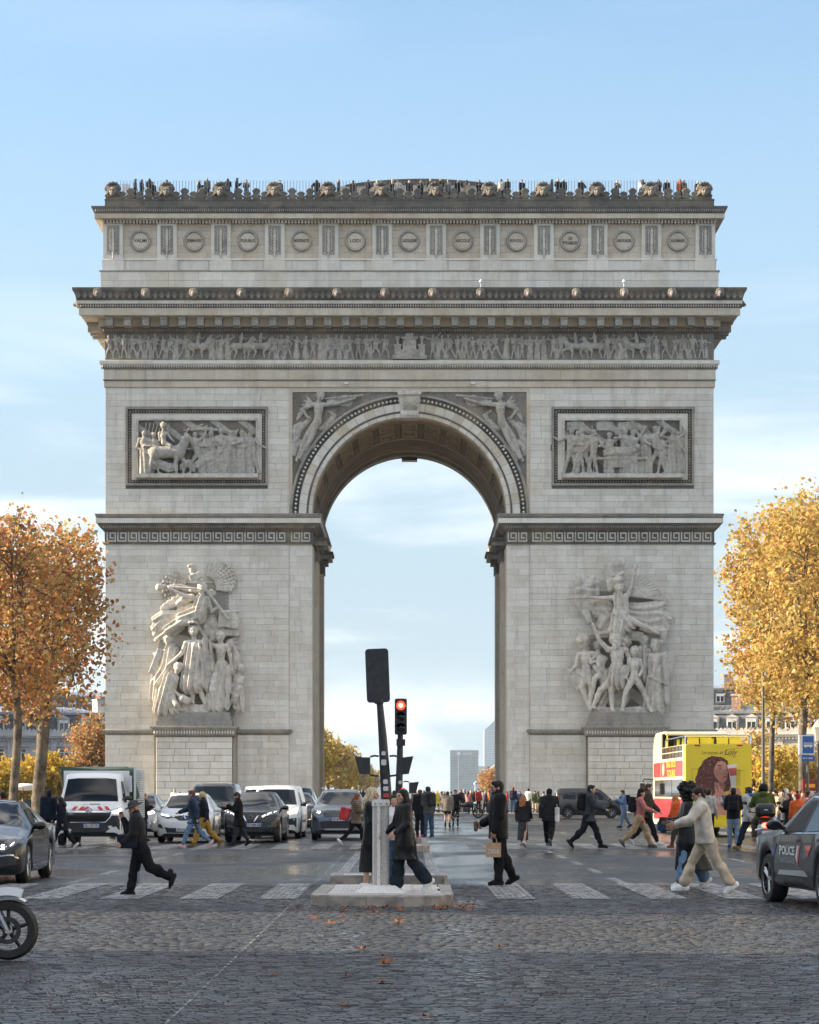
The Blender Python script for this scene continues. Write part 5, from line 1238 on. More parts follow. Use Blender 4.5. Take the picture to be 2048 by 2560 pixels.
haussmann('pale apartment house rising behind the sunlit town house', (44, 372, 0), R(-10), 34, WLIT, SLATEG, 12, [(8, 10), (11.5, 13.6)], 15.0, 17.6, 18.6, detail=False)
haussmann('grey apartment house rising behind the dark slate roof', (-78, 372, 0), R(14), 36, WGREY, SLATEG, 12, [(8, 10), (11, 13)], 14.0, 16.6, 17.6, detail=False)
FL5 = [(.6, 3.6), (5, 7.6), (8.6, 11.2), (12.2, 14.6), (15.4, 17.6)]
haussmann('tall cream apartment block on the sunny side of the avenue by the crossing', (-34, 34.4, 0), R(90), 40.6, WLIT, SLATEG, 14, FL5, 18.5, 22.5, 24.0, detail=False)
haussmann('tall cream apartment block on the sunny side of the avenue before the crossing', (-34, -44, 0), R(90), 69.9, WLIT, SLATEG, 22, FL5, 18.5, 22.5, 24.0, detail=False)
haussmann('long cream apartment block on the lamp side of the avenue', (38, 96, 0), R(-90), 110, WLIT, SLATEG, 30, FL5, 18.5, 22.5, 24.0, detail=False)
# ================================================================== towers on the skyline
def tower(label, poly, z1, mat_w, floors, Y, top=None, slant=0.0):
 x0, x1 = poly; t = empty('office_tower', ((x0 + x1) / 2, Y, 0), 0, label, 'tower'); w = (x1 - x0) / 2; d = 40
 mb = MB(); mb.add([(-w, 0, 0), (w, 0, 0), (w, d, 0), (-w, d, 0), (-w, 0, z1), (w, 0, z1 + slant), (w, d, z1 + slant), (-w, d, z1)], [(0, 1, 5, 4), (1, 2, 6, 5), (2, 3, 7, 6), (3, 0, 4, 7), (4, 5, 6, 7)]); mb.build('glass_shell', mat_w, t)
 for k in range(floors):
  z = (k + .6) * z1 / floors; mb = MB(); mb.box(-w - .25, w + .25, -.5, d, z, z + z1 / floors * .28); mb.build('floor_band', top, t)
 return t, w
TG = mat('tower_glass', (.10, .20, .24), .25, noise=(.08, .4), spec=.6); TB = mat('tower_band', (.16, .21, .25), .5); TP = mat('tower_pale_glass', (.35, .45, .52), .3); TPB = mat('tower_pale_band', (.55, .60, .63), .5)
tw, w_ = tower('square dark green glass office tower with lettering at the top', ((1126 - 1024) * 4000 / F, (1196 - 1024) * 4000 / F), 71, TG, 16, 4000, TB)
mb = MB(); mb.box(-w_ - .4, w_ + .4, -1, 41, 62, 71.6); mb.build('crown', TB, tw); mb = MB(); mb.box(-w_ * .45, -w_ * .40, -.9, 0, 0, 62); mb.build('mullion', TPB, tw)
t_ = text_mesh('suez', 8.5, .3); t_.materials.clear(); t_.materials.append(TPB); o = link('lettering', t_, tw, (5.5, -1.4, 66), (R(90), 0, 0))
mb = MB(); mb.lathe([(3.2, -1.4), (3.2, -1.2), (.01, -1.2)], (-9.5, 0, 66), 20, 'y'); mb.build('emblem', TPB, tw)
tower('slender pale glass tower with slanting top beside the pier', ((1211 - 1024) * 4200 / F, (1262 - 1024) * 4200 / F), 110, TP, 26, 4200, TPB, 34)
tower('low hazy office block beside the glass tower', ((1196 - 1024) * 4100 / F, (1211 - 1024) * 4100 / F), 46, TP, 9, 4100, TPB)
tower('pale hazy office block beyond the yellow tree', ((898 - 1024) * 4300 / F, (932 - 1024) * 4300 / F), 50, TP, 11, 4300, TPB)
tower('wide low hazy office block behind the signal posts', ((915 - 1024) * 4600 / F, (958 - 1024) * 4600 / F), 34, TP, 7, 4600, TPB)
sl = empty('office_tower', ((1222 - 1024) * 3000 / F, 3000, 0), 0, 'low building with long sloping pale roof under the towers', 'building')
mb = MB(); mb.prism([(-17, 0), (14, 0), (14, 40), (-17, 11)], 0, 30); mb.build('body', TP, sl); mb = MB(); mb.prism([(-18, 11), (15, 40), (15, 42), (-18, 13)], -1, 31); mb.build('roof', TPB, sl)
# ================================================================== trees
def leaf_mat(name, cols, trans=0.35):
 m = bpy.data.materials.new(name); m.use_nodes = True; nt = m.node_tree; N = nt.nodes.new; L = nt.links.new
 p = nt.nodes['Principled BSDF']; p.inputs['Roughness'].default_value = .6; p.inputs['Specular IOR Level'].default_value = .2
 geo = N('ShaderNodeNewGeometry'); cr = N('ShaderNodeValToRGB'); L(geo.outputs['Random Per Island'], cr.inputs[0])
 el_ = cr.color_ramp.elements
 el_[0].color = (*cols[0], 1); el_[1].color = (*cols[-1], 1)
 for i, c in enumerate(cols[1:-1]): e = el_.new((i + 1) / (len(cols) - 1)); e.color = (*c, 1)
 L(cr.outputs[0], p.inputs['Base Color'])
 tr = N('ShaderNodeBsdfTranslucent'); L(cr.outputs[0], tr.inputs['Color']); ms = N('ShaderNodeMixShader'); ms.inputs[0].default_value = trans
 L(p.outputs[0], ms.inputs[1]); L(tr.outputs[0], ms.inputs[2]); L(ms.outputs[0], nt.nodes['Material Output'].inputs['Surface'])
 return m
LF_O = leaf_mat('autumn_leaves_orange', [(.36, .13, .06), (.50, .23, .08), (.58, .32, .11), (.40, .19, .10), (.54, .40, .14), (.28, .24, .09), (.20, .09, .05)], .45)
LF_Y = leaf_mat('autumn_leaves_gold', [(.48, .25, .08), (.62, .42, .12), (.52, .31, .10), (.56, .46, .15), (.36, .34, .10), (.42, .20, .08), (.66, .52, .2)], .45)
LF_B = leaf_mat('autumn_leaves_yellow', [(.55, .33, .04), (.60, .42, .06), (.42, .34, .06), (.50, .25, .04)])
BARK = mat('plane_bark', (.17, .14, .10), .9, noise=(2.2, .6), col2=(.04, .032, .024), bump=(6, .6, .05)); TWIG = mat('twig_bark', (.13, .095, .06), .9)
def cloud_leaves(rs, centers, per, spread, size):
 C = np.repeat(centers, per, 0) + rs.normal(0, 1, (len(centers) * per, 3)) * spread
 n = len(C); a = rs.normal(0, 1, (n, 3)); a /= np.linalg.norm(a, axis=1)[:, None]
 b = np.cross(a, rs.normal(0, 1, (n, 3))); b /= np.linalg.norm(b, axis=1)[:, None]; c = np.cross(a, b)
 s = size * rs.uniform(.6, 1.3, (n, 1))
 V = np.stack([C - a * s * .5, C + b * s * .42 + c * s * .12, C + a * s * .55, C - b * s * .42 + c * s * .12], 1).reshape(-1, 3)
 return V, np.arange(n * 4).reshape(-1, 4)
def tree(name, label, loc, trunk_pts, trunk_r, crown, leafm, nclus, per=26, size=.24, seed=0, limbs=9, spread=.36, group=None, boxy=3.2, hollow=.35):
 rs = np.random.RandomState(seed); t = empty(name, loc, 0, label, 'tree', group)
 mb = MB(); mb.tube(trunk_pts, trunk_r, 10); tk = mb.build('trunk', BARK, t, smooth=True, ang=60)
 c = np.array(crown[:3]); r = np.array(crown[3:])
 fork = np.array(trunk_pts[-1], float); start = np.array(trunk_pts[-2], float)
 tips = []
 for i in range(limbs):
  a = 2 * math.pi * i / limbs + rs.uniform(-.3, .3); u = rs.uniform(.35, .95); v = rs.uniform(-.45, .95)
  tip = c + r * np.array((math.cos(a) * u * .85, math.sin(a) * u * .85, v * .85)); base = start + (fork - start) * rs.uniform(.35, 1.0)
  mid = base * .45 + tip * .55 + np.array((0, 0, rs.uniform(.2, 1.0))); q1 = base * .8 + mid * .2
  mb = MB(); mb.tube([base, q1, mid, tip], [trunk_r[-1] * .62, trunk_r[-1] * .5, trunk_r[-1] * .28, .025], 6); mb.build('limb', BARK, t, smooth=True, ang=60)
  tips.append((mid, tip))
 tw = MB(); cen = []
 tries = 0
 ph = rs.uniform(0, 6, 6)
 while len(cen) < nclus and tries < nclus * 30:
  tries += 1
  p = rs.uniform(-1, 1, 3)
  if (abs(p) ** boxy).sum() > 1: continue
  d = (abs(p) ** boxy).sum() ** (1 / boxy)
  if d < hollow and rs.rand() < .75: continue
  q = c + p * r
  g = math.sin(q[0] * 1.7 + ph[0]) * math.sin(q[1] * 1.5 + ph[1]) * math.sin(q[2] * 1.6 + ph[2]) + .5 * math.sin(q[0] * 3.9 + ph[3]) * math.sin(q[2] * 3.5 + ph[4])
  if g < .0 - .1 * (1 - d): continue
  if d > .9 and rs.rand() < .5: continue
  cen.append(q)
 cen = np.array(cen)
 for q in cen[::max(1, len(cen) // 170)]:
  m_, e = min(tips, key=lambda te: np.linalg.norm(te[0] * .4 + te[1] * .6 - q)); k = rs.uniform(.2, .9); b = m_ * (1 - k) + e * k
  tw.tube([b, b * .5 + q * .5 + rs.normal(0, .15, 3), q + rs.normal(0, .2, 3)], [.04, .025, .01], 4, caps=False)
 tw.build('twigs', TWIG, t)['kind'] = 'stuff'
 V, Q = cloud_leaves(rs, cen, per, spread, size)
 o = link('crown', np_mesh('crown', V, Q, leafm, False), t); o['kind'] = 'stuff'
 return t
PT = lambda *a: [Vector(p) for p in a]
tree('plane_tree', 'orange plane tree with thick mottled trunk and a low side limb beside the arch', (-17.5, 113, .13), PT((0, 0, -.15), (-.05, 0, 1.2), (.12, 0, 3.0), (.22, 0, 4.4), (.30, .1, 5.4), (.42, .2, 6.4)), [.36, .30, .28, .30, .25, .18],
 (-.6, 0, 9.7, 4.0, 3.8, 4.6), LF_O, 560, 22, .225, 1, 11)
mb = MB(); mb.tube([(.22, 0, 4.5), (-.5, .05, 5.1), (-1.5, .1, 5.5), (-2.2, .1, 6.6), (-2.4, .1, 8.2)], [.2, .17, .15, .12, .05], 8); mb.build('limb', BARK, bpy.data.objects['plane_tree'], smooth=True)
tree('plane_tree', 'orange plane tree with slender forked trunk standing nearest the parked saloon', (-17.45, 105.5, .13), PT((0, 0, -.15), (.0, 0, 1.5), (.12, 0, 3.0), (.2, 0, 4.4), (.15, 0, 5.6), (-.1, 0, 7.0)), [.25, .20, .19, .19, .16, .10],
 (-.9, -.3, 9.3, 3.6, 3.6, 4.5), LF_O, 410, 22, .225, 2, 10)
tree('plane_tree', 'tall golden plane tree with thin pale trunk behind the lamp post', (22.6, 150, .13), PT((0, 0, -.15), (.05, 0, 2), (.1, 0, 4.5), (.18, 0, 6.5), (.3, 0, 8.5)), [.20, .18, .17, .16, .1],
 (1.0, 0, 12.6, 3.8, 4.0, 6.8), LF_Y, 820, 22, .255, 3, 12)
tree('plane_tree', 'golden plane tree with sturdy pale trunk beside the bus stop sign', (20.55, 125, .13), PT((0, 0, -.15), (.0, 0, 2), (-.05, 0, 4.2), (.1, 0, 6.2), (.4, 0, 8.0)), [.27, .23, .21, .2, .12],
 (1.0, .3, 11.3, 3.7, 3.9, 5.8), LF_Y, 620, 22, .24, 4, 12)
def far_tree(label, x, y, h, w, m, seed, group=None, n=150, size=.42):
 return tree('street_tree', label, (x, y, 0), PT((0, 0, 0), (.05, 0, h * .2), (0, 0, h * .4), (.1, 0, h * .6)), [.22, .18, .15, .08], (0, 0, h * .60, w, w, h * .42), m, n, 18, size, seed, 6, .45, group, 2.2, .2)
for i, (px, Y, h, w, m) in enumerate(((5, 236, 4.4, 3.0, LF_B), (55, 246, 4.6, 2.8, LF_B), (120, 240, 5.0, 3.0, LF_B), (168, 250, 4.4, 2.6, LF_B))):
 far_tree('low bushy yellow tree behind the left-hand trunks', (px - 1024) * Y / F, Y, h, w, m, 20 + i, 'low yellow trees left of the arch', 190)
far_tree('orange young tree against the left flank of the arch', (232 - 1024) * 240 / F, 240, 9.2, 2.4, LF_O, 30, None, 220, .3)
for i, (px, Y, h, w, m) in enumerate(((1885, 240, 8.0, 2.0, LF_Y), (1935, 236, 6.0, 2.4, LF_B), (1975, 248, 6.6, 2.6, LF_Y), (2030, 242, 6.0, 2.6, LF_B))):
 far_tree('low sparse golden tree before the sunlit town house', (px - 1024) * Y / F, Y, h, w, m, 34 + i, 'low golden trees right of the arch', 75)
for i, (X, Y, h) in enumerate(((-14.2, 335, 10.8), (-13.4, 395, 10.5), (-13.5, 470, 10.6), (-13.8, 560, 10.0), (-14.0, 680, 10.4), (-14.0, 840, 10.5))):
 far_tree('golden green tree lining the avenue beyond the arch', X, Y, h, 4.0, LF_Y if i % 2 else LF_B, 40 + i, 'avenue trees beyond the arch', 230, .5)
for i, (X, Y, h) in enumerate(((19.0, 520, 6.6), (20.5, 600, 7.4))):
 far_tree('orange tree lining the avenue beyond the arch', X, Y, h, 3.2, LF_O, 50 + i, 'orange avenue trees beyond the arch', 170, .5)
DEAD = leaf_mat('fallen_leaf', [(.14, .04, .02), (.32, .11, .03), (.20, .07, .03), (.10, .045, .03)], .1)
S_ = []
for k in range(7): a = 2 * math.pi * k / 7; S_ += [(math.cos(a) * (.07 if k % 1 == 0 else .03), math.sin(a) * .07, .012 + .02 * (k % 2)), (math.cos(a + .45) * .035, math.sin(a + .45) * .035, .008)]
mb = MB(); mb.add([(0, 0, .01)] + S_, [(0, i + 1, (i + 1) % 14 + 1) for i in range(14)]); LEAFM = mb.mesh('fallen_leaf', DEAD)
rl = random.Random(5)
spots = [(590 + rl.gauss(320, 130), 2268 + abs(rl.gauss(6, 14))) for _ in range(24)] + [(955, 2393), (960, 2412), (970, 2405), (685, 2438), (955, 2456), (862, 2513), (1063, 2545), (1250, 2370), (905, 2375), (865, 2440)] + [(905 + rl.gauss(0, 16), 2118 + rl.gauss(0, 6)) for _ in range(10)] + [(1130 + rl.gauss(0, 22), 2262 + rl.gauss(0, 5)) for _ in range(12)]
for (px, py) in spots:
 g = gp(px, py, .02)
 if -1.42 < g.x < .66 and 33.2 < g.y < 37.4: g.y = 32.9 - rl.random() * .6
 o = link('fallen_leaf', LEAFM, None, (g.x, g.y, .022 if g.y < 41 else .006), (rl.uniform(-.2, .2), rl.uniform(-.2, .2), rl.uniform(0, 6))); o.scale = [rl.uniform(.7, 1.5)] * 3
 tag(o, 'curled brown plane leaf lying on the wet setts', 'leaf', 'fallen leaves on the road')
# ================================================================== people
_fab = {}
def fab(col, rough=.85, kind='cloth'):
 key = (tuple(round(c, 3) for c in col), rough, kind)
 if key not in _fab:
  if kind == 'leather': m = mat('leather', col, .36, noise=(7, .35), bump=(14, .5, .02), spec=.2)
  elif kind == 'puffer': m = mat('quilted_nylon', col, .5, noise=(5, .25), bump=(9, .5, .02), spec=.08)
  elif kind == 'hair': m = mat('hair', col, .5, noise=(38, .5), bump=(70, .7, .01), spec=.25)
  elif kind == 'skin': m = mat('skin', col, .55, noise=(9, .12))
  else: m = mat('cloth', col, rough, noise=(6, .3), bump=(16, .45, .012), spec=.12)
  _fab[key] = m
 return _fab[key]
BLK, CHAR, NAVY = (.012, .012, .014), (.03, .032, .036), (.014, .018, .032)
DENIM, BLUE, GREY = (.07, .12, .20), (.03, .05, .09), (.13, .13, .13)
BEIGE, TAN, CREAM, WHITE = (.42, .33, .22), (.32, .23, .14), (.55, .50, .42), (.70, .69, .66)
RED, ORANGE, RUST = (.32, .03, .03), (.55, .11, .03), (.35, .09, .04)
PINK_, GREEN, OLIVE, YELLOW, BROWN = (.48, .19, .18), (.05, .08, .04), (.09, .10, .045), (.62, .45, .04), (.10, .06, .035)
SK1, SK2, SK3 = (.48, .27, .19), (.34, .18, .12), (.12, .06, .04)
H_BLK, H_BRN, H_AUB, H_BLD, H_RED, H_GRY = (.008, .008, .009), (.035, .02, .012), (.16, .06, .025), (.45, .34, .20), (.26, .08, .03), (.25, .25, .25)
def rx(t): return np.array(((1, 0, 0), (0, math.cos(t), -math.sin(t)), (0, math.sin(t), math.cos(t))))
def rz3(t): return np.array(((math.cos(t), -math.sin(t), 0), (math.sin(t), math.cos(t), 0), (0, 0, 1)))
POSE = dict(
 stand=dict(lean=.02, legs=((4, 4), (-3, 3)), arms=((6, 6, 14, 0), (4, 6, 12, 0))),
 walk=dict(lean=.06, legs=((24, 6), (-20, 22)), arms=((-20, 6, 14, 0), (24, 6, 26, 0))),
 walk2=dict(lean=.06, legs=((-20, 24), (24, 6)), arms=((22, 6, 24, 0), (-20, 6, 16, 0))),
 stride=dict(lean=.08, legs=((27, 8), (-23, 24)), arms=((-25, 8, 20, 0), (30, 8, 40, 0))),
 slow=dict(lean=.03, legs=((13, 5), (-11, 12)), arms=((-8, 6, 14, 0), (12, 6, 20, 0))),
 slow2=dict(lean=.03, legs=((-11, 12), (13, 5)), arms=((12, 6, 20, 0), (-8, 6, 14, 0))),
 phone=dict(lean=.08, legs=((16, 5), (-14, 16)), arms=((28, 8, 95, 14), (22, 8, 90, 10))),
 hip=dict(lean=.0, legs=((5, 4), (-4, 4)), arms=((-14, 42, 70, 50), (6, 8, 14, 0))),
 fold=dict(lean=.02, legs=((3, 3), (-3, 3)), arms=((22, 6, 92, 30), (22, 6, 92, 30))),
 sit=dict(lean=.10, legs=((70, 62), (70, 62)), arms=((48, 14, 32, 0), (48, 14, 32, 0)), spread=16),
)
def skeleton(pose, head=(0, 0)):
 J = {}; lean = pose['lean']; up = np.array((0, -math.sin(lean), math.cos(lean)))
 J['hip'] = np.array((0, 0, .93)); J['chest'] = J['hip'] + up * .36; J['sh'] = J['hip'] + up * .50; J['neck'] = J['hip'] + up * .55
 Rm = rz3(R(head[0])) @ rx(R(head[1]) + lean * .5); J['R'] = Rm
 J['head'] = J['neck'] + np.array((0, -.02 - .5 * math.sin(lean) * .1, .115)); low = []
 for i, sx in enumerate((1, -1)):
  a, k = (R(v) for v in pose['legs'][i]); sp = R(pose.get('spread', 3))
  h = J['hip'] + np.array((sx * .085, 0, -.03)); kn = h + .42 * np.array((sx * math.sin(sp), -math.sin(a), math.cos(a) * -1))
  b = a - k; an = kn + .42 * np.array((sx * .01, -math.sin(b), -math.cos(b)))
  pit = max(0, -b) * 1.05 if i >= 0 else 0
  M = rx(pit)
  heel = an + M @ np.array((0, .055, -.055)); toe = an + M @ np.array((sx * .02, -.155, -.06)); ball = an + M @ np.array((sx * .012, -.09, -.055))
  J['h%d' % i], J['k%d' % i], J['a%d' % i], J['heel%d' % i], J['toe%d' % i], J['ball%d' % i] = h, kn, an, heel, toe, ball
  low += [heel[2], toe[2], ball[2]]
  f, ab, e, inw = (R(v) for v in pose['arms'][i])
  s = J['sh'] + np.array((sx * .175, 0, -.02)); f2 = f
  el = s + .285 * np.array((sx * math.sin(ab), -math.sin(f2) * math.cos(ab), -math.cos(f2) * math.cos(ab)))
  g = f2 + e; wr = el + .25 * np.array((sx * math.sin(ab - inw), -math.sin(g) * math.cos(inw * .7), -math.cos(g) * math.cos(inw * .7)))
  J['s%d' % i], J['e%d' % i], J['w%d' % i] = s, el, wr
  d = (wr - el) / np.linalg.norm(wr - el); J['d%d' % i] = d
 dz = np.array((0, 0, -min(low) + .028))
 for k in J:
  if k not in ('R', 'd0', 'd1'): J[k] = J[k] + dz
 J['dz'] = dz; return J
def body_sdf(J, fingers):
 S = SDF(.025); hd, Rm = J['head'], J['R']; P = lambda x, y, z: hd + Rm @ np.array((x, y, z))
 S.ell(P(0, .008, .03), (.076, .092, .088), Rm, k=.03); S.ell(P(0, -.022, -.035), (.058, .066, .082), Rm, k=.03); S.cone(P(0, -.055, -.085), P(0, -.03, -.09), .026, .03)
 S.cone(P(0, -.088, .01), P(0, -.108, -.025), .010, .016, k=.012); S.cone(P(-.04, -.078, .028), P(.04, -.078, .028), .014, .014, k=.02); S.ell(P(0, -.082, -.058), (.026, .014, .012), Rm, k=.01)
 for sx in (-1, 1):
  S.ell(P(sx * .032, -.098, .006), (.017, .018, .012), Rm, sub=True); S.ell(P(sx * .078, .01, -.005), (.012, .022, .032), Rm, k=.012); S.ell(P(sx * .045, -.06, -.025), (.022, .02, .022), Rm, k=.02)
 S.cone(P(0, .015, -.06), J['neck'] - np.array((0, 0, .03)), .052, .06, k=.03)
 c = J['chest']; S.cone(c, J['hip'], .125, .13, k=.05, w=(1.15, .8, 1)); S.cone(J['s0'], J['s1'], .06, .06, k=.06); S.cone(J['sh'] - np.array((0, 0, .06)), c, .11, .13, k=.05, w=(1.2, .8, 1))
 for i in (0, 1):
  sx = 1 if i == 0 else -1
  S.chain([J['s%d' % i], J['e%d' % i], J['w%d' % i]], [.055, .042, .028], k=.02)
  S.chain([J['h%d' % i], J['k%d' % i], J['a%d' % i]], [.088, .058, .038], k=.03); m = J['k%d' % i] * .65 + J['a%d' % i] * .35; S.ell(m + np.array((0, .02, 0)), (.05, .055, .1), k=.03)
  S.chain([J['heel%d' % i] + np.array((0, 0, .02)), J['ball%d' % i] + np.array((0, 0, .015)), J['toe%d' % i] + np.array((0, 0, .01))], [.035, .036, .025], k=.02); S.cone(J['a%d' % i], J['ball%d' % i], .036, .03)
  w, d = J['w%d' % i], J['d%d' % i]
  side = np.cross(d, np.array((sx, 0, 0.0))); n_ = np.linalg.norm(side); side = side / n_ if n_ > .1 else np.array((0, -1, 0.)); pal = np.cross(side, d)
  if fingers:
   for q in range(4):
    o = side * (.030 - .02 * q); base = w + d * .075 + o; L = (.036, .042, .039, .030)[q]
    curl = pal * (-sx) if False else np.array((-sx, 0, 0)) * 1.0
    k1 = base + d * L * .9 + curl * .010; k2 = k1 + d * L * .62 + curl * .020; k3 = k2 + d * L * .3 + curl * .022
    S.cone(w + d * .015 + o * .75, base, .013, .0115, k=.016); S.chain([base, k1, k2, k3], [.0105, .0098, .0092, .0085], k=.004)
   t0 = w + d * .025 + side * .026; t1 = t0 + d * .028 + side * .026 + np.array((-sx, 0, 0)) * .01; t2 = t1 + d * .03 + side * .006 + np.array((-sx, 0, 0)) * .012
   S.chain([w + d * .01, t0, t1, t2], [.014, .014, .011, .009], k=.008)
  else:
   S.cone(w, w + d * .11, .03, .026, k=.02); S.cone(w + d * .02, w + d * .07 + side * .04, .016, .012, k=.01)
 return S
def top_sdf(J, o):
 puff, hem, sl = o.get('puff', .02), o.get('hem', .08), o.get('sleeve', 1)
 S = SDF(.03); c = J['chest']; lf = o.get('lf') or (23, 17, 7, .004); dn = (J['hip'] - c) / np.linalg.norm(J['hip'] - c)
 S.cone(J['sh'] - np.array((0, 0, .055)), c, .115 + puff, .132 + puff, k=.05, w=(1.2, .84, 1), lf=lf); S.cone(J['s0'] - np.array((0, 0, .01)), J['s1'] - np.array((0, 0, .01)), .055 + puff * .8, k=.06)
 he = J['hip'] - np.array((0, 0, min(hem, .16)))
 S.cone(c, he, .132 + puff, .138 + puff + o.get('flare', .0), k=.05, w=(1.15, .86, 1), lf=lf)
 if hem > .16:
  zt = J['hip'][2] - hem; ys = [J['k0'][1], J['k1'][1], J['a0'][1], J['a1'][1]] if hem > .45 else [J['k0'][1], J['k1'][1]]
  ymid = (max(ys) + min(ys)) / 2; half = (max(ys) - min(ys)) / 2 * min(1, hem / .75)
  b = np.array((0, ymid * min(1, hem / .6), zt + .02)); fl = o.get('flare', .03)
  S.cone(he, b, .145 + puff, .155 + puff + fl, k=.05, w=(1.1, .85 + half * 2.2, 1), af=(7, .007 + fl * .05))
  S.box(b - np.array((0, 0, .30)), (.6, .9, .30), k=0, sub=True, r=.005)
 else:
  S.cone(he, he - np.array((0, 0, .05)), .138 + puff + o.get('flare', .0), .142 + puff + o.get('flare', .0), k=.03, w=(1.15, .86, 1)); S.box(he - np.array((0, 0, .27)), (.26, .24, .25), k=0, sub=True, r=.005)
 S.cone(J['neck'] - np.array((0, 0, .03)), J['neck'] + np.array((0, .0, .035 + o.get('collar', 0))), .07 + puff * .4, .068 + puff * .3, k=.03)
 if o.get('hood'): S.ell(J['neck'] + np.array((0, .10, -.01)), (.125, .075, .085), k=.04)
 for i in (0, 1):
  if sl:
   d = J['d%d' % i]; S.chain([J['s%d' % i], J['e%d' % i], J['w%d' % i] - d * .015], [.066 + puff, .054 + puff * .9, .040 + puff * .7], k=.025, lf=o.get('lf') or (31, 24, 22, .0035))
  else: S.cone(J['s%d' % i], J['s%d' % i] * .6 + J['e%d' % i] * .4, .066 + puff, .06 + puff)
 return S
def bottom_sdf(J, o):
 S = SDF(.025); w, fl = o.get('w', .012), o.get('flare', 0.0)
 if o.get('kind') == 'skirt':
  L = o.get('len', .75); ys = [J['a0'][1], J['a1'][1]]; b = np.array((0, (ys[0] + ys[1]) / 2, J['hip'][2] - L))
  S.cone(J['hip'] + np.array((0, 0, .08)), J['hip'] - np.array((0, 0, .12)), .125, .15, w=(1.1, .85, 1)); S.cone(J['hip'] - np.array((0, 0, .12)), b, .15, .17 + fl, w=(1.05, 1.0 + abs(ys[0] - ys[1]) * .6, 1), af=(10, .012)); S.box(b - np.array((0, 0, .25)), (.5, .6, .25), sub=True, k=0); return S
 S.cone(J['hip'] + np.array((0, 0, .10)), J['hip'] - np.array((0, 0, .04)), .122 + w, .135 + w, w=(1.14, .86, 1), k=.05)
 for i in (0, 1):
  h, k, a = J['h%d' % i], J['k%d' % i], J['a%d' % i]
  S.chain([h, k], [.095 + w, .066 + w], k=.035, lf=(22, 18, 15, .003)); S.cone(k, a + (k - a) / np.linalg.norm(k - a) * .7 * (.03 + w + fl), .066 + w, .048 + w + fl, k=.02, lf=(9, 7, 34, .006)); S.ell(k * .4 + h * .6 + np.array((0, .03, .03)), (.085, .085, .14), k=.05)
  S.ell(k * .65 + a * .35 + np.array((0, .018, 0)), (.055 + w, .06 + w, .12), k=.03)
 return S
def shoe_sdf(J, i, o):
 S = SDF(.015); up = np.array((0, 0, 1.0)); he, ba, to, an = (J['%s%d' % (n, i)] for n in ('heel', 'ball', 'toe', 'a'))
 bulk = o.get('bulk', .0)
 S.chain([he + up * .018, ba + up * .014, to + up * .012], [.040 + bulk, .044 + bulk, .032 + bulk], k=.02); S.cone(an + up * (.04 if o.get('boot') else -.005), ba + up * .012, .046 + bulk * .5, .036, k=.03)
 if o.get('boot'): S.cone(an + up * .12, an, .05, .05, k=.03)
 d = (to - he); L = np.linalg.norm(d); M = rx(math.asin(max(-1, min(1, -d[2] / L)))); S.box((he + to) / 2 - up * .018, (.040 + bulk * .7, L / 2 + .03, .012), M, r=.01, k=.006)
 return S
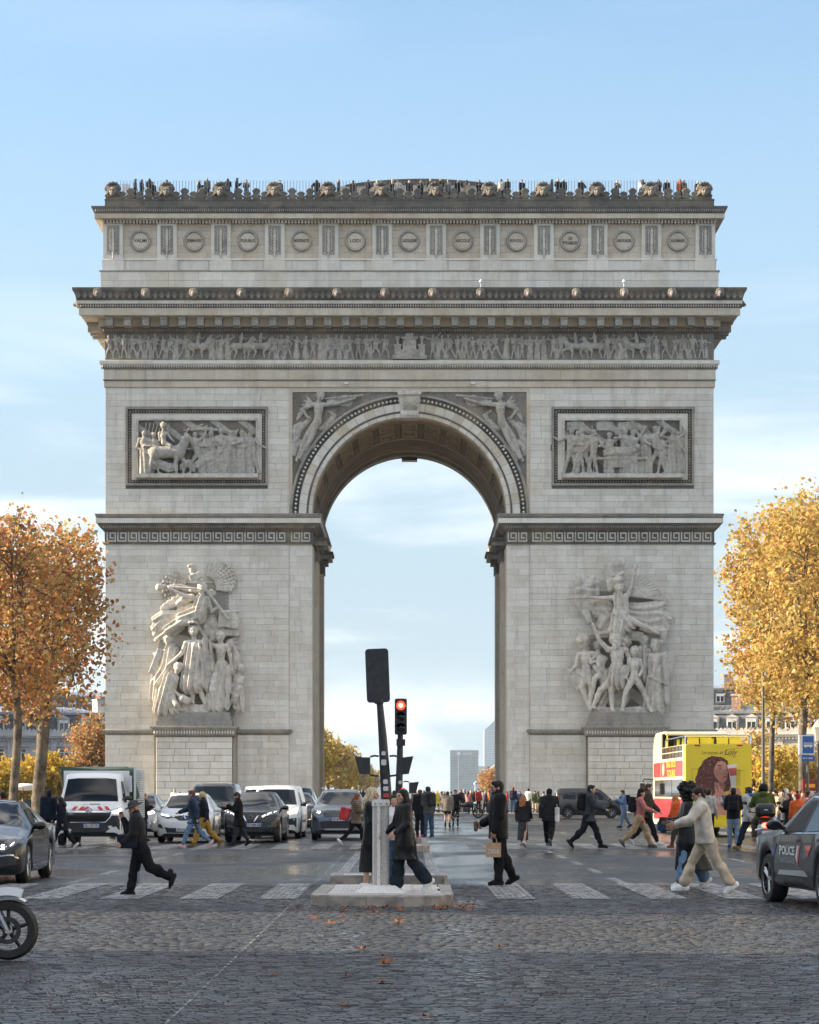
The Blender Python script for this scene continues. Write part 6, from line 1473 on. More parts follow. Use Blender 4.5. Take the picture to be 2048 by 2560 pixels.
def hair_sdf(J, style, o):
 S = SDF(.02); hd, Rm = J['head'], J['R']; P = lambda x, y, z: hd + Rm @ np.array((x, y, z))
 face = lambda: S.ell(P(0, -.105, -.035), (.066, .062, .098), Rm, sub=True, k=0)
 if style in ('short', 'bun', 'long', 'bob', 'pony'):
  S.ell(P(0, .018, .040), (.087, .100, .092), Rm, lf=(0, 0, 0, 0)); S.ell(P(0, .05, -.02), (.078, .06, .08), Rm)
  if style == 'short': S.ell(P(0, -.05, .085), (.065, .05, .035), Rm)
  face()
  if style == 'bun': S.ell(P(0, .115, .02), (.05, .045, .05), Rm)
  if style in ('long', 'bob'):
   L = .40 if style == 'long' else .16; L = o.get('hl', L)
   S.chain([P(0, .06, .0), P(0, .10, -.12), P(0, .115, -.12 - L * .45), P(0, .10, -.12 - L * .8)], [.075, .085, .08, .045], w=(1.25, .75, 1), lf=(60, 0, 8, .005))
   for sx in (-1, 1): S.chain([P(sx * .078, .0, .03), P(sx * .092, .015, -.08), P(sx * .098, .03, -.10 - L * .5)], [.026, .032, .022], lf=(60, 30, 8, .004))
  if style == 'pony': S.chain([P(0, .10, .03), P(0, .15, -.02), P(0, .14, -.18)], [.03, .035, .015])
 elif style == 'afro':
  r = random.Random(3); S.ell(P(0, .03, .05), (.15, .15, .14), Rm)
  for k in range(150):
   v = np.array([r.gauss(0, 1) for _ in range(3)]); v /= np.linalg.norm(v)
   if v[1] < -.55 and v[2] < .35: continue
   S.ell(P(*(v * r.uniform(.145, .185) + np.array((0, .03, .05)))), (.032, .032, .032), None, k=.003)
  face()
 elif style == 'curly':
  r = random.Random(5); S.ell(P(0, .03, .03), (.10, .11, .10), Rm)
  for k in range(40):
   v = np.array([r.gauss(0, 1) for _ in range(3)]); v /= np.linalg.norm(v)
   if v[1] < -.3: continue
   S.ell(P(v[0] * .12, v[1] * .10 + .04, v[2] * .16 - .04), (.035, .035, .035), None, k=.015)
  face()
 elif style == 'bald': S.ell(P(0, .03, .02), (.079, .086, .07), Rm); face()
 elif style in ('beanie', 'hood'):
  S.ell(P(0, .012, .055), (.090, .105, .088), Rm); S.ell(P(0, .04, .0), (.088, .075, .07), Rm); face()
  if style == 'hood': S.ell(P(0, .05, -.06), (.095, .085, .10), Rm); S.ell(P(0, -.12, -.03), (.07, .07, .11), Rm, sub=True, k=0)
 elif style == 'cap': S.ell(P(0, .012, .06), (.086, .102, .075), Rm); S.ell(P(0, -.11, .05), (.062, .075, .012), Rm); S.ell(P(0, .05, -.02), (.07, .05, .06), Rm); S.ell(P(0, -.105, -.05), (.07, .06, .085), Rm, sub=True, k=0)
 elif style == 'hat':
  S.ell(P(0, .01, .075), (.092, .105, .075), Rm); S.ell(P(0, .01, .045), (.165, .185, .018), Rm, k=.012)
 elif style == 'helmet':
  S.ell(P(0, .012, .03), (.128, .148, .140), Rm); S.ell(P(0, -.13, -.01), (.085, .07, .055), Rm, sub=True, k=0)
 return S
HAIRNAME = dict(short='hair', bun='hair', long='hair', bob='hair', pony='hair', afro='hair', curly='hair', bald='cropped_hair', beanie='beanie', hood='hood', cap='cap', hat='hat', helmet='helmet')
def make_person(root, J, top, bottom, shoes, hair, skin, vox, fine=False, eyes=False):
 out = {}
 out['body'] = body_sdf(J, fine).build('body', fab(skin, kind='skin'), min(vox, .0082) if fine else vox, root)
 out['bottom'] = bottom_sdf(J, bottom).build('skirt' if bottom.get('kind') == 'skirt' else 'trousers', fab(bottom['col'], bottom.get('rough', .85), bottom.get('mat', 'cloth')), vox, root)
 out['top'] = top_sdf(J, top).build(top.get('name', 'coat' if top.get('hem', 0) > .3 else 'jacket'), fab(top['col'], top.get('rough', .85), top.get('mat', 'cloth')), vox, root)
 for i in (0, 1): out['shoe%d' % i] = shoe_sdf(J, i, shoes).build('shoe', fab(shoes['col'], .6), vox, root)
 st, hc = hair[0], hair[1]
 out['hair'] = hair_sdf(J, st, hair[2] if len(hair) > 2 else {}).build(HAIRNAME[st], fab(hc, .8, 'hair' if HAIRNAME[st] in ('hair', 'cropped_hair') else ('puffer' if st == 'helmet' else 'cloth')), vox, root)
 if eyes:
  Rm, hd = J['R'], J['head']
  for sx in (-1, 1):
   S = SDF(0.0); S.ell(hd + Rm @ np.array((sx * .032, -.078, .006)), (.013, .012, .009), Rm); S.build('eye', fab((.02, .015, .012), .3), .004, root)
   S = SDF(0.0); S.cone(hd + Rm @ np.array((sx * .016, -.092, .03)), hd + Rm @ np.array((sx * .05, -.078, .033)), .005, .004); S.build('eyebrow', fab(H_BRN, kind='hair'), .004, root)
  S = SDF(0.0); S.cone(hd + Rm @ np.array((-.02, -.084, -.056)), hd + Rm @ np.array((.02, -.084, -.056)), .007); S.build('lips', fab((.30, .10, .09), .5), .004, root)
 return out
PEOPLE = {}
def person(key, label, px, fy, ty, yaw, pose, top, bottom, shoes, hair, skin=SK1, z0=0.0, head=(0, 0), group=None, near=False, dx=0.0, shift=None):
 Y = gy(fy, z0); X = (px - 1024) * Y / F; H = EYE + (HY - ty) * Y / F - z0
 ps = dict(POSE[pose]) if isinstance(pose, str) else pose
 J = skeleton(ps, head)
 topz = J['head'][2] + .118 + {'hat': .03, 'helmet': .05, 'afro': .09, 'beanie': .02}.get(hair[0], .01)
 s = H / topz
 root = empty('person', (X, Y, z0), R(yaw), label, 'person', group); root.scale = (s, s, s)
 vox = min(.036, max(.0105, Y * .00026)) / s
 d = lambda c: c if isinstance(c, dict) else dict(col=c)
 make_person(root, J, d(top), d(bottom), d(shoes), hair, skin, vox, near, near)
 PEOPLE[key] = (root, J, s, vox); return root
def worn(key, name, label, cat, S, m, vox=None, group=None):
 root, J, s, v = PEOPLE[key]; o = S.build(name, m, vox or v)
 o.location = root.location; o.rotation_euler = root.rotation_euler; o.scale = root.scale
 return tag(o, label, cat, group)
def backpack(key, label, col, r=.15):
 J = PEOPLE[key][1]; S = SDF(.02); c = J['chest'] + np.array((0, .22, -.02)); S.box(c, (r, .095, .23), r=.07); S.box(c + np.array((0, .09, -.07)), (r * .8, .035, .12), r=.03)
 for sx in (-1, 1): S.chain([c + np.array((sx * .10, -.05, .18)), J['sh'] + np.array((sx * .12, .0, .085)), J['sh'] + np.array((sx * .12, -.15, -.05)), J['chest'] + np.array((sx * .13, -.13, -.1)), c + np.array((sx * .12, -.05, -.16))], [.02] * 5, w=(1.3, .7, 1))
 return worn(key, 'backpack', label, 'backpack', S, fab(col, .7))
def bag(key, label, col, i=0, size=(.17, .07, .14), drop=.28, name='bag', matk='cloth'):
 J = PEOPLE[key][1]; S = SDF(.01); w = J['w%d' % i] + J['d%d' % i] * .08; c = w - np.array((0, 0, drop)); S.box(c, (size[1], size[0], size[2]), r=.025)
 for sy in (-1, 1): S.chain([c + np.array((0, sy * size[0] * .6, size[2])), w + np.array((0, sy * .03, .0))], [.010, .010])
 return worn(key, name, label, 'bag', S, fab(col, .6, matk))
person('hat', 'person in shiny dark hat and black jacket walking with a phone to the ear', 350, 2240, 2000, -84, dict(lean=.14, legs=((-26, 36), (13, 2)), arms=((10, 8, 40, 0), (30, 10, 128, 14))),
 dict(col=(.018, .019, .022), puff=.026, hem=.13, mat='puffer'), dict(col=BLK, w=.03), dict(col=BLK, boot=True), ('hat', (.05, .052, .055)), SK1, head=(8, 18), near=True)
J = PEOPLE['hat'][1]
S = SDF(.02); c = J['hip'] + np.array((.20, -.22, .06)); S.box(c, (.07, .17, .13), r=.04); S.chain([c + np.array((0, .1, .1)), J['sh'] + np.array((.05, .02, .1)), J['chest'] + np.array((-.16, .1, -.1))], [.012] * 3)
worn('hat', 'shoulder_bag', 'navy shoulder bag carried by the person in the shiny hat', 'bag', S, fab(NAVY, .7))
S = SDF(.0); S.box(J['w1'] + np.array((.0, -.01, .06)), (.008, .018, .07), r=.006); worn('hat', 'phone', 'dark phone held to the ear under the shiny hat', 'phone', S, fab(BLK, .2))
S = SDF(.02); k = J['k1'] + np.array((0, .06, -.14)); S.ell(k, (.075, .045, .13)); o_ = S.build('knee_patch', fab((.35, .38, .42), .8), .012, PEOPLE['hat'][0])
LE = dict(col=(.010, .011, .013), mat='leather')
person('blond', 'person with long blond hair in an ankle-length black leather coat by the column', 929, 2226, 1968, 78, dict(lean=.0, legs=((3, 3), (-4, 4)), arms=((8, 6, 20, 0), (10, 6, 30, 0))), dict(hem=.68, puff=.008, flare=.03, **LE), dict(col=BLK, kind='skirt', len=.62), dict(col=WHITE, bulk=.005),
 ('long', (.52, .42, .27), dict(hl=.22)), SK1, z0=.157, head=(6, 2), near=True)
person('dark', 'person with long black hair in a black leather trench coat stepping past the column', 1012, 2231, 1972, -70, dict(lean=.04, legs=((-15, 24), (9, 3)), arms=((6, 8, 46, 6), (12, 8, 40, 8))), dict(hem=.42, puff=.016, flare=.05, **LE), dict(col=(.015, .022, .03), w=.03, flare=.04), dict(col=WHITE, bulk=.005),
 ('long', H_BLK, dict(hl=.46)), SK1, z0=.157, head=(14, 0), near=True)
S = SDF(.0); J = PEOPLE['dark'][1]; S.chain([J['s1'] + np.array((0, .02, .06)), J['chest'] + np.array((0, .21, -.12)), J['hip'] + np.array((.2, .10, -.05))], [.010] * 3); worn('dark', 'bag_strap', 'thin dark shoulder strap across the leather trench coat', 'strap', S, fab(BLK, .4))
person('curls', 'person with dark curly hair and white top between the two leather coats', 986, 2212, 1986, -12, 'stand', dict(col=WHITE, puff=.015, hem=.08), dict(col=DENIM, w=.02), BLK, ('long', (.012, .01, .010), dict(hl=.2)), SK1, head=(12, 0))
person('zara', 'person in black padded jacket with cropped dark hair holding a brown paper bag', 1246, 2216, 1951, -82, dict(lean=.0, legs=((2, 2), (-12, 14)), arms=((4, 5, 14, 0), (2, 8, 58, 6))), dict(col=BLK, puff=.046, hem=.16, mat='puffer', collar=.04), dict(col=BLK, w=.022), dict(col=BLK),
 ('short', H_BLK), SK2, head=(0, 2), near=True)
S = SDF(0.0); J = PEOPLE['zara'][1]; hd, Rm = J['head'], J['R']; S.ell(hd + Rm @ np.array((0, -.05, -.085)), (.052, .05, .035), Rm); S.ell(hd + Rm @ np.array((0, -.08, -.04)), (.03, .014, .008), Rm); S.build('beard', fab(H_BLK, kind='hair'), .006, PEOPLE['zara'][0])
root, J, s, v = PEOPLE['zara']; w = (J['w0'] + J['d0'] * .085) * s; KRAFT = mat('kraft_paper', (.42, .27, .15), .8, noise=(20, .15))
M = root.matrix_basis if False else None
cb, sb = math.cos(R(-82)), math.sin(R(-82)); wx, wy = root.location.x + cb * w[0] - sb * w[1], root.location.y + sb * w[0] + cb * w[1]
pb = empty('carrier_bag', (wx + .0, wy - .02, w[2]), R(-4), 'brown paper carrier bag with pale lettering held at arm length', 'bag')
mb = MB(); W2, D2, H2 = .125, .05, .24
mb.add([(-W2, -D2, -.36), (W2, -D2, -.36), (W2, D2, -.36), (-W2, D2, -.36), (-W2 * 1.02, -D2 * .5, -.36 + H2), (W2 * 1.02, -D2 * .5, -.36 + H2), (W2 * 1.02, D2 * .5, -.36 + H2), (-W2 * 1.02, D2 * .5, -.36 + H2)], [(0, 3, 2, 1), (0, 1, 5, 4), (1, 2, 6, 5), (2, 3, 7, 6), (3, 0, 4, 7)]); mb.build('paper_body', KRAFT, pb)
for y_ in (-.025, .025):
 mb = MB(); mb.tube([(-.06, y_, -.13), (-.045, y_ * .6, -.05), (0, 0, .0), (.045, y_ * .6, -.05), (.06, y_, -.13)], .006, 6); mb.build('handle', KRAFT, pb)
t_ = text_mesh('ZARA', .135, .001, spacing=.78); t_.materials.clear(); t_.materials.append(mat('bag_print', (.72, .72, .72), .6)); o = link('lettering', t_, pb, (0, -D2 * .86 - .004, -.27), (R(97), 0, 0)); wd = max(p.co.x for p in t_.vertices) - min(p.co.x for p in t_.vertices); o.scale = (.205 / wd, .9, 1)
S = SDF(0.0); S.cone(J['w1'] + J['d1'] * .11 - np.array((0, .02, .05)), J['w1'] + J['d1'] * .11 + np.array((0, -.02, .06)), .032, .042); worn('zara', 'paper_cup', 'brown paper cup in the other hand of the black padded jacket', 'cup', S, fab((.16, .09, .05), .7))
person('white', 'laughing person in cream shearling jacket and cream trousers striding over the crossing', 1764, 2236, 1967, -86, dict(lean=.16, legs=((-24, 8), (27, 6)), arms=((46, 8, 26, 4), (30, 8, 44, 6))), dict(col=(.50, .46, .40), puff=.022, hem=.10, flare=.02, collar=.03), dict(col=(.46, .39, .29), w=.006, flare=.035), dict(col=(.75, .75, .75), bulk=.008),
 ('bun', (.02, .010, .007)), SK2, head=(0, 16), near=True)
person('afro', 'person with black afro hair in a long black leather coat beside the cream jacket', 1722, 2222, 1957, -88, dict(lean=.04, legs=((12, 4), (-14, 16)), arms=((14, 8, 70, 12), (18, 8, 74, 14))), dict(hem=.66, puff=.022, flare=.08, **LE), dict(col=(.12, .20, .32), w=.03, flare=.03), dict(col=WHITE), ('afro', (.006, .006, .006)), SK3, head=(0, 4), near=True)
J = PEOPLE['afro'][1]; S = SDF(.01); S.box(J['w1'] + np.array((-.05, -.03, -.10)), (.05, .13, .085), r=.03); worn('afro', 'handbag', 'small blue patterned handbag in front of the long leather coat', 'bag', S, fab((.03, .07, .14), .5))
S = SDF(0.0); S.box(J['w1'] + np.array((.04, -.08, .05)), (.035, .07, .008), r=.004); worn('afro', 'phone', 'dark phone held in front of the long leather coat', 'phone', S, fab(BLK, .2))
person('m1', 'person in dark navy jacket passing the white lorry', 122, 2112, 1974, -160, 'slow', dict(col=(.012, .020, .034), puff=.035, hem=.16), NAVY, BLK, ('short', H_BLK), SK1)
person('m2', 'person in long black coat carrying a grey plastic bag beside the white lorry', 155, 2124, 1992, -100, 'walk', dict(col=(.010, .012, .022), puff=.04, hem=.32), BLK, WHITE, ('long', H_BLK, dict(hl=.12)), SK1, head=(0, 10))
bag('m2', 'translucent grey plastic bag hanging beside the long black coat', (.20, .21, .22), 1, (.12, .09, .17), .24)
person('m3', 'person with auburn hair in black jacket between lorry and white hatchback', 360, 2104, 1983, 80, 'fold', dict(col=BLK, puff=.03, hem=.12), dict(col=NAVY), BLK, ('long', (.20, .075, .03), dict(hl=.12)), SK1)
person('m4', 'person in blue quilted jacket and jeans crossing before the white hatchback', 485, 2120, 1975, -86, 'stride', dict(col=(.028, .045, .075), puff=.03, hem=.20, mat='puffer'), dict(col=(.13, .21, .32), w=.004), dict(col=(.6, .4, .42)), ('short', (.15, .055, .03)), SK1)
person('m5', 'person in mustard trousers and blond knit hat behind the blue jacket', 511, 2118, 1979, -88, 'stride', dict(col=(.014, .017, .024), puff=.03, hem=.10), dict(col=(.36, .22, .05), w=.022), dict(col=(.2, .15, .06)), ('beanie', (.48, .40, .22)), SK1)
person('m6', 'person in black coat looking down at a phone before the black crossover', 598, 2116, 1980, -82, 'phone', dict(col=BLK, puff=.03, hem=.34), dict(col=(.03, .035, .045), w=.01), BLK, ('short', H_BRN), SK1, head=(0, 30))
person('m7', 'person in striped bronze padded coat with a red bag before the grey crossover', 889, 2115, 1983, 82, 'stride', dict(col=(.16, .12, .085), puff=.045, hem=.20, mat='puffer', lf=(0, 0, 95, .012)), dict(col=BLK, w=.0), dict(col=WHITE), ('bob', H_AUB), SK1, head=(0, 12))
J = PEOPLE['m7'][1]; S = SDF(.02); S.box(J['hip'] + np.array((-.02, .34, .14)), (.07, .17, .2), rx(.25), r=.04); worn('m7', 'shopping_bag', 'red and grey bag slung behind the bronze padded coat', 'bag', S, fab((.55, .06, .06), .6))
person('c1', 'person in grey hooded jacket and blue jeans standing on the long island', 1071, 2094, 1966, -150, 'stand', dict(col=(.075, .08, .078), puff=.04, hem=.18, hood=True), dict(col=(.045, .085, .15), w=.02), (.03, .05, .09), ('short', (.03, .022, .02)), SK1, z0=.34)
backpack('c1', 'dark backpack on the grey hooded jacket', CHAR)
person('c2', 'person in black jacket with purple shoes behind the grey hooded jacket', 1050, 2094, 1974, 160, 'stand', dict(col=BLK, puff=.03, hem=.12), BLK, (.25, .03, .14), ('cap', (.10, .09, .08)), SK1, z0=.34)
person('c3', 'person in short fur jacket and black tights beside the motorcycle', 1119, 2069, 1978, 170, 'stand', dict(col=(.20, .17, .14), puff=.05, hem=.20), dict(col=BLK, w=-.012), dict(col=BLK, boot=True), ('bun', H_BLK), SK1)
person('c4', 'person all in black posing hand on hip beside the motorcycle', 1139, 2067, 1974, -5, 'hip', dict(col=BLK, puff=.015, hem=.1), dict(col=BLK, w=-.005), BLK, ('short', H_BLK), SK1)
person('r1', 'person with long auburn hair and dark skirt on the far crossing', 1308, 2115, 1986, 160, 'slow', dict(col=(.02, .021, .024), puff=.03, hem=.12, flare=.05), dict(col=(.05, .055, .06), kind='skirt', len=.78), WHITE, ('long', (.34, .13, .04), dict(hl=.34)), SK1)
person('r2', 'person in black with a beanie and white tote on the far crossing', 1373, 2115, 1971, 165, 'walk', dict(col=(.022, .022, .024), puff=.045, hem=.16, hood=True), dict(col=BLK, w=.03), GREY, ('beanie', BLK), SK1)
J = PEOPLE['r2'][1]; S = SDF(.01); c = J['hip'] + np.array((-.25, .02, .02)); S.box(c, (.05, .14, .22), r=.03); S.chain([c + np.array((0, 0, .2)), J['s1'] + np.array((-.02, .02, .07))], [.012, .012]); worn('r2', 'tote_bag', 'white canvas tote hanging from the beanie wearer', 'bag', S, fab((.55, .56, .58), .8))
person('r3', 'person in dark grey parka striding right with a black backpack', 1472, 2121, 1962, 86, 'stride', dict(col=(.045, .05, .058), puff=.035, hem=.20, hood=True), dict(col=(.012, .013, .02), w=.016), BLK, ('short', H_BLK), SK1)
backpack('r3', 'black backpack on the dark grey parka', BLK)
person('r4', 'person in blue shirt photographing beside the dark van', 1560, 2071, 1975, -80, 'phone', dict(col=(.10, .17, .30), puff=.03, hem=.12), dict(col=(.10, .15, .22)), BLK, ('short', H_BRN), SK1)
backpack('r4', 'black backpack of the person photographing beside the dark van', BLK, .17)
person('r5', 'person in pink sleeves and beige trousers with a black backpack', 1598, 2119, 1972, 84, 'stride', dict(col=(.46, .17, .16), puff=.02, hem=.12), dict(col=(.36, .26, .16), w=.016), dict(col=(.1, .1, .1)), ('hood', BLK), SK1)
backpack('r5', 'large black backpack over pink sleeves', BLK, .17)
person('r6', 'person in brown jacket walking behind the pink sleeves', 1617, 2113, 1959, 80, 'walk2', dict(col=(.055, .045, .035), puff=.03, hem=.14), dict(col=BLK), (.5, .5, .48), ('short', (.05, .025, .012)), SK1)
person('r7', 'person with ginger hair in orange jacket behind the leather coat', 1690, 2122, 1986, -84, 'slow', dict(col=(.60, .10, .025), puff=.03, hem=.14), dict(col=(.05, .045, .04)), (.18, .07, .03), ('bob', (.40, .16, .05)), SK1)
person('r8', 'person in white shirt just behind the cream shearling jacket', 1772, 2112, 1972, 150, 'stand', dict(col=(.35, .33, .31), puff=.02, hem=.1), BLK, BLK, ('short', H_BLK), SK2)
person('r10', 'person in black jacket and pale jeans standing before the yellow bus', 1834, 2121, 1969, 172, 'fold', dict(col=(.012, .013, .016), puff=.03, hem=.10), dict(col=(.16, .23, .32), w=.012), (.03, .05, .08), ('short', H_BLK), SK1)
backpack('r10', 'black backpack of the person before the yellow bus', BLK)
person('r11', 'person in pale grey jacket with blue hood walking by the scooter', 1876, 2124, 1967, -130, 'walk', dict(col=(.36, .37, .36), puff=.045, hem=.18), dict(col=(.014, .024, .045), w=.02), (.28, .14, .05), ('short', (.02, .014, .01)), SK3)
J = PEOPLE['r11'][1]; S = SDF(.02); S.ell(J['neck'] + np.array((0, .06, .02)), (.13, .12, .06)); S.build('blue_hood', fab((.03, .12, .40), .7), .018, PEOPLE['r11'][0])
protos = []
PH = ['short', 'long', 'beanie', 'bob', 'short', 'cap', 'bun', 'hood', 'curly', 'bald']
PP = ['stand', 'fold', 'slow', 'hip', 'phone', 'stand', 'slow2', 'fold', 'stand', 'slow']
for i in range(10):
 root = empty('person', (0, -30 - i, 0)); J = skeleton(dict(POSE[PP[i]]))
 parts = make_person(root, J, dict(col=GREY, puff=.02 + .006 * (i % 4), hem=(.10, .45, .16, .12, .30)[i % 5]), dict(col=BLK, w=.012), dict(col=BLK), (PH[i], H_BLK), SK1, .028)
 protos.append((root, parts, J))
used = set()
def crowd(label, X, Y, H, yaw, i, top, bottom, hairc, skin, shoes=BLK, z0=0.0, group=None):
 root, parts, J = protos[i]; s = H / (J['head'][2] + .125)
 if i in used:
  r = root.copy(); COL.objects.link(r); pt = {}
  for k_, c in parts.items(): n = c.copy(); COL.objects.link(n); n.parent = r; pt[k_] = n
 else:
  r, pt = root, parts; used.add(i)
 r.location = (X, Y, z0); r.rotation_euler = (0, 0, R(yaw)); r.scale = (s, s, s); tag(r, label, 'person', group)
 hk = 'hair' if PH[i] not in ('beanie', 'cap', 'hood') else 'cloth'
 for k_, m_ in (('top', fab(top)), ('bottom', fab(bottom)), ('hair', fab(hairc, .8 if hk == 'cloth' else .85, hk)), ('body', fab(skin, kind='skin')), ('shoe0', fab(shoes, .6)), ('shoe1', fab(shoes, .6))):
  pt[k_].material_slots[0].link = 'OBJECT'; pt[k_].material_slots[0].material = m_
 return r
CN = {BLK: 'black', CHAR: 'charcoal', NAVY: 'navy', GREY: 'grey', BEIGE: 'beige', TAN: 'tan', CREAM: 'cream', WHITE: 'white', RED: 'dark red', ORANGE: 'orange', RUST: 'rust', PINK_: 'pink', GREEN: 'dark green', OLIVE: 'olive', YELLOW: 'yellow', BROWN: 'brown', DENIM: 'denim blue', BLUE: 'blue'}
HN = ['short hair', 'long hair', 'a beanie', 'a bob', 'short hair', 'a cap', 'a bun', 'a raised hood', 'curly hair', 'cropped hair']
rc = random.Random(21)
def crowd_px(px, Y, ty, i, top, where, grp, yaw=None, bottom=None, hairc=None, skin=SK1, z0=.15):
 H = EYE + (HY - ty) * Y / F - z0
 H = min(1.95, max(1.5, H))
 hairc = hairc if hairc else rc.choice((H_BLK, H_BRN, H_BRN, H_AUB, H_GRY, H_BLD) if PH[i] not in ('beanie', 'cap', 'hood') else (BLK, GREY, CREAM, RED, NAVY))
 crowd('person in %s top with %s %s' % (CN[top], HN[i], where), (px - 1024) * Y / F, Y, H, yaw if yaw is not None else rc.choice((0, 180, 90, -90, 150, -140, 30)), i, top, bottom or rc.choice((BLK, NAVY, DENIM, CHAR, BEIGE)), hairc, skin, z0=z0, group=grp)
W1, G1 = 'in the crowd before the archway', 'crowd in front of the archway'
for k, (px, Y, ty, i, top) in enumerate(((1016, 150, 1978, 0, CHAR), (1030, 158, 1976, 5, GREY), (1040, 152, 1980, 3, NAVY), (1060, 166, 1976, 2, BLK), (1092, 168, 1976, 9, YELLOW), (1103, 166, 1979, 4, GREY), (1083, 172, 1983, 1, BROWN), (1128, 170, 1980, 0, BEIGE),
  (1153, 163, 1974, 5, CHAR), (1162, 168, 1973, 0, GREY), (1170, 164, 1979, 1, PINK_), (1178, 170, 1976, 8, RUST), (1185, 166, 1980, 3, NAVY), (1196, 164, 1972, 0, RED), (1207, 168, 1975, 4, CREAM), (1214, 163, 1979, 6, CHAR), (1150, 172, 1981, 6, BLK), (1224, 170, 1978, 2, RUST), (1232, 166, 1976, 5, BLUE), (1190, 172, 1976, 7, BLK), (1110, 173, 1981, 8, OLIVE), (1070, 172, 1978, 6, RED), (1046, 170, 1979, 9, TAN), (1140, 173, 1978, 4, DENIM), (1202, 173, 1977, 1, WHITE))):
 crowd_px(px, Y, ty, i, top, W1, G1)
W2, G2 = 'by the right-hand pier of the arch', 'people along the right-hand pier'
for (px, Y, ty, i, top) in ((1268, 170, 1981, 0, RED), (1283, 166, 1968, 5, NAVY), (1300, 172, 1979, 3, BLUE), (1321, 168, 1971, 0, WHITE), (1337, 167, 1977, 2, OLIVE), (1345, 167, 1978, 7, GREEN), (1391, 170, 1976, 7, ORANGE), (1358, 173, 1982, 4, TAN), (1255, 168, 1979, 6, BLK), (1410, 174, 1983, 8, GREY)):
 crowd_px(px, Y, ty, i, top, W2, G2, yaw=rc.choice((0, 10, -20, 160, 90)))
W3, G3 = 'in the queue behind the scooter', 'crowd on the right-hand pavement'
for (px, Y, ty, i, top, hc) in ((1893, 82, 1976, 0, RED, None), (1912, 92, 1980, 3, BLK, None), (1940, 78, 1975, 0, BEIGE, H_BLK), (1957, 80, 1974, 4, GREY, H_BLK), (1966, 88, 1972, 2, CREAM, WHITE), (1974, 70, 1983, 1, BLK, H_BRN), (1995, 68, 1984, 5, ORANGE, RED), (1984, 84, 1976, 8, WHITE, None), (1993, 92, 1977, 7, NAVY, NAVY),
  (2008, 80, 1979, 3, PINK_, H_AUB), (2022, 86, 1977, 6, BROWN, H_BRN), (2032, 66, 1981, 9, GREEN, H_BLK), (2044, 76, 1979, 0, TAN, None), (1930, 95, 1979, 8, RUST, None), (1950, 98, 1978, 6, BLUE, None), (2012, 96, 1980, 2, BLK, BLK), (2038, 94, 1980, 1, CREAM, H_BLD), (1903, 98, 1981, 5, CHAR, None), (1975, 100, 1980, 0, RED, None), (1885, 104, 1977, 4, NAVY, None), (1922, 102, 1976, 1, WHITE, None), (1941, 106, 1978, 9, OLIVE, None), (1962, 104, 1977, 3, YELLOW, None), (2001, 104, 1978, 8, NAVY, None), (2019, 106, 1976, 4, GREEN, None), (2030, 103, 1979, 2, WHITE, WHITE), (1860, 110, 1978, 6, TAN, None)):
 crowd_px(px, Y, ty, i, top, W3, G3, hairc=hc, yaw=rc.choice((0, -20, 20, -60, 180)), z0=.13 if (px - 1024) * Y / F > 14.2 else 0)
W4, G4 = 'standing near the parked cars', 'people among the parked cars'
for (px, Y, ty, i, top) in ((437, 158, 1972, 0, WHITE), (447, 160, 1979, 4, GREY), (777, 120, 1975, 3, CHAR), (885, 150, 1962, 9, CREAM), (907, 160, 1972, 5, NAVY), (930, 155, 1964, 2, GREY), (8, 62, 1979, 0, RED), (1650, 150, 1978, 4, BLK), (922, 165, 1975, 8, CHAR), (985, 110, 1976, 6, NAVY)):
 crowd_px(px, Y, ty, i, top, W4, G4, z0=0.0)
G5 = 'visitors on the roof terrace'
zd = zp0 - .2
for (v, ty, i, top) in ((286, 377, 0, CHAR), (316, 376, 1, BROWN), (323, 384, 0, BLK), (437.5, 374.5, 0, GREY), (481, 376, 1, BLK), (499, 375, 4, NAVY), (714, 378.5, 0, CHAR), (795, 380, 2, CREAM), (828, 376.5, 1, BLK), (838, 379, 3, CREAM), (863, 380, 0, BLK), (888, 380, 1, NAVY), (908, 376.5, 3, CHAR), (929, 376, 4, BLK), (966, 379.5, 3, BLK), (984, 379, 1, BEIGE), (1057, 377.5, 0, CREAM), (1070, 377, 0, BLK),
  (1163, 378, 0, BLK), (1176, 377, 4, BLK), (1188, 377, 0, CHAR), (1349, 379, 1, WHITE), (1355, 378, 0, BLK), (1388, 378, 1, CHAR), (1433, 377.5, 3, ORANGE), (1441, 379, 0, GREEN), (1471, 381.5, 2, CHAR), (300, 378, 3, NAVY), (352, 379, 0, BLK), (420, 379, 1, BLK), (520, 379, 4, GREY), (590, 380, 0, NAVY), (668, 379, 3, BLK), (745, 380, 0, BROWN), (775, 379, 4, BLK), (945, 379, 0, GREY), (1010, 379, 1, BLK), (1100, 379, 0, NAVY), (1225, 379, 3, BLK), (1300, 380, 4, GREY), (1405, 379, 0, BLK)):
 z = AZ(ty, -1.9); crowd('visitor in %s with %s behind the roof railing' % (CN[top], HN[i]), AX(v, -1.9), AD + 1.9, 1.72, rc.choice((0, 20, -20, 90, 180)), i, top, rc.choice((BLK, NAVY)), rc.choice((H_BLK, H_BRN, H_BLD)) if i != 2 else CREAM, SK1, z0=max(zd, z - 1.72), group=G5)
for i, (root, parts, J) in enumerate(protos):
 if i not in used:
  for c in list(parts.values()) + [root]: bpy.data.objects.remove(c)
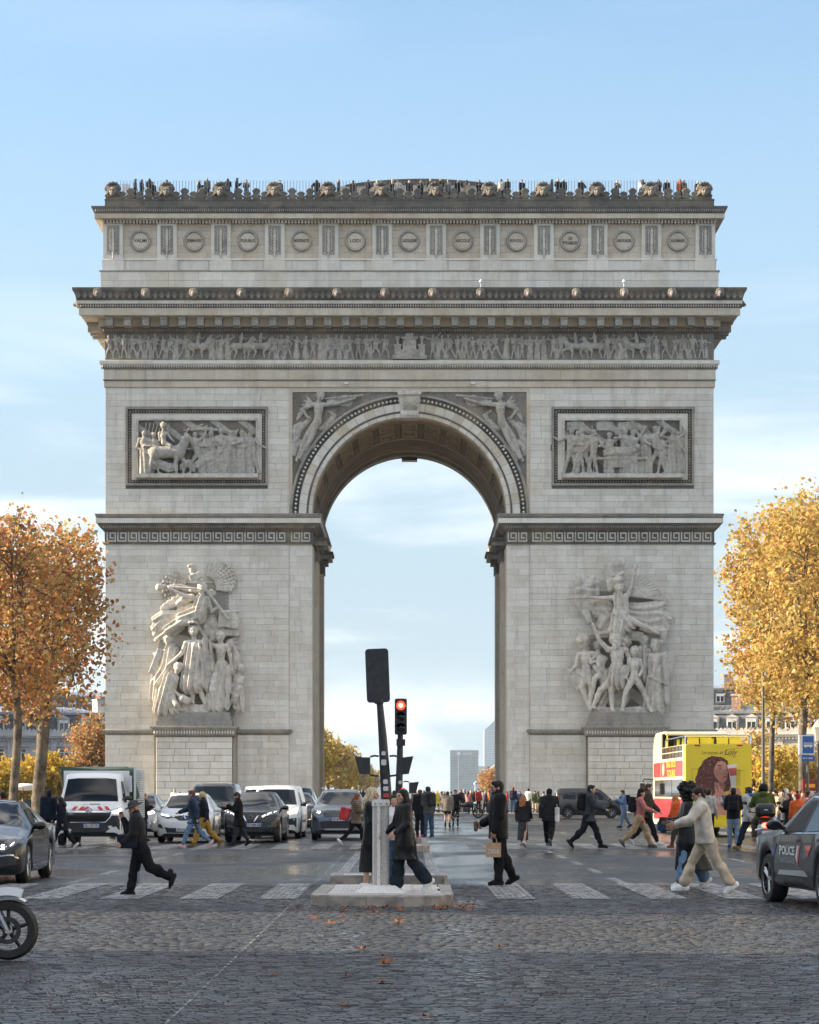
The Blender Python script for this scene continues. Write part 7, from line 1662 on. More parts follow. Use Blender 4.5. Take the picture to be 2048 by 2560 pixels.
# ================================================================== vehicles
GLS = mat('car_glass', (.010, .013, .016), .05, spec=.32); TYRE = mat('tyre_rubber', (.018, .018, .018), .75); ALLOY = mat('alloy_rim', (.32, .33, .34), .3, .9); BLKP = mat('black_plastic', (.02, .02, .022), .55); CHROME = mat('chrome', (.7, .7, .72), .12, 1.0)
PLATE = mat('plate_white', (.62, .63, .64), .5); PLB = mat('plate_blue', (.02, .06, .32), .5); INKP = mat('plate_ink', (.01, .01, .012), .6); LAMP_OFF = mat('headlamp_glass', (.11, .12, .13), .12, .3); LAMP_ON = mat('headlamp_lit', (.9, .9, .85), .2, emit=((1, .95, .82), 2.2)); LAMP_WARM = mat('headlamp_warm', (.9, .8, .6), .2, emit=((1, .72, .38), 3.0)); TAIL = mat('tail_lamp', (.35, .01, .01), .2); TAIL_ON = mat('tail_lamp_lit', (.8, .02, .02), .2, emit=((1, .04, .02), 8.0)); DASH = mat('cabin_dark', (.02, .02, .022), .8)
def paint(name, c, metal=.3, rough=.28): return mat(name, c, rough, metal, coat=.35, spec=.4)
def grid_poly(poly, cuts=3):
 bm = bmesh.new(); f = bm.faces.new([bm.verts.new((p[0], p[1], 0)) for p in poly]); bmesh.ops.triangulate(bm, faces=bm.faces[:])
 bmesh.ops.subdivide_edges(bm, edges=bm.edges[:], cuts=cuts, use_grid_fill=True)
 bm.verts.index_update(); V = [v.co.copy() for v in bm.verts]; Fc = [tuple(v.index for v in f.verts) for f in bm.faces]; bm.free(); return V, Fc
def decal(name, bvh, poly, m, parent, view='front', off=.006, cuts=3, side=1, verts=None, faces=None, thick=0.0):
 V, Fc = (verts, faces) if verts is not None else grid_poly(poly, cuts)
 out = []
 for p in V:
  if view == 'front': o, d = Vector((p.x, -6, p.y)), Vector((0, 1, 0))
  elif view == 'rear': o, d = Vector((p.x, 20, p.y)), Vector((0, -1, 0))
  elif view == 'top': o, d = Vector((p.x, p.y, 6)), Vector((0, 0, -1))
  else: o, d = Vector((6 * side, p.x, p.y)), Vector((-side, 0, 0))
  h = bvh.ray_cast(o, d)
  if h[0] is None:
   h = bvh.find_nearest(o + d * 6)
  loc, n = h[0], h[1]
  if n.dot(d) > 0: n = -n
  out.append(loc + n * off)
 mb = MB(); mb.add(out, Fc); me = mb.mesh(name, m, True)
 bm = bmesh.new(); bm.from_mesh(me); bmesh.ops.recalc_face_normals(bm, faces=bm.faces)
 avg = sum((f.normal * f.calc_area() for f in bm.faces), Vector())
 want = {'front': Vector((0, -1, 0)), 'rear': Vector((0, 1, 0)), 'top': Vector((0, 0, 1)), 'side': Vector((side, 0, 0))}[view]
 if avg.dot(want) < 0: bmesh.ops.reverse_faces(bm, faces=bm.faces)
 bm.to_mesh(me); bm.free()
 return link(name, me, parent)
def wheel(parent, x, y, r, w=.22, spokes=10, sgn=1):
 mb = MB(); h = w / 2; mb.lathe([(r * .66, -h), (r * .92, -h), (r, -h * .7), (r, h * .7), (r * .92, h), (r * .66, h)], (0, 0, 0), 28, 'x'); t = mb.build('tyre', TYRE, parent, smooth=True, ang=50); t.location = (x, y, r)
 mb = MB(); q = sgn * h * .75; mb.lathe([(r * .68, q * 1.25), (r * .63, q * 1.25), (r * .62, q * .35), (.001, q * .3)], (0, 0, 0), 28, 'x'); mb.build('rim', BLKP, t, smooth=True)
 mb = MB()
 for k in range(spokes):
  a = 2 * math.pi * (k // 2) / (spokes / 2) + (.13 if k % 2 else -.13); c, s = math.cos(a), math.sin(a)
  mb.tube([(q * .95, c * r * .08, s * r * .08), (q * 1.12, c * r * .64, s * r * .64)], [r * .065, r * .05], 4)
 mb.lathe([(r * .69, q * 1.28), (r * .645, q * 1.33), (r * .63, q * 1.2)], (0, 0, 0), 28, 'x'); mb.lathe([(r * .14, q * .9), (r * .12, q * 1.15), (.001, q * 1.18)], (0, 0, 0), 12, 'x'); mb.build('spokes', ALLOY, t, smooth=True)
 return t
def car(name, label, loc, rz, sp, pm, cat='car'):
 root = empty(name, loc, rz, label, cat); L, W, H = sp['L'], sp['W'], sp['H']; gc = sp.get('gc', .20)
 st = sp['st']; ys = np.unique(np.concatenate([np.linspace(0, L, 84), np.linspace(0, .25, 9)])); K = [s[0] for s in st]
 def it(i, sm=2):
  v = np.interp(ys, K, [s[i] for s in st])
  for _ in range(sm): v[1:-1] = .25 * v[:-2] + .5 * v[1:-1] + .25 * v[2:]
  return v
 zt, zs, wf, wt = it(1), it(2), it(3), it(4)
 r = sp['wr']; ax = sp['axles']; zb = np.full(len(ys), gc); zb[ys < .12] += .10 * (1 - ys[ys < .12] / .12); zb[ys > L - .15] += .12
 for a in ax:
  d = np.abs(ys - a); R_ = r + .055; m_ = d < R_; zb[m_] = np.maximum(zb[m_], r + np.sqrt(np.maximum(R_ ** 2 - d[m_] ** 2, 0)))
 hw = W / 2; sec = []
 for i, y in enumerate(ys):
  w, t, s_, b, k = wf[i] * hw, zt[i], zs[i], zb[i], wt[i] * hw
  lo = min(b, s_ - .04); mid = max(lo + .02, (gc + s_) * .5 + .06); mid = min(mid, s_ - .015)
  half = [(w * .93, lo), (w * .985, lo + min(.06, (s_ - lo) * .3)), (w, max(mid, lo + min(.08, (s_ - lo) * .5))), (w * .995, s_ - .01), (w * .975, s_ + .005), (k + (w * .975 - k) * .5, s_ + (t - s_) * .5), (k, t - min(.06, (t - s_) * .4)), (k * .93, t - min(.015, (t - s_) * .15)), (k * .5, t + .012), (0, t + .018)]
  sec.append([(x, y, z) for x, z in half] + [(-x, y, z) for x, z in half[-2::-1]])
 n = len(sec[0]); V = [p for s_ in sec for p in s_]; Fc = []
 for i in range(len(ys) - 1):
  for j in range(n - 1): Fc.append((i * n + j, i * n + j + 1, (i + 1) * n + j + 1, (i + 1) * n + j))
 Fc.append(tuple(range(n))[::-1]); e = (len(ys) - 1) * n; Fc.append(tuple(e + j for j in range(n)))
 mb = MB(); mb.add(V, Fc); me = mb.mesh('body', pm, True, 50, fix=True); body = link('body', me, root)
 bvh = BVHTree.FromPolygons([Vector(v.co) for v in me.vertices], [tuple(p.vertices) for p in me.polygons])
 mb = MB(); mb.box(-hw * .8, hw * .8, .25, L - .25, gc - .03, gc + .28); mb.build('underbody', BLKP, root)
 for a in ax:
  for s_ in (-1, 1):
   tw_ = sp.get('tw', .21); wheel(root, s_ * (hw - tw_ / 2 - .02), a, r, tw_, sp.get('spokes', 10), s_)
   mb = MB(); mb.lathe([(r + .06, -.1), (r + .06, .1), (.01, .1)], (s_ * (hw - .22), a, r), 20, 'x', (0, math.pi)); mb.build('wheel_well', BLKP, root)
 for (nm, poly, m_, sym_) in sp.get('front', ()):
  decal(nm, bvh, poly, m_, root, 'front', sp.get('foff', .008) + (.004 if m_ not in (BLKP, GLS) else 0))
  if sym_: decal(nm, bvh, [(-x, z) for x, z in poly[::-1]], m_, root, 'front', sp.get('foff', .008) + (.004 if m_ not in (BLKP, GLS) else 0))
 for (nm, poly, m_) in sp.get('flank', ()):
  for s_ in (-1, 1): decal(nm, bvh, poly, m_, root, 'side', .007, side=s_)
 for (nm, poly, m_) in sp.get('rear', ()): decal(nm, bvh, poly, m_, root, 'rear', .008)
 for (nm, poly, m_) in sp.get('roof', ()): decal(nm, bvh, poly, m_, root, 'top', .008)
 if sp.get('plate'):
  txt, px, pz = sp['plate']; mb = MB(); mb.box(-.26, .26, -.03, .06, -.055, .055); h = bvh.ray_cast(Vector((px, -5, pz)), Vector((0, 1, 0))); y0 = h[0].y if h[0] else 0; pl = mb.build('number_plate', PLATE, root, loc=(px, y0 - .015, pz))
  for s_ in (-1, 1): mb = MB(); mb.box(s_ * .24 - .022, s_ * .24 + .022, -.034, -.02, -.054, .054); mb.build('plate_band', PLB, pl)
  t = text_mesh(txt, .115, .001, bold=.002); t.materials.clear(); t.materials.append(INKP); o = link('lettering', t, pl, (0, -.036, 0), (R(90), 0, 0)); wd = max(p.co.x for p in t.vertices) - min(p.co.x for p in t.vertices); o.scale = (.40 / wd, 1, 1)
 mz, my = sp.get('mirror', (1.0, 1.35))
 for s_ in (-1, 1):
  S = SDF(.03); S.ell((0, 0, 0), (.12, .075, .075)); S.cone((-s_ * .08, .02, -.03), (-s_ * .2, .04, -.06), .03, .03); S.box((0, .09, 0), (.2, .04, .2), sub=True, k=0); mr = S.build('mirror', sp.get('mirror_mat', pm), .015, root); mr.location = (s_ * (hw + .08), my, mz)
 return root, bvh
def arc_poly(x0, x1, z0, z1, r=.04): return [(x0 + r, z0), (x1 - r, z0), (x1, z0 + r), (x1, z1 - r), (x1 - r, z1), (x0 + r, z1), (x0, z1 - r), (x0, z0 + r)]
def ring_badge(root, bvh, x, z, r, m_, nm='badge'):
 h = bvh.ray_cast(Vector((x, -5, z)), Vector((0, 1, 0))); y = h[0].y if h[0] else 0; mb = MB(); mb.lathe([(r, 0), (r * .95, -.02), (r * .72, -.02), (r * .68, 0)], (0, 0, 0), 20, 'y'); return mb.build(nm, m_, root, loc=(x, y - .006, z))
def diamond(root, bvh, x, z, s, m_):
 h = bvh.ray_cast(Vector((x, -5, z)), Vector((0, 1, 0))); y = h[0].y if h[0] else 0; mb = MB(); a = [(0, s * 1.25), (s * .8, 0), (0, -s * 1.25), (-s * .8, 0)]; b = [(px * .45, pz * .5) for px, pz in a]
 for i in range(4): j = (i + 1) % 4; mb.add([(a[i][0], -.02, a[i][1]), (a[j][0], -.02, a[j][1]), (b[j][0], -.03, b[j][1]), (b[i][0], -.03, b[i][1]), (a[i][0], .0, a[i][1]), (a[j][0], 0, a[j][1])], [(0, 1, 2, 3), (0, 4, 5, 1)])
 return mb.build('badge', m_, root, loc=(x, y, z))
def wshield(w0, w1, z0, z1): return [(-w0, z0), (w0, z0), (w1, z1), (w1 * .6, z1 + .03), (-w1 * .6, z1 + .03), (-w1, z1)]
def st_hatch(L, H, hood, cowl, cy, ry, rear, belt=.92, nose=.62, tail=None):
 return [(0, nose, nose - .06, .70, .60), (.05, nose + .06, nose - .02, .83, .70), (.16, hood, hood - .06, .93, .80), (.45, hood + .06, hood - .02, .985, .86), (cy, cowl, belt - .03, 1.0, .84), (cy + .18, cowl + .13, belt, 1.0, .81), (ry, H - .05, belt + .01, 1.0, .66), (ry + .5, H, belt + .02, 1.0, .66), (L - rear, H - .05, belt + .05, .99, .63), (L - .45, H - .18, belt + .06, .98, .62), (L - .12, belt + .25, belt + .05, .96, .66), (L, belt - .1, belt - .16, .88, .66)]
GREYP, BLACKP, WHITEP, SILV = paint('grey_blue_paint', (.10, .125, .16)), paint('black_paint', (.012, .013, .015), .2, .2), paint('white_paint', (.62, .64, .66), .0, .3), paint('silver_paint', (.35, .37, .39), .5, .3)
WHITEP2 = paint('white_van_paint', (.68, .69, .69), .0, .35); GRAP = paint('graphite_paint', (.035, .035, .036), .3, .25)
X, Y = (459 - 1024) * 75.0 / F, 75.0
sp = dict(L=4.08, W=1.78, H=1.56, wr=.31, axles=(.80, 3.38), st=st_hatch(4.08, 1.56, .86, 1.04, 1.05, 1.85, .7, .95, .66), mirror=(1.03, 1.25), plate=('GF-616-XV', 0, .42),
  front=[('windscreen', wshield(.70, .56, 1.08, 1.46), GLS, 0), ('headlight', [(.30, .80), (.50, .76), (.76, .84), (.74, .90), (.48, .86)], LAMP_OFF, 1), ('daytime_light', [(.44, .815), (.74, .875), (.73, .90), (.50, .865)], LAMP_ON, 1),
    ('grille', [(-.30, .79), (-.12, .70), (.12, .70), (.30, .79), (.30, .83), (.12, .86), (-.12, .86), (-.30, .83)], BLKP, 0), ('lower_intake', [(-.52, .32), (.52, .32), (.60, .50), (.40, .47), (-.40, .47), (-.60, .50)], BLKP, 0), ('fog_recess', [(.62, .44), (.80, .50), (.80, .60), (.70, .58)], BLKP, 1)],
  flank=[('side_window', [(1.45, 1.02), (3.1, 1.06), (2.9, 1.40), (2.1, 1.44)], GLS), ('rear_quarter', [(3.18, 1.08), (3.5, 1.12), (3.3, 1.36), (3.0, 1.40)], GLS)])
c_, bv = car('hatchback', 'white electric hatchback with lit daytime lights facing the crossing', (X, Y, 0), 0, sp, WHITEP); diamond(c_, bv, 0, .765, .11, CHROME)
X, Y = (626 - 1024) * 75.6 / F, 75.6
sp = dict(L=4.4, W=1.80, H=1.60, wr=.35, axles=(.9, 3.55), gc=.24, st=st_hatch(4.4, 1.60, .95, 1.10, 1.2, 2.0, .8, 1.0, .72), mirror=(1.10, 1.4), plate=('EY-604-SB', .12, .56),
  front=[('windscreen', wshield(.72, .58, 1.14, 1.50), GLS, 0), ('headlight', [(.34, .80), (.74, .88), (.80, .99), (.62, .98), (.36, .86)], LAMP_OFF, 1), ('daytime_light', [(.38, .80), (.72, .935), (.80, .985), (.74, .985), (.36, .835)], LAMP_ON, 1),
    ('grille', [(-.30, .64), (.30, .64), (.36, .86), (-.36, .86)], BLKP, 0), ('lower_intake', [(-.66, .34), (.66, .34), (.7, .47), (-.7, .47)], BLKP, 0), ('fog_lamp', [(.56, .48), (.76, .50), (.76, .54), (.56, .53)], LAMP_OFF, 1)],
  flank=[('side_window', [(1.6, 1.06), (3.4, 1.10), (3.1, 1.44), (2.2, 1.48)], GLS), ('roof_rail', [(2.0, 1.56), (3.6, 1.53), (3.6, 1.545), (2.0, 1.575)], CHROME)])
c_, bv = car('crossover_car', 'black crossover car with angled daytime lights facing the crossing', (X, Y, 0), R(-2), sp, BLACKP); ring_badge(c_, bv, 0, .80, .085, CHROME)
for s_ in (-1, 1): decal('grille_trim', bv, [(s_ * .10, .66), (s_ * .13, .66), (s_ * .27, .86), (s_ * .22, .86)], CHROME, c_, 'front', .016)
X, Y = (846 - 1024) * 79.0 / F, 79.0
sp = dict(L=4.6, W=1.86, H=1.68, wr=.36, axles=(.92, 3.6), gc=.24, st=st_hatch(4.6, 1.68, 1.0, 1.14, 1.25, 2.0, .8, 1.04, .78), mirror=(1.14, 1.45), mirror_mat=SILV, plate=('GK-816-CJ', 0, .70),
  front=[('windscreen', wshield(.76, .62, 1.18, 1.56), GLS, 0), ('headlight', [(.52, .92), (.62, .86), (.86, .93), (.86, 1.02), (.60, 1.0)], LAMP_OFF, 1), ('lit_lamp', [(.56, .90), (.64, .88), (.74, .92), (.70, .98), (.60, .97)], LAMP_ON, 1),
    ('grille', [(-.46, .78), (.46, .78), (.52, .90), (.40, .98), (-.40, .98), (-.52, .90)], BLKP, 0), ('lower_grille', [(-.56, .42), (.56, .42), (.62, .62), (.40, .64), (-.40, .64), (-.62, .62)], BLKP, 0), ('bumper_bar', [(-.80, .33), (.80, .33), (.78, .39), (-.78, .39)], SILV, 0), ('corner_intake', [(.68, .60), (.84, .66), (.84, .80), (.72, .76)], BLKP, 1)],
  flank=[('side_window', [(1.7, 1.10), (3.6, 1.14), (3.3, 1.50), (2.3, 1.54)], GLS)])
c_, bv = car('crossover_car', 'blue-grey crossover car with honeycomb grille next to the islands', (X, Y, 0), 0, sp, GREYP); ring_badge(c_, bv, 0, .965, .06, CHROME)
for k in range(4): decal('grille_bar', bv, [(-.44, .80 + .045 * k), (.44, .80 + .045 * k), (.44, .812 + .045 * k), (-.44, .812 + .045 * k)], GREYP, c_, 'front', .016)
for s_ in (-1, 1): mb = MB(); mb.tube([(s_ * .60, 2.0, 1.70), (s_ * .62, 2.6, 1.745), (s_ * .60, 3.9, 1.70)], .02, 6); mb.build('roof_rail', SILV, c_)
def st_van(L, H, hood, cowl, cy, ry, belt, nose=.75): return [(0, nose, nose - .08, .76, .66), (.05, nose + .1, nose, .88, .76), (.15, hood, hood - .08, .95, .82), (cy, cowl, belt - .05, 1.0, .86), (cy + .15, cowl + .13, belt, 1.0, .85), (ry, H - .06, belt, 1.0, .76), (ry + .5, H, belt, 1.0, .78), (L - .3, H, belt, 1.0, .78), (L - .06, H - .1, belt, .98, .76), (L, H - .3, belt, .94, .74)]
X, Y = (526 - 1024) * 90.0 / F, 90.0
sp = dict(L=5.1, W=1.98, H=1.93, wr=.34, axles=(.9, 4.1), gc=.22, st=st_van(5.1, 1.93, 1.08, 1.22, .95, 1.75, 1.15, .85), mirror=(1.25, 1.1), front=[('windscreen', wshield(.80, .68, 1.24, 1.78), GLS, 0), ('headlight', [(.50, .86), (.86, .98), (.90, 1.12), (.72, 1.08), (.5, .94)], LAMP_OFF, 1), ('daytime_light', [(.52, .86), (.80, .97), (.88, 1.08), (.84, 1.08), (.76, 1.0)], LAMP_ON, 1), ('grille', [(-.44, .74), (.44, .74), (.48, .96), (-.48, .96)], BLKP, 0), ('bumper_intake', [(-.7, .36), (.7, .36), (.74, .56), (-.74, .56)], BLKP, 0)], flank=[('side_window', [(1.4, 1.2), (4.6, 1.22), (4.6, 1.66), (1.9, 1.66)], GLS)], roof=[('roof_reflection', [(-.66, 1.9), (.66, 1.9), (.66, 4.8), (-.66, 4.8)], WHITEP2)])  # white top sheet paints a reflection onto the black roof
car('people_carrier', 'black people carrier with white reflection painted on its roof standing behind the white hatchback', (X, Y, 0), 0, sp, BLACKP, 'van')
def small_van(label, px, Y, warm=True, rz=0, pm=WHITEP2, name='panel_van'):
 sp = dict(L=4.3, W=1.83, H=1.82, wr=.31, axles=(.85, 3.55), gc=.2, st=st_van(4.3, 1.82, 1.0, 1.14, .85, 1.55, 1.08, .74), mirror=(1.18, 1.05), mirror_mat=BLKP, front=[('windscreen', wshield(.74, .62, 1.16, 1.66), GLS, 0), ('headlight', [(.52, .84), (.78, .88), (.82, 1.04), (.66, 1.02), (.54, .94)], LAMP_WARM if warm else LAMP_OFF, 1), ('bumper', [(-.86, .30), (.86, .30), (.86, .72), (.5, .68), (-.5, .68), (-.86, .72)], BLKP, 0)], flank=[('side_window', [(1.2, 1.12), (2.0, 1.12), (2.0, 1.58), (1.62, 1.58)], GLS), ('rub_strip', [(1.3, .55), (3.1, .55), (3.1, .63), (1.3, .63)], BLKP)])
 return car(name, label, ((px - 1024) * Y / F, Y, 0), rz, sp, pm, 'van')
small_van('white compact van with a warm headlamp behind the black crossover', 684, 82.0, rz=R(-1))
small_van('white panel van mostly hidden behind the other white van', 650, 91.0, False)
def plain_car(label, px, Y, pm, H=1.60, rz=0, lit=False, name='car'):
 sp = dict(L=4.5, W=1.84, H=H, wr=.34, axles=(.9, 3.6), gc=.22, st=st_hatch(4.5, H, .93, 1.08, 1.2, 2.0, .8, 1.0, .7), mirror=(1.08, 1.4), front=[('windscreen', wshield(.72, .58, 1.12, H - .1), GLS, 0), ('headlight', [(.46, .78), (.78, .86), (.8, .95), (.5, .88)], LAMP_ON if lit else LAMP_OFF, 1), ('grille', [(-.42, .60), (.42, .60), (.44, .82), (-.44, .82)], BLKP, 0), ('lower_intake', [(-.66, .32), (.66, .32), (.7, .46), (-.7, .46)], BLKP, 0), ('bumper_trim', [(.5, .48), (.8, .52), (.8, .56), (.5, .52)], CHROME, 1)], flank=[('side_window', [(1.6, 1.05), (3.4, 1.08), (3.1, H - .16), (2.2, H - .12)], GLS)])
 return car(name, label, ((px - 1024) * Y / F, Y, 0), rz, sp, pm)
plain_car('dark grey car squeezed between white van and blue-grey crossover', 731, 94.0, GRAP, 1.58)
plain_car('pale car with sloping windscreen beyond the white vans', 742, 110.0, SILV, 1.85)
plain_car('silver car half hidden between lorry and white hatchback', 330, 84.0, SILV, 1.55, lit=True)
c_, bv = small_van('dark compact van parked side-on before the right-hand pier', 1430, 149.0, False, R(90), GRAP)
c_.location = ((1562 - 1024) * 148.0 / F, 148.0, 0)
for (nm, poly, m_) in (('side_window', [(2.1, 1.12), (3.0, 1.14), (3.0, 1.58), (2.1, 1.58)], GLS), ('side_window', [(3.1, 1.14), (3.9, 1.18), (3.8, 1.54), (3.1, 1.58)], GLS)):
 for s_ in (-1, 1): decal(nm, bv, poly, m_, c_, 'side', .007, side=s_)
for s_ in (-1, 1): decal('tail_lamp', bv, [(4.12, .95), (4.24, .95), (4.24, 1.4), (4.14, 1.4)], TAIL, c_, 'side', .012, side=s_)
X = -7.62
sp = dict(L=4.9, W=1.88, H=1.45, wr=.335, axles=(.85, 3.75), gc=.18, spokes=14, st=[(0, .58, .52, .72, .60), (.05, .66, .58, .85, .72), (.2, .76, .70, .95, .82), (.5, .83, .77, .99, .86), (1.25, .98, .88, 1.0, .82), (1.45, 1.06, .92, 1.0, .79), (2.2, 1.40, .93, 1.0, .62), (2.7, 1.45, .94, 1.0, .62), (3.4, 1.40, .95, .99, .60), (4.2, 1.10, .97, .98, .66), (4.55, 1.03, .96, .96, .72), (4.85, .98, .9, .93, .72), (4.9, .8, .74, .86, .7)], mirror=(1.0, 1.55),
  front=[('windscreen', wshield(.72, .54, 1.03, 1.36), GLS, 0), ('headlight', [(.46, .58), (.60, .56), (.84, .70), (.86, .80), (.66, .76), (.48, .66)], LAMP_OFF, 1), ('lit_lamp', [(.52, .61), (.62, .60), (.78, .70), (.76, .75), (.56, .68)], LAMP_ON, 1), ('grille', [(-.36, .46), (.36, .46), (.40, .56), (.34, .68), (-.34, .68), (-.40, .56)], BLKP, 0), ('bumper_intake', [(.46, .30), (.80, .34), (.82, .48), (.5, .46)], BLKP, 1), ('lower_intake', [(-.40, .26), (.40, .26), (.38, .38), (-.38, .38)], BLKP, 0)],
  flank=[('front_window', [(1.72, .98), (2.6, .99), (2.6, 1.30), (2.2, 1.28)], GLS), ('rear_window', [(2.68, .99), (3.75, 1.02), (3.3, 1.28), (2.68, 1.31)], GLS), ('window_trim', [(1.6, .965), (4.0, 1.0), (4.0, 1.015), (1.6, .98)], CHROME), ('sill_trim', [(1.3, .30), (3.3, .30), (3.3, .325), (1.3, .325)], CHROME), ('door_handle', [(2.45, .84), (2.62, .845), (2.62, .865), (2.45, .86)], CHROME), ('door_handle', [(3.35, .87), (3.52, .875), (3.52, .895), (3.35, .89)], CHROME), ('door_gap', [(2.66, .35), (2.672, .35), (2.672, .96), (2.66, .96)], BLKP)], roof=[('sunroof', [(-.46, 2.3), (.46, 2.3), (.46, 3.1), (-.46, 3.1)], GLS)])
c_, bv = car('saloon_car', 'black saloon car with headlamps on left of the crossing', (X, 41.35, 0), R(1), sp, BLACKP)
for k in range(3): decal('grille_bar', bv, [(-.36, .50 + .055 * k), (.36, .50 + .055 * k), (.36, .516 + .055 * k), (-.36, .516 + .055 * k)], CHROME, c_, 'front', .016)
decal('grille_frame', bv, [(.34, .46), (.38, .45), (.43, .56), (.37, .70), (.33, .68), (.385, .56)], CHROME, c_, 'front', .014); ring_badge(c_, bv, 0, .57, .08, CHROME)
for s_ in (-1, 1): decal('intake_trim', bv, [(s_ * .46, .475), (s_ * .74, .50), (s_ * .83, .44), (s_ * .84, .46), (s_ * .75, .52), (s_ * .46, .495)], CHROME, c_, 'front', .016)
POL = paint('police_grey_paint', (.05, .053, .058), .4, .30); DECB = mat('decal_blue', (.01, .07, .22), .35, coat=.6); DECR = mat('decal_red', (.45, .02, .02), .35, coat=.6); DECW = mat('decal_white', (.6, .61, .62), .35, coat=.6); DECG = mat('decal_reflective_grey', (.26, .27, .28), .3)
Lp = 4.65
sp = dict(L=Lp, W=1.86, H=1.64, wr=.355, axles=(.92, 3.62), gc=.27, tw=.235, spokes=10, st=st_hatch(Lp, 1.64, .98, 1.12, 1.35, 2.1, .55, 1.0, .76), mirror=(1.13, 1.62), mirror_mat=BLACKP,
  front=[('windscreen', wshield(.74, .60, 1.16, 1.52), GLS, 0)],
  rear=[('rear_window', wshield(.58, .50, 1.16, 1.40), GLS), ('tail_lamp', [(.45, .92), (.82, .92), (.80, 1.02), (.45, 1.02)], TAIL), ('tail_lamp', [(-.82, .92), (-.45, .92), (-.45, 1.02), (-.80, 1.02)], TAIL), ('number_plate', [(-.26, .62), (.26, .62), (.26, .73), (-.26, .73)], PLATE), ('rear_bumper', [(-.8, .34), (.8, .34), (.82, .55), (-.82, .55)], BLKP)],
  flank=[('front_window', [(1.74, 1.04), (2.68, 1.05), (2.68, 1.49), (2.36, 1.47), (2.1, 1.36)], DASH), ('rear_window', [(2.78, 1.05), (3.66, 1.08), (3.5, 1.44), (2.78, 1.50)], GLS), ('window_pillar', [(2.69, 1.03), (2.77, 1.03), (2.77, 1.52), (2.69, 1.52)], BLKP), ('window_trim', [(1.66, 1.0), (3.8, 1.04), (3.8, 1.055), (1.66, 1.02)], CHROME),
    ('roof_trim', [(1.95, 1.38), (2.35, 1.52), (3.5, 1.49), (3.5, 1.505), (2.33, 1.545), (1.93, 1.40)], CHROME), ('sill_cladding', [(1.32, .29), (3.22, .29), (3.22, .42), (1.32, .42)], BLKP), ('sill_trim', [(1.5, .43), (1.62, .50), (2.8, .52), (3.0, .44)], SILV),
    ('door_gap', [(1.70, .40), (1.712, .40), (1.705, 1.0), (1.693, 1.0)], BLKP), ('door_gap', [(2.70, .40), (2.712, .40), (2.735, 1.02), (2.722, 1.02)], BLKP), ('door_handle', [(2.46, .905), (2.64, .91), (2.64, .945), (2.46, .94)], BLKP), ('door_handle', [(3.4, .93), (3.58, .935), (3.58, .97), (3.4, .965)], BLKP),
    ('stripe_blue', [(.98, .80), (1.50, .86), (1.30, .62)], DECB), ('stripe_blue', [(2.46, .86), (2.50, .86), (2.44, .70)], DECB), ('stripe_white', [(2.50, .86), (2.56, .86), (2.48, .62), (2.44, .70)], DECW), ('stripe_red', [(2.57, .86), (2.66, .86), (2.52, .55), (2.48, .62)], DECR), ('stripe_red', [(2.86, .86), (3.20, .88), (2.98, .70)], DECR)])
pa = math.atan2(-.34, 2.65)
c_, bv = car('police_car', 'dark grey police car seen from its left side at the right edge', (0, 0, 0), 0, sp, POL)
for a in sp['axles']:
 for s_ in (-1, 1):
  rr_ = .42; pts = [(a + rr_ * math.cos(t), .355 + rr_ * math.sin(t)) for t in [math.pi * k / 14 for k in range(15)]] + [(a + (rr_ - .075) * math.cos(t), .355 + (rr_ - .075) * math.sin(t)) for t in [math.pi * k / 14 for k in range(14, -1, -1)]]
  V = [Vector((p[0], p[1], 0)) for p in pts]; decal('arch_cladding', bv, None, BLKP, c_, 'side', .012, side=s_, verts=V, faces=[(k, k + 1, 28 - k, 29 - k) for k in range(14)])
for (txt, size, y0, y1, z, m_) in (('POLICE', .17, 1.66, 2.40, .775, DECW), ('NATIONALE', .10, 1.70, 2.40, .635, DECG)):
 for s_ in (-1, 1):
  t = text_mesh(txt, size, 0, bold=.004 if txt == 'POLICE' else 0); xs = [v.co.x for v in t.vertices]; a, b = min(xs), max(xs)
  V = [Vector((y0 + (v.co.x - a) / (b - a) * (y1 - y0) if s_ > 0 else y1 - (v.co.x - a) / (b - a) * (y1 - y0), z + v.co.y, 0)) for v in t.vertices]
  decal('lettering', bv, None, m_, c_, 'side', .011, side=s_, verts=V, faces=[tuple(p.vertices) for p in t.polygons])
fl = Vector(((1923 - 1024) * 34.7 / F, 34.7))
d_ = Vector((-.34, 2.65)).normalized()
lf_ = Vector((-d_.y, d_.x))
nose = fl + d_ * .92 - lf_ * (.93 - .05)
c_.location = (nose.x, nose.y, 0); c_.rotation_euler = (0, 0, math.atan2(d_.y, d_.x) + math.pi / 2)
lor = empty('flatbed_lorry', ((222 - 1024) * 71.0 / F, 71.0, 0), R(1.5), 'white lorry with red chevrons and a green tarpaulin load', 'lorry')
WL, HL = 2.02, 2.16
st = [(0, .95, .8, .80, .74), (.05, 1.10, .9, .92, .80), (.14, 1.16, 1.0, .97, .84), (.42, 1.24, 1.06, 1.0, .90), (.55, 1.34, 1.10, 1.0, .90), (1.0, 2.02, 1.14, 1.0, .80), (1.3, 2.16, 1.14, 1.0, .80), (2.0, 2.18, 1.14, 1.0, .82), (2.2, 2.16, 1.14, 1.0, .82)]
RW = mat('chevron_red', (.50, .02, .02), .4); RWW = mat('chevron_white', (.68, .68, .68), .4)
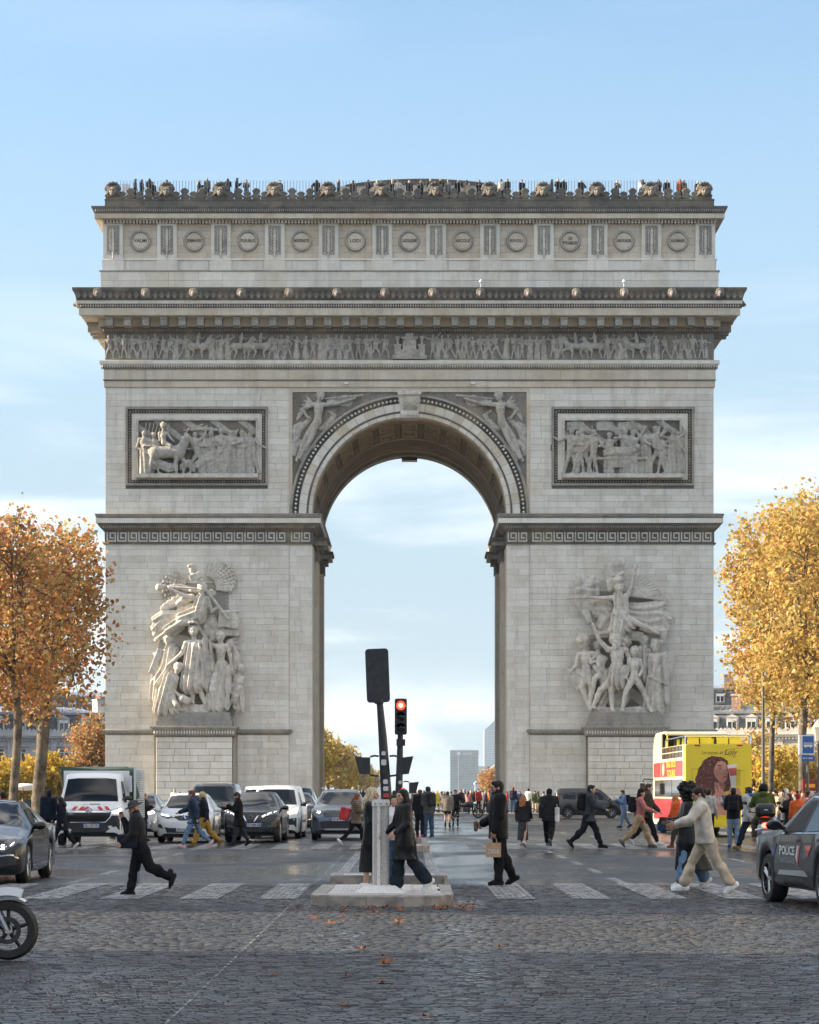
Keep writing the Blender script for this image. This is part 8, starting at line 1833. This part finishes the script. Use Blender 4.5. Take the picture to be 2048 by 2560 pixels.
sp = dict(L=2.2, W=WL, H=HL, wr=.34, axles=(.85,), gc=.30, st=st, mirror=(1.42, .75), mirror_mat=BLKP, plate=('GL-127-VK', .08, .60), front=[('windscreen', wshield(.82, .72, 1.32, 1.98), GLS, 0), ('grille', [(-.66, .72), (.50, .72), (.62, .82), (.66, .98), (-.66, .98), (-.70, .8)], BLKP, 0), ('headlight', [(.60, .98), (.92, .96), (.94, 1.10), (.86, 1.12), (.60, 1.02)], LAMP_OFF, 1), ('daytime_light', [(.84, .96), (.93, .96), (.94, 1.10), (.89, 1.11), (.87, .99), (.62, 1.0), (.62, .98)], LAMP_ON, 1), ('bumper', [(-.97, .34), (.97, .34), (.96, .90), (.66, .90), (.56, .68), (-.56, .68), (-.66, .90), (-.96, .90)], BLKP, 0), ('corner_intake', [(.68, .56), (.9, .58), (.9, .72), (.72, .7)], DASH, 1)],
  flank=[('side_window', [(.85, 1.28), (1.75, 1.28), (1.75, 1.92), (1.2, 1.92)], GLS), ('door_gap', [(1.82, .5), (1.835, .5), (1.835, 1.95), (1.82, 1.95)], BLKP)])
cab, bv = car('flatbed_lorry', None, (0, 0, 0), 0, sp, WHITEP2)
for ch in list(cab.children): ch.parent = lor
bpy.data.objects.remove(cab)
body_ = [o for o in lor.children if o.name.startswith('body')][0]
diamond(lor, bv, 0, 1.02, .11, CHROME)
for s_ in (-1, 1): decal('grille_bar', bv, [(s_ * .12, 1.0), (s_ * .64, 1.0), (s_ * .64, 1.03), (s_ * .12, 1.03)], CHROME, lor, 'front', .016)
decal('grille_surround', bv, [(-.55, .69), (.50, .69), (.66, .86), (.70, .99), (.67, .99), (.63, .87), (.49, .715), (-.55, .715)], CHROME, lor, 'front', .016)
for k in range(6):
 x = -.52 + .21 * k; s_ = -1 if k > 2 else 1
 if k in (2,): decal('chevron', bv, [(x - .10, 1.06), (x, 1.06), (x + .06, 1.12), (x + .12, 1.06), (x + .22, 1.06), (x + .08, 1.165), (x + .04, 1.165)], RW, lor, 'front', .014, cuts=2)
 elif k != 3: decal('chevron', bv, [(x, 1.06), (x + .11, 1.06), (x + .11 + s_ * .09, 1.165), (x + s_ * .09, 1.165)], RW, lor, 'front', .014, cuts=2)
for (x0, x1, z) in ((-.20, -.08, 1.22), (0.0, .3, 1.235), (0.0, .3, 1.215)): decal('bonnet_mark', bv, [(x0, z), (x1, z), (x1, z + .008), (x0, z + .008)], GRAP, lor, 'front', .014, cuts=1)
for (x, z, w) in ((.0, 1.36, .2), (.25, 1.36, .06)): decal('dashboard_card', bv, [(x - w, z), (x + w, z), (x + w, z + .06), (x - w, z + .06)], PLATE, lor, 'front', .012, cuts=1)
GT = mat('green_tarpaulin', (.02, .055, .03), .6, noise=(2, .4), bump=(4, .6, .05)); CAGE = mat('white_mesh_steel', (.6, .62, .64), .4, .3)
mb = MB(); mb.box(-1.05, 1.05, 2.3, 5.6, .62, .78); mb.build('flatbed', BLKP, lor)
S = SDF(.08); S.box((0, 3.9, 1.50), (1.06, 1.6, .74), r=.1, lf=(3, 4, 5, .05)); S.box((-.1, 3.9, 2.24), (.98, 1.55, .10), r=.05, lf=(2, 3, 0, .05)); S.cone((1.0, 2.5, 2.22), (1.12, 2.6, 1.5), .10, .16); S.build('tarpaulin', GT, .05, lor)
mb = MB()
for k in range(22): z = .8 + k * .07; mb.box(1.16, 1.175, 2.3, 5.6, z, z + .018)
for k in range(9): y_ = 2.3 + k * .41; mb.box(1.155, 1.18, y_, y_ + .03, .78, 2.32)
mb.box(1.13, 1.2, 2.28, 2.34, .7, 2.35); mb.build('mesh_cage', CAGE, lor); mb = MB(); mb.box(-1.0, 1.0, 2.22, 2.28, .8, 2.25); mb.build('headboard', WHITEP2, lor)
for s_ in (-1, 1): wheel(lor, s_ * .86, 4.4, .34, .25, 8, s_)
mb = MB(); mb.box(1.02, 1.08, 2.02, 2.26, 1.6, 2.1); mb.build('exhaust_stack', CAGE, lor)
bus = empty('tour_bus', (10.95, 84.8, 0), R(0), 'yellow and red open-top tour bus with a portrait advert on its tail', 'bus')
BY = paint('bus_yellow', (.70, .55, .012), 0, .35); BR = paint('bus_red', (.33, .02, .025), 0, .35); BC = paint('bus_cream', (.66, .58, .40), 0, .4); BO = mat('bus_orange_print', (.85, .36, .01), .4)
BW, BL, BH = 1.16, 11.4, 3.30
mb = MB(); mb.box(-BW, BW, .12, BL, .34, BH); bb = mb.build('body', BC, bus)
mb = MB(); mb.prism([(-BW - .01, .36), (BW + .01, .36), (BW + .01, BH - .06), (BW - .05, BH), (-BW + .05, BH), (-BW - .01, BH - .06)], -.0, .14); mb.build('tail_panel', BY, bus)
mb = MB(); mb.box(-BW - .005, BW + .005, 0.05, .7, .36, BH - .02); mb.build('tail_wrap', BY, bus)
mb = MB(); mb.box(-BW - .02, -BW, 1.1, 10.9, .55, 1.35); mb.build('red_skirt', BR, bus); mb = MB(); mb.box(BW, BW + .02, 1.1, 10.9, .55, 1.35); mb.build('red_skirt', BR, bus)
for s_ in (-1, 1):
 x0, x1 = sorted((s_ * BW, s_ * (BW + .02)))
 for (ya, yb) in ((1.0, 4.3), (4.45, 7.4), (7.55, 10.6)): mb = MB(); mb.box(x0, x1, ya, yb, 1.42, 2.06); mb.build('lower_window', GLS, bus)
 for (ya, yb) in ((1.0, 8.2), (8.5, 11.0)): mb = MB(); mb.box(x0, x1, ya, yb, 2.18, 2.74); mb.build('red_banner', BR, bus)
 for q in range(6):
  ya = 1.1 + q * 1.15;
  for (za, zb) in ((2.86, 3.05), (3.09, 3.28)): mb = MB(); mb.box(x0, x1, ya, ya + 1.0, za, zb); mb.build('upper_window', GLS, bus)
 t = text_mesh('BIG BUS\nTOURS', .34, .002, bold=.012); t.materials.clear(); t.materials.append(BO); o = link('lettering', t, bus, (s_ * (BW + .024), 4.6 if s_ < 0 else 4.6, 2.46), (R(90), 0, R(90) * s_)); o.scale = (2.6, 1, 1)
 mb = MB(); mb.lathe([(.24, 0), (.24, .01), (.001, .01)], (0, 0, 0), 18, 'x'); o = mb.build('roundel', BC, bus, loc=(s_ * (BW + .02), 7.3, 2.46)); o.scale = (s_, 1.6, 1)
 for a in (2.6, 8.9): wheel(bus, s_ * (BW - .14), a, .48, .26, 10, s_)
 mb = MB(); mb.tube([(s_ * BW, .2, BH), (s_ * BW, .2, BH + .28), (s_ * BW, 6.6, BH + .28), (s_ * BW, 6.6, BH)], .03, 6); mb.build('hand_rail', CHROME, bus)
mb = MB(); mb.tube([(-BW, .2, BH + .28), (BW, .2, BH + .28)], .03, 6); mb.build('hand_rail', CHROME, bus)
mb = MB(); yz_prism(mb, [(6.4, 3.82), (7.0, 3.92), (10.2, 3.92), (11.0, 3.74), (11.4, 3.3), (11.36, 3.3), (10.9, 3.68), (10.2, 3.84), (7.0, 3.84), (6.45, 3.76)], -BW, BW); mb.build('canopy', BC, bus)
GLP = mat('canopy_glass', (.45, .52, .56), .05, spec=.8)
for s_ in (-1, 1):
 mb = MB(); x0, x1 = sorted((s_ * (BW - .02), s_ * BW)); yz_prism(mb, [(8.2, 3.3), (11.35, 3.3), (10.95, 3.7), (10.2, 3.84), (8.2, 3.84)], x0, x1); mb.build('canopy_side_glass', GLP, bus)
 mb = MB(); mb.box(*sorted((s_ * (BW - .04), s_ * (BW + .01))), 8.1, 8.22, 3.3, 3.86); mb.build('canopy_post', BC, bus); mb = MB(); mb.tube([(s_ * (BW - .05), 6.5, 3.3), (s_ * (BW - .05), 6.5, 3.8)], .03, 6); mb.build('canopy_post', BY, bus)
 mb = MB(); mb.tube([(s_ * BW, BL - .1, 2.1), (s_ * (BW + .35), BL + .1, 2.12), (s_ * (BW + .42), BL + .1, 2.0)], .035, 6); mb.box(s_ * (BW + .42) - .1, s_ * (BW + .42) + .1, BL + .02, BL + .12, 1.5, 1.95); mb.build('mirror_arm', BLKP, bus)
for r_ in range(6):
 for x in (-.75, -.3, .3, .75):
  mb = MB(); mb.box(x - .2, x + .2, 1.2 + r_ * .85, 1.3 + r_ * .85, BH - .02, BH + .26); mb.build('seat_back', DASH if r_ % 2 else BY, bus)
for (x, z) in ((-.75, BH - .04), (.75, BH - .04)): mb = MB(); mb.box(x - .1, x + .1, -.03, 0, z - .03, z + .02); mb.build('marker_lamp', TAIL, bus)
for s_ in (-1, 1): mb = MB(); mb.box(s_ * 1.02 - .08, s_ * 1.02 + .08, -.02, 0, .62, .98); mb.build('tail_lamp', TAIL, bus)
mb = MB(); mb.box(-BW - .02, BW + .02, -.04, .1, .36, .56); mb.build('rear_bumper', BY, bus)
_ly = [0]
def pr(name, poly, m_):
 _ly[0] += 1; y_ = -.004 - .0016 * _ly[0]; mb = MB(); mb.add([(x, y_, z) for x, z in poly], [tuple(range(len(poly)))]); o = mb.build(name, m_, bus)
 return o
def U(zx, zz): return ((zx - 1108) / 5.75 * 84.8 / F, EYE + (HY - (1820 + zz / 5.75)) * 84.8 / F)
def ellp(cx, cz, a, b, n=18, rot=0): return [(cx + a * math.cos(t) * math.cos(rot) - b * math.sin(t) * math.sin(rot), cz + a * math.cos(t) * math.sin(rot) + b * math.sin(t) * math.cos(rot)) for t in [2 * math.pi * k / n for k in range(n)]]
HRP = mat('print_hair', (.115, .035, .028), .5, noise=(14, .75), coords='Object'); SKP = mat('print_skin', (.50, .24, .18), .5, noise=(1.5, .15)); SKD = mat('print_skin_shade', (.30, .12, .09), .5); LIP = mat('print_lips', (.38, .07, .07), .5); INK2 = mat('print_ink', (.05, .03, .03), .5); TUB = mat('print_tube', (.62, .62, .64), .5); TUR = mat('print_tube_label', (.50, .10, .07), .5); NVP = mat('print_navy', (.03, .04, .15), .5)
rp = random.Random(2)
ctr = [(1040, 400), (960, 420), (880, 480), (830, 570), (800, 660), (775, 740), (780, 830), (800, 900), (850, 960), (960, 990), (1120, 960), (1250, 900), (1285, 800), (1270, 700), (1250, 600), (1260, 520), (1220, 450), (1140, 410)]
hp = []
for i, (a, b) in enumerate(ctr):
 a2, b2 = ctr[(i + 1) % len(ctr)]
 for u_ in (0, .33, .66): hp.append(U(a + (a2 - a) * u_ + rp.uniform(-9, 9), b + (b2 - b) * u_ + rp.uniform(-9, 9)))
pr('portrait_hair', hp, HRP)
pr('portrait_neck', [U(*p) for p in ((1045, 780), (1180, 790), (1170, 900), (1250, 980), (1240, 1250), (980, 1250), (1000, 1000), (1060, 930))], SKP)
pr('portrait_shade', [U(*p) for p in ((1110, 770), (1200, 790), (1190, 900), (1130, 860))], SKD)
pr('portrait_face', [U(*p) for p in ((1090, 490), (1150, 470), (1210, 500), (1232, 560), (1238, 610), (1245, 640), (1234, 665), (1232, 720), (1215, 760), (1170, 785), (1110, 770), (1060, 700), (1035, 640), (1045, 570))], SKP)
pr('portrait_brow', [U(*p) for p in ((1090, 535), (1140, 530), (1170, 555), (1135, 545), (1095, 550))], INK2); pr('portrait_eye', [U(*p) for p in ((1100, 575), (1130, 562), (1155, 578), (1130, 588))], INK2); pr('portrait_lips', [U(*p) for p in ((1160, 700), (1200, 685), (1232, 690), (1228, 710), (1190, 722))], LIP); pr('portrait_nose', [U(*p) for p in ((1195, 640), (1225, 650), (1215, 662))], SKD)
for k in range(54):
 i = rp.randrange(len(ctr)); a, b = ctr[i]; u_ = rp.uniform(.05, .55); x, z = a + (1010 - a) * u_, b + (640 - b) * u_
 if 1030 < x < 1250 and 480 < z < 790: continue
 pr('portrait_curl', ellp(*U(x, z), rp.uniform(.03, .06), rp.uniform(.012, .022), 8, rp.uniform(-.6, .6)), SKD if k % 3 == 0 else INK2)
pr('tube', [U(*p) for p in ((1225, 530), (1368, 515), (1360, 640), (1350, 860), (1285, 860), (1262, 690))], TUB); pr('tube_label', [U(*p) for p in ((1240, 580), (1364, 570), (1358, 680), (1268, 690))], TUR)
pr('portrait_hand', [U(*p) for p in ((1260, 880), (1300, 850), (1400, 860), (1430, 950), (1400, 1100), (1280, 1150), (1240, 1000))], SKP); pr('portrait_top', [U(*p) for p in ((1150, 960), (1230, 990), (1250, 1120), (1150, 1130))], NVP)
for k in range(14): z = 600 + 17 * k; pr('vent_slot', [U(1020, z), U(1418, z), U(1418, z + 4), U(1020, z + 4)], INK2)
_ly[0] += 1
for pts in (((722, 590), (722, 790)), ((722, 588), (800, 588)), ((1372, 612), (1472, 612)), ((1472, 612), (1466, 950))):
 (a, b), (c, d) = pts; w = 2.2; pr('panel_joint', [U(a - w, b - w), U(c + w, b - w), U(c + w, d + w), U(a - w, d + w)], INK2)
_ly[0] += 2; yt = -.004 - .0016 * _ly[0]
for (tx, cx, cz, wdt, sz, m_) in (('Les secrets de', 1010, 355, 300, .17, INK2), ('Loly', 1270, 350, 190, .30, INK2), ('HAIR', 1150, 1040, 190, .34, TUB)):
 t = text_mesh(tx, sz, 0, shear=.35 if m_ is INK2 else 0); t.materials.clear(); t.materials.append(m_); p = U(cx, cz); o = link('lettering', t, bus, (p[0], yt, p[1]), (R(90), 0, 0)); wd = max(v.co.x for v in t.vertices) - min(v.co.x for v in t.vertices); o.scale = (wdt / 5.75 * 84.8 / F / wd, 1, 1)
mb = MB(); mb.tube([U(1170, 345)[:1] + (yt,) + U(1170, 345)[1:], U(1290, 300)[:1] + (yt,) + U(1290, 300)[1:], U(1395, 295)[:1] + (yt,) + U(1395, 295)[1:], U(1340, 380)[:1] + (yt,) + U(1340, 380)[1:], U(1310, 440)[:1] + (yt,) + U(1310, 440)[1:], U(1350, 400)[:1] + (yt,) + U(1350, 400)[1:]], .006, 4); mb.build('flourish', INK2, bus)
def motorcycle(name, label, loc, rz, r=.31, fender=None, wb=1.48, bodym=BLACKP):
 t = empty(name, loc, rz, label, 'motorcycle')
 for (x, nm) in ((0, 'rear_wheel'), (wb, 'front_wheel')):
  mb = MB(); mb.lathe([(r * .70, -.06), (r * .90, -.065), (r, 0), (r * .90, .065), (r * .70, .06)], (0, 0, 0), 32, 'y'); w = mb.build(nm, TYRE, t, smooth=True, loc=(x, 0, r), fix=True)
  mb = MB(); mb.lathe([(r * .72, -.05), (r * .66, -.045), (r * .66, .045), (r * .72, .05)], (0, 0, 0), 32, 'y'); mb.lathe([(.05, -.07), (.05, .07)], (0, 0, 0), 14, 'y'); mb.build('rim', BLKP, w, smooth=True, fix=True)
  mb = MB()
  for k in range(5):
   a = 2 * math.pi * k / 5 + .3; mb.tube([(.04 * math.cos(a), 0, .04 * math.sin(a)), (r * .77 * math.cos(a), 0, r * .77 * math.sin(a))], [.022, .016], 5)
  mb.build('spokes', BLKP, w)
  mb = MB(); mb.lathe([(r * .46, -.075), (r * .30, -.075), (r * .30, -.07), (r * .46, -.07), (r * .46, -.075)], (0, 0, 0), 24, 'y'); mb.build('brake_disc', SIGG, w, fix=True)
 mb = MB()
 for y_ in (-.09, .09): mb.tube([(wb, y_, r), (wb - .28, y_, r + .58)], .024, 8)
 mb.build('fork', CHROME if fender is None else SILV, t)
 S = SDF(.05); S.ell((wb - .55, 0, .86), (.30, .16, .17)); S.cone((wb - .75, 0, .78), (.05, 0, .84), .13, .10, w=(1, 1, .7)); S.cone((.0, 0, .86), (-.25, 0, .92), .08, .04); S.build('tank_and_seat', bodym, .02, t)
 S = SDF(.04); S.box((wb - .72, 0, .48), (.24, .17, .19), r=.06); S.cone((wb - .9, 0, .40), (.0, 0, r), .06, .05); S.cone((wb - .5, 0, .6), (wb - .3, 0, .85), .05, .04); S.build('engine', BLKP, .02, t)
 S = SDF(.02); S.cone((wb - .6, -.14, .34), (.25, -.17, .32), .035, .04); S.cone((.25, -.17, .32), (-.2, -.18, .44), .06, .07); S.build('exhaust', CHROME, .02, t)
 mb = MB(); mb.tube([(wb - .32, -.36, r + .72), (wb - .28, -.18, r + .70), (wb - .26, 0, r + .66), (wb - .28, .18, r + .70), (wb - .32, .36, r + .72)], .016, 6); mb.build('handlebar', BLKP, t)
 S = SDF(.02); S.ell((wb - .17, 0, r + .58), (.09, .1, .1)); S.build('headlamp', CHROME, .02, t)
 mb = MB(); mb.lathe([(r + .03, -.07), (r + .045, 0), (r + .03, .07)], (wb, 0, r), 14, 'y', (R(58), R(125))); mb.lathe([(r + .12, -.05), (r + .045, -.07), (r + .045, .07), (r + .12, .05)], (wb, 0, r), 8, 'y', (R(70), R(125))); mb.build('front_fender', fender or bodym, t, smooth=True)
 return t
x_ = (19 - 1024) * 22.5 / F
motorcycle('motorcycle', 'motorcycle with white front mudguard entering at the left edge', (x_ - 1.48, 22.55, .015), 0, .285, WHITEP2)
p_ = gp(1121, 2046); motorcycle('motorcycle', 'dark touring motorcycle standing side-on before the archway', (p_.x + .25, p_.y, 0), 0, .33, None, 1.55)
sc_ = gp(1912, 2134); scr = empty('scooter', (sc_.x + .0, sc_.y, 0), R(-4), 'grey scooter with black top case and lit tail lamp', 'scooter')
for (y_, nm) in ((0.0, 'rear_wheel'), (1.32, 'front_wheel')):
 mb = MB(); mb.lathe([(.13, -.05), (.22, -.06), (.255, 0), (.22, .06), (.13, .05)], (0, 0, 0), 24, 'x'); w = mb.build(nm, TYRE, scr, smooth=True, loc=(0, y_, .255), fix=True); mb = MB(); mb.lathe([(.15, -.045), (.03, -.05), (.03, .05), (.15, .045)], (0, 0, 0), 16, 'x'); mb.build('rim', ALLOY, w, fix=True)
S = SDF(.06); S.ell((0, .15, .62), (.19, .42, .22)); S.ell((0, -.15, .66), (.14, .2, .16)); S.box((0, .7, .32), (.15, .35, .05), r=.03); S.cone((0, 1.05, .35), (0, 1.0, .95), .16, .12, w=(1.1, .5, 1)); S.build('bodywork', SILV, .022, scr)
S = SDF(.04); S.box((0, .22, .83), (.15, .38, .05), r=.04); S.build('seat', BLKP, .02, scr)
S = SDF(.08); S.box((0, -.22, 1.12), (.26, .20, .19), r=.12); S.build('top_case', BLACKP, .02, scr); mb = MB(); mb.box(-.05, .05, -.43, -.41, 1.13, 1.15); mb.build('case_badge', CHROME, scr)
S = SDF(.02); S.ell((.0, -.32, .74), (.10, .06, .07)); S.build('tail_lamp', TAIL_ON, .015, scr)
mb = MB(); mb.tube([(-.22, -.15, .50), (-.26, -.3, .62), (0, -.42, .68), (.26, -.3, .62), (.22, -.15, .50)], .018, 6); mb.build('rack', CHROME, scr)
mb = MB(); mb.tube([(-.36, .86, 1.08), (-.15, .95, 1.05), (.15, .95, 1.05), (.36, .86, 1.08)], .018, 6); mb.tube([(-.3, .9, 1.08), (-.42, .95, 1.28)], .012, 5); mb.tube([(.3, .9, 1.08), (.42, .95, 1.28)], .012, 5); mb.build('handlebar', BLKP, scr)
for s_ in (-1, 1): S = SDF(.01); S.ell((s_ * .44, .95, 1.31), (.07, .025, .05)); S.build('mirror', BLKP, .015, scr)
S = SDF(.03); S.cone((.16, .25, .34), (.17, -.2, .40), .05, .065); S.build('exhaust', CHROME, .02, scr)
mb = MB(); mb.box(-.1, .1, -.40, -.39, .46, .60); mb.build('number_plate', PLATE, scr)
ps = dict(POSE['sit']); J = skeleton(ps); rid = empty('person', (sc_.x + .01, sc_.y + .26, 0), R(176), 'scooter rider in olive jacket and dark helmet', 'person'); off = .86 - (J['hip'][2] - .14)
for k_ in J:
 if k_ not in ('R', 'd0', 'd1', 'dz'): J[k_] = J[k_] + np.array((0, 0, off))
make_person(rid, J, dict(col=(.075, .095, .03), puff=.045, hem=.10, hood=True), dict(col=(.10, .08, .06), w=.025), dict(col=(.3, .18, .1)), ('helmet', (.012, .013, .015)), SK1, .017)
pc = gp(58, 2062); ped = empty('pedicab', (pc.x, pc.y, 0), R(60), 'pedicab with orange seat parked beyond the left-hand trunks', 'pedicab')
for (x, y_) in ((-.5, 0), (.5, 0), (0, 1.6)):
 mb = MB(); mb.lathe([(.33, -.025), (.35, 0), (.33, .025), (.31, 0), (.33, -.025)], (x, y_, .35), 20, 'x'); mb.build('wheel', TYRE, ped, fix=True)
mb = MB(); mb.box(-.48, .48, -.4, .5, .35, .6); mb.box(-.5, .5, -.5, -.38, .35, 1.25); mb.build('cab', BLACKP, ped); mb = MB(); mb.box(-.42, .42, -.38, .2, .6, .75); mb.box(-.42, .42, -.38, -.26, .75, 1.25); mb.build('seat', mat('orange_vinyl', (.65, .25, .02), .5), ped)
mb = MB(); mb.tube([(0, .5, .5), (0, 1.1, .55), (0, 1.6, .35)], .03, 6); mb.tube([(0, 1.45, .5), (0, 1.35, 1.05)], .025, 6); mb.tube([(-.3, 1.3, 1.05), (.3, 1.3, 1.05)], .02, 6); mb.build('frame', BLKP, ped)
S = SDF(.05); S.ell((0, -.1, 1.85), (.62, .7, .18)); S.build('canopy', WHITEP2, .04, ped)
for s_ in (-1, 1): mb = MB(); mb.tube([(s_ * .48, -.42, 1.2), (s_ * .5, -.4, 1.85)], .02, 6); mb.build('canopy_post', BLKP, ped)
GRY = mat('lamp_post_paint', (.10, .10, .095), .5, .2)
lp = empty('lamp_post', ((1908 - 1024) * 140.0 / F, 140.0, .13), 0, 'tall thin lamp post with climbing leaves beside the golden tree', 'lamp post')
mb = MB(); mb.lathe([(.001, 0), (.22, 0), (.2, .5), (.11, .9), (.09, 4.5), (.07, 11.0), (.001, 11.0)], (0, 0, 0), 12); mb.build('post', GRY, lp, smooth=True); mb = MB(); mb.tube([(0, 0, 10.9), (.6, 0, 11.4), (1.4, 0, 11.5)], .045, 6); mb.build('arm', GRY, lp); S = SDF(.03); S.ell((1.6, 0, 11.45), (.4, .16, .1)); S.build('lantern', GRY, .03, lp)
l2 = empty('lamp_post', ((2046 - 1024) * 92.0 / F, 92.0, .13), 0, 'short ornate lantern post at the bus stop', 'lamp post')
mb = MB(); mb.lathe([(.001, 0), (.16, 0), (.14, .4), (.07, .6), (.055, 3.2), (.10, 3.3), (.05, 3.4), (.001, 3.4)], (0, 0, 0), 12); mb.build('post', GRY, l2, smooth=True); mb = MB(); mb.lathe([(.001, 3.4), (.12, 3.42), (.22, 3.9), (.24, 3.95), (.10, 4.15), (.001, 4.3)], (0, 0, 0), 8); mb.build('lantern', mat('lantern_glass', (.4, .38, .33), .2), l2)
Yb = 88.0; bs = empty('bus_stop_sign', ((2020 - 1024) * Yb / F, Yb, .13), 0, 'blue bus stop sign with white bus pictogram on a post', 'sign')
def bz(z): return EYE + (HY - z) * Yb / F - .13
SB = mat('sign_blue', (.012, .085, .30), .4); SWh = mat('sign_white', (.62, .62, .60), .45)
mb = MB(); mb.tube([(0, .05, 0), (0, .05, bz(1850))], .05, 8); mb.build('post', GRY, bs)
z0, z1 = bz(1885), bz(1839); mb = MB(); mb.box(-.24, .24, -.05, .05, z0 - .02, z1 + .02); pn = mb.build('sign_board', SWh, bs); mb = MB(); mb.box(-.205, .205, -.056, -.05, z0 + .02, z1 - .02); mb.build('blue_field', SB, pn)
mb = MB(); mb.box(-.33, -.25, -.04, .2, z0 - .02, z1 + .02); mb.build('side_board', SWh, bs)
zc = (z0 + z1) / 2; mb = MB(); mb.box(-.16, .16, -.062, -.056, zc - .07, zc + .0); mb.box(-.16, .16, -.062, -.056, zc + .055, zc + .075)
for k in range(6): mb.box(-.16 + k * .06, -.148 + k * .06, -.062, -.056, zc, zc + .055)
for s_ in (-.09, .09): mb.lathe([(.032, -.062), (.001, -.062)], (s_, 0, zc - .075), 12, 'y')
mb.build('bus_pictogram', SWh, pn)
mb = MB(); mb.box(-.24, .24, -.05, .05, bz(1903), bz(1888)); p3 = mb.build('lower_board', SB, bs); mb = MB(); zz = (bz(1903) + bz(1888)) / 2
for k, w in enumerate((.05, .04, .07, .04)): mb.box(-.18 + k * .1, -.18 + k * .1 + w, -.056, -.05, zz - .02, zz + .02)
mb.build('board_marks', SWh, p3)
Yk = 96.0; ks = empty('tour_kiosk_sign', ((2025 - 1024) * Yk / F, Yk, .13), 0, 'small red framed notice board behind the queue', 'sign'); REDP = mat('kiosk_red', (.40, .03, .035), .45)
zt = EYE + (HY - 1950) * Yk / F - .13; mb = MB(); mb.box(-.26, .26, -.03, .03, zt - .62, zt); k1 = mb.build('board', mat('notice_dark_red', (.16, .03, .03), .5), ks); mb = MB(); frame4(mb, -.29, .29, zt - .65, zt + .03, .04, -.05, .05); mb.build('board_frame', REDP, k1)
mb = MB(); mb.box(-.2, .2, -.036, -.03, zt - .3, zt - .16); mb.build('orange_band', BO, k1); mb = MB(); mb.box(-.2, .14, -.036, -.03, zt - .52, zt - .44); mb.build('pale_band', SWh, k1)
for s_ in (-.27, .27): mb = MB(); mb.box(s_ - .03, s_ + .03, -.03, .03, 0, zt); mb.build('leg', REDP, ks)
GALV = mat('galvanised_steel', (.42, .44, .46), .35, .8)
mb = MB(); mb.tube([(-1.15, 0, .05), (-1.15, 0, 1.05), (-1.05, 0, 1.1), (1.05, 0, 1.1), (1.15, 0, 1.05), (1.15, 0, .05)], .022, 6); mb.tube([(-1.15, 0, .22), (1.15, 0, .22)], .018, 6); BF = mb.mesh('barrier_frame', GALV)
mb = MB()
for k in range(17): x = -1.05 + k * 2.1 / 16; mb.tube([(x, 0, .22), (x, 0, 1.08)], .009, 4)
BB = mb.mesh('barrier_bars', GALV); mb = MB(); mb.box(-.03, .03, -.28, .28, 0, .04); BFt = mb.mesh('barrier_foot', GALV)
def barrier(label, X, Y, rz, grp):
 b = empty('crowd_barrier', (X, Y, 0), rz, label, 'barrier', grp); link('frame', BF, b); link('bars', BB, b)
 for s_ in (-1, 1): link('foot', BFt, b, (s_ * 1.1, 0, 0))
for k in range(3): barrier('steel crowd barrier penning the queue on the right', 12.6 + 2.35 * k if k < 1 else 10.2 + 2.35 * k, 82.5 + k * .1, R(4), 'barriers before the queue') if k != 1 else None
for k in range(3): barrier('steel crowd barrier behind the white hatchback', -15.6 + 2.4 * k, 148, R(2), 'barriers behind the parked cars')
# ================================================================== air
hz = MB(); hz.box(-900, 900, -80, 5000, -1, 155); hzm = bpy.data.materials.new('haze'); hzm.use_nodes = True; nt = hzm.node_tree
nt.nodes.remove(nt.nodes['Principled BSDF']); pv_ = nt.nodes.new('ShaderNodeVolumePrincipled'); pv_.inputs['Color'].default_value = (.80, .88, .95, 1); pv_.inputs['Density'].default_value = 0.00007; pv_.inputs['Anisotropy'].default_value = 0.2
nt.links.new(pv_.outputs[0], nt.nodes['Material Output'].inputs['Volume'])
hzo = hz.build('haze', hzm); hzo['kind'] = 'stuff'
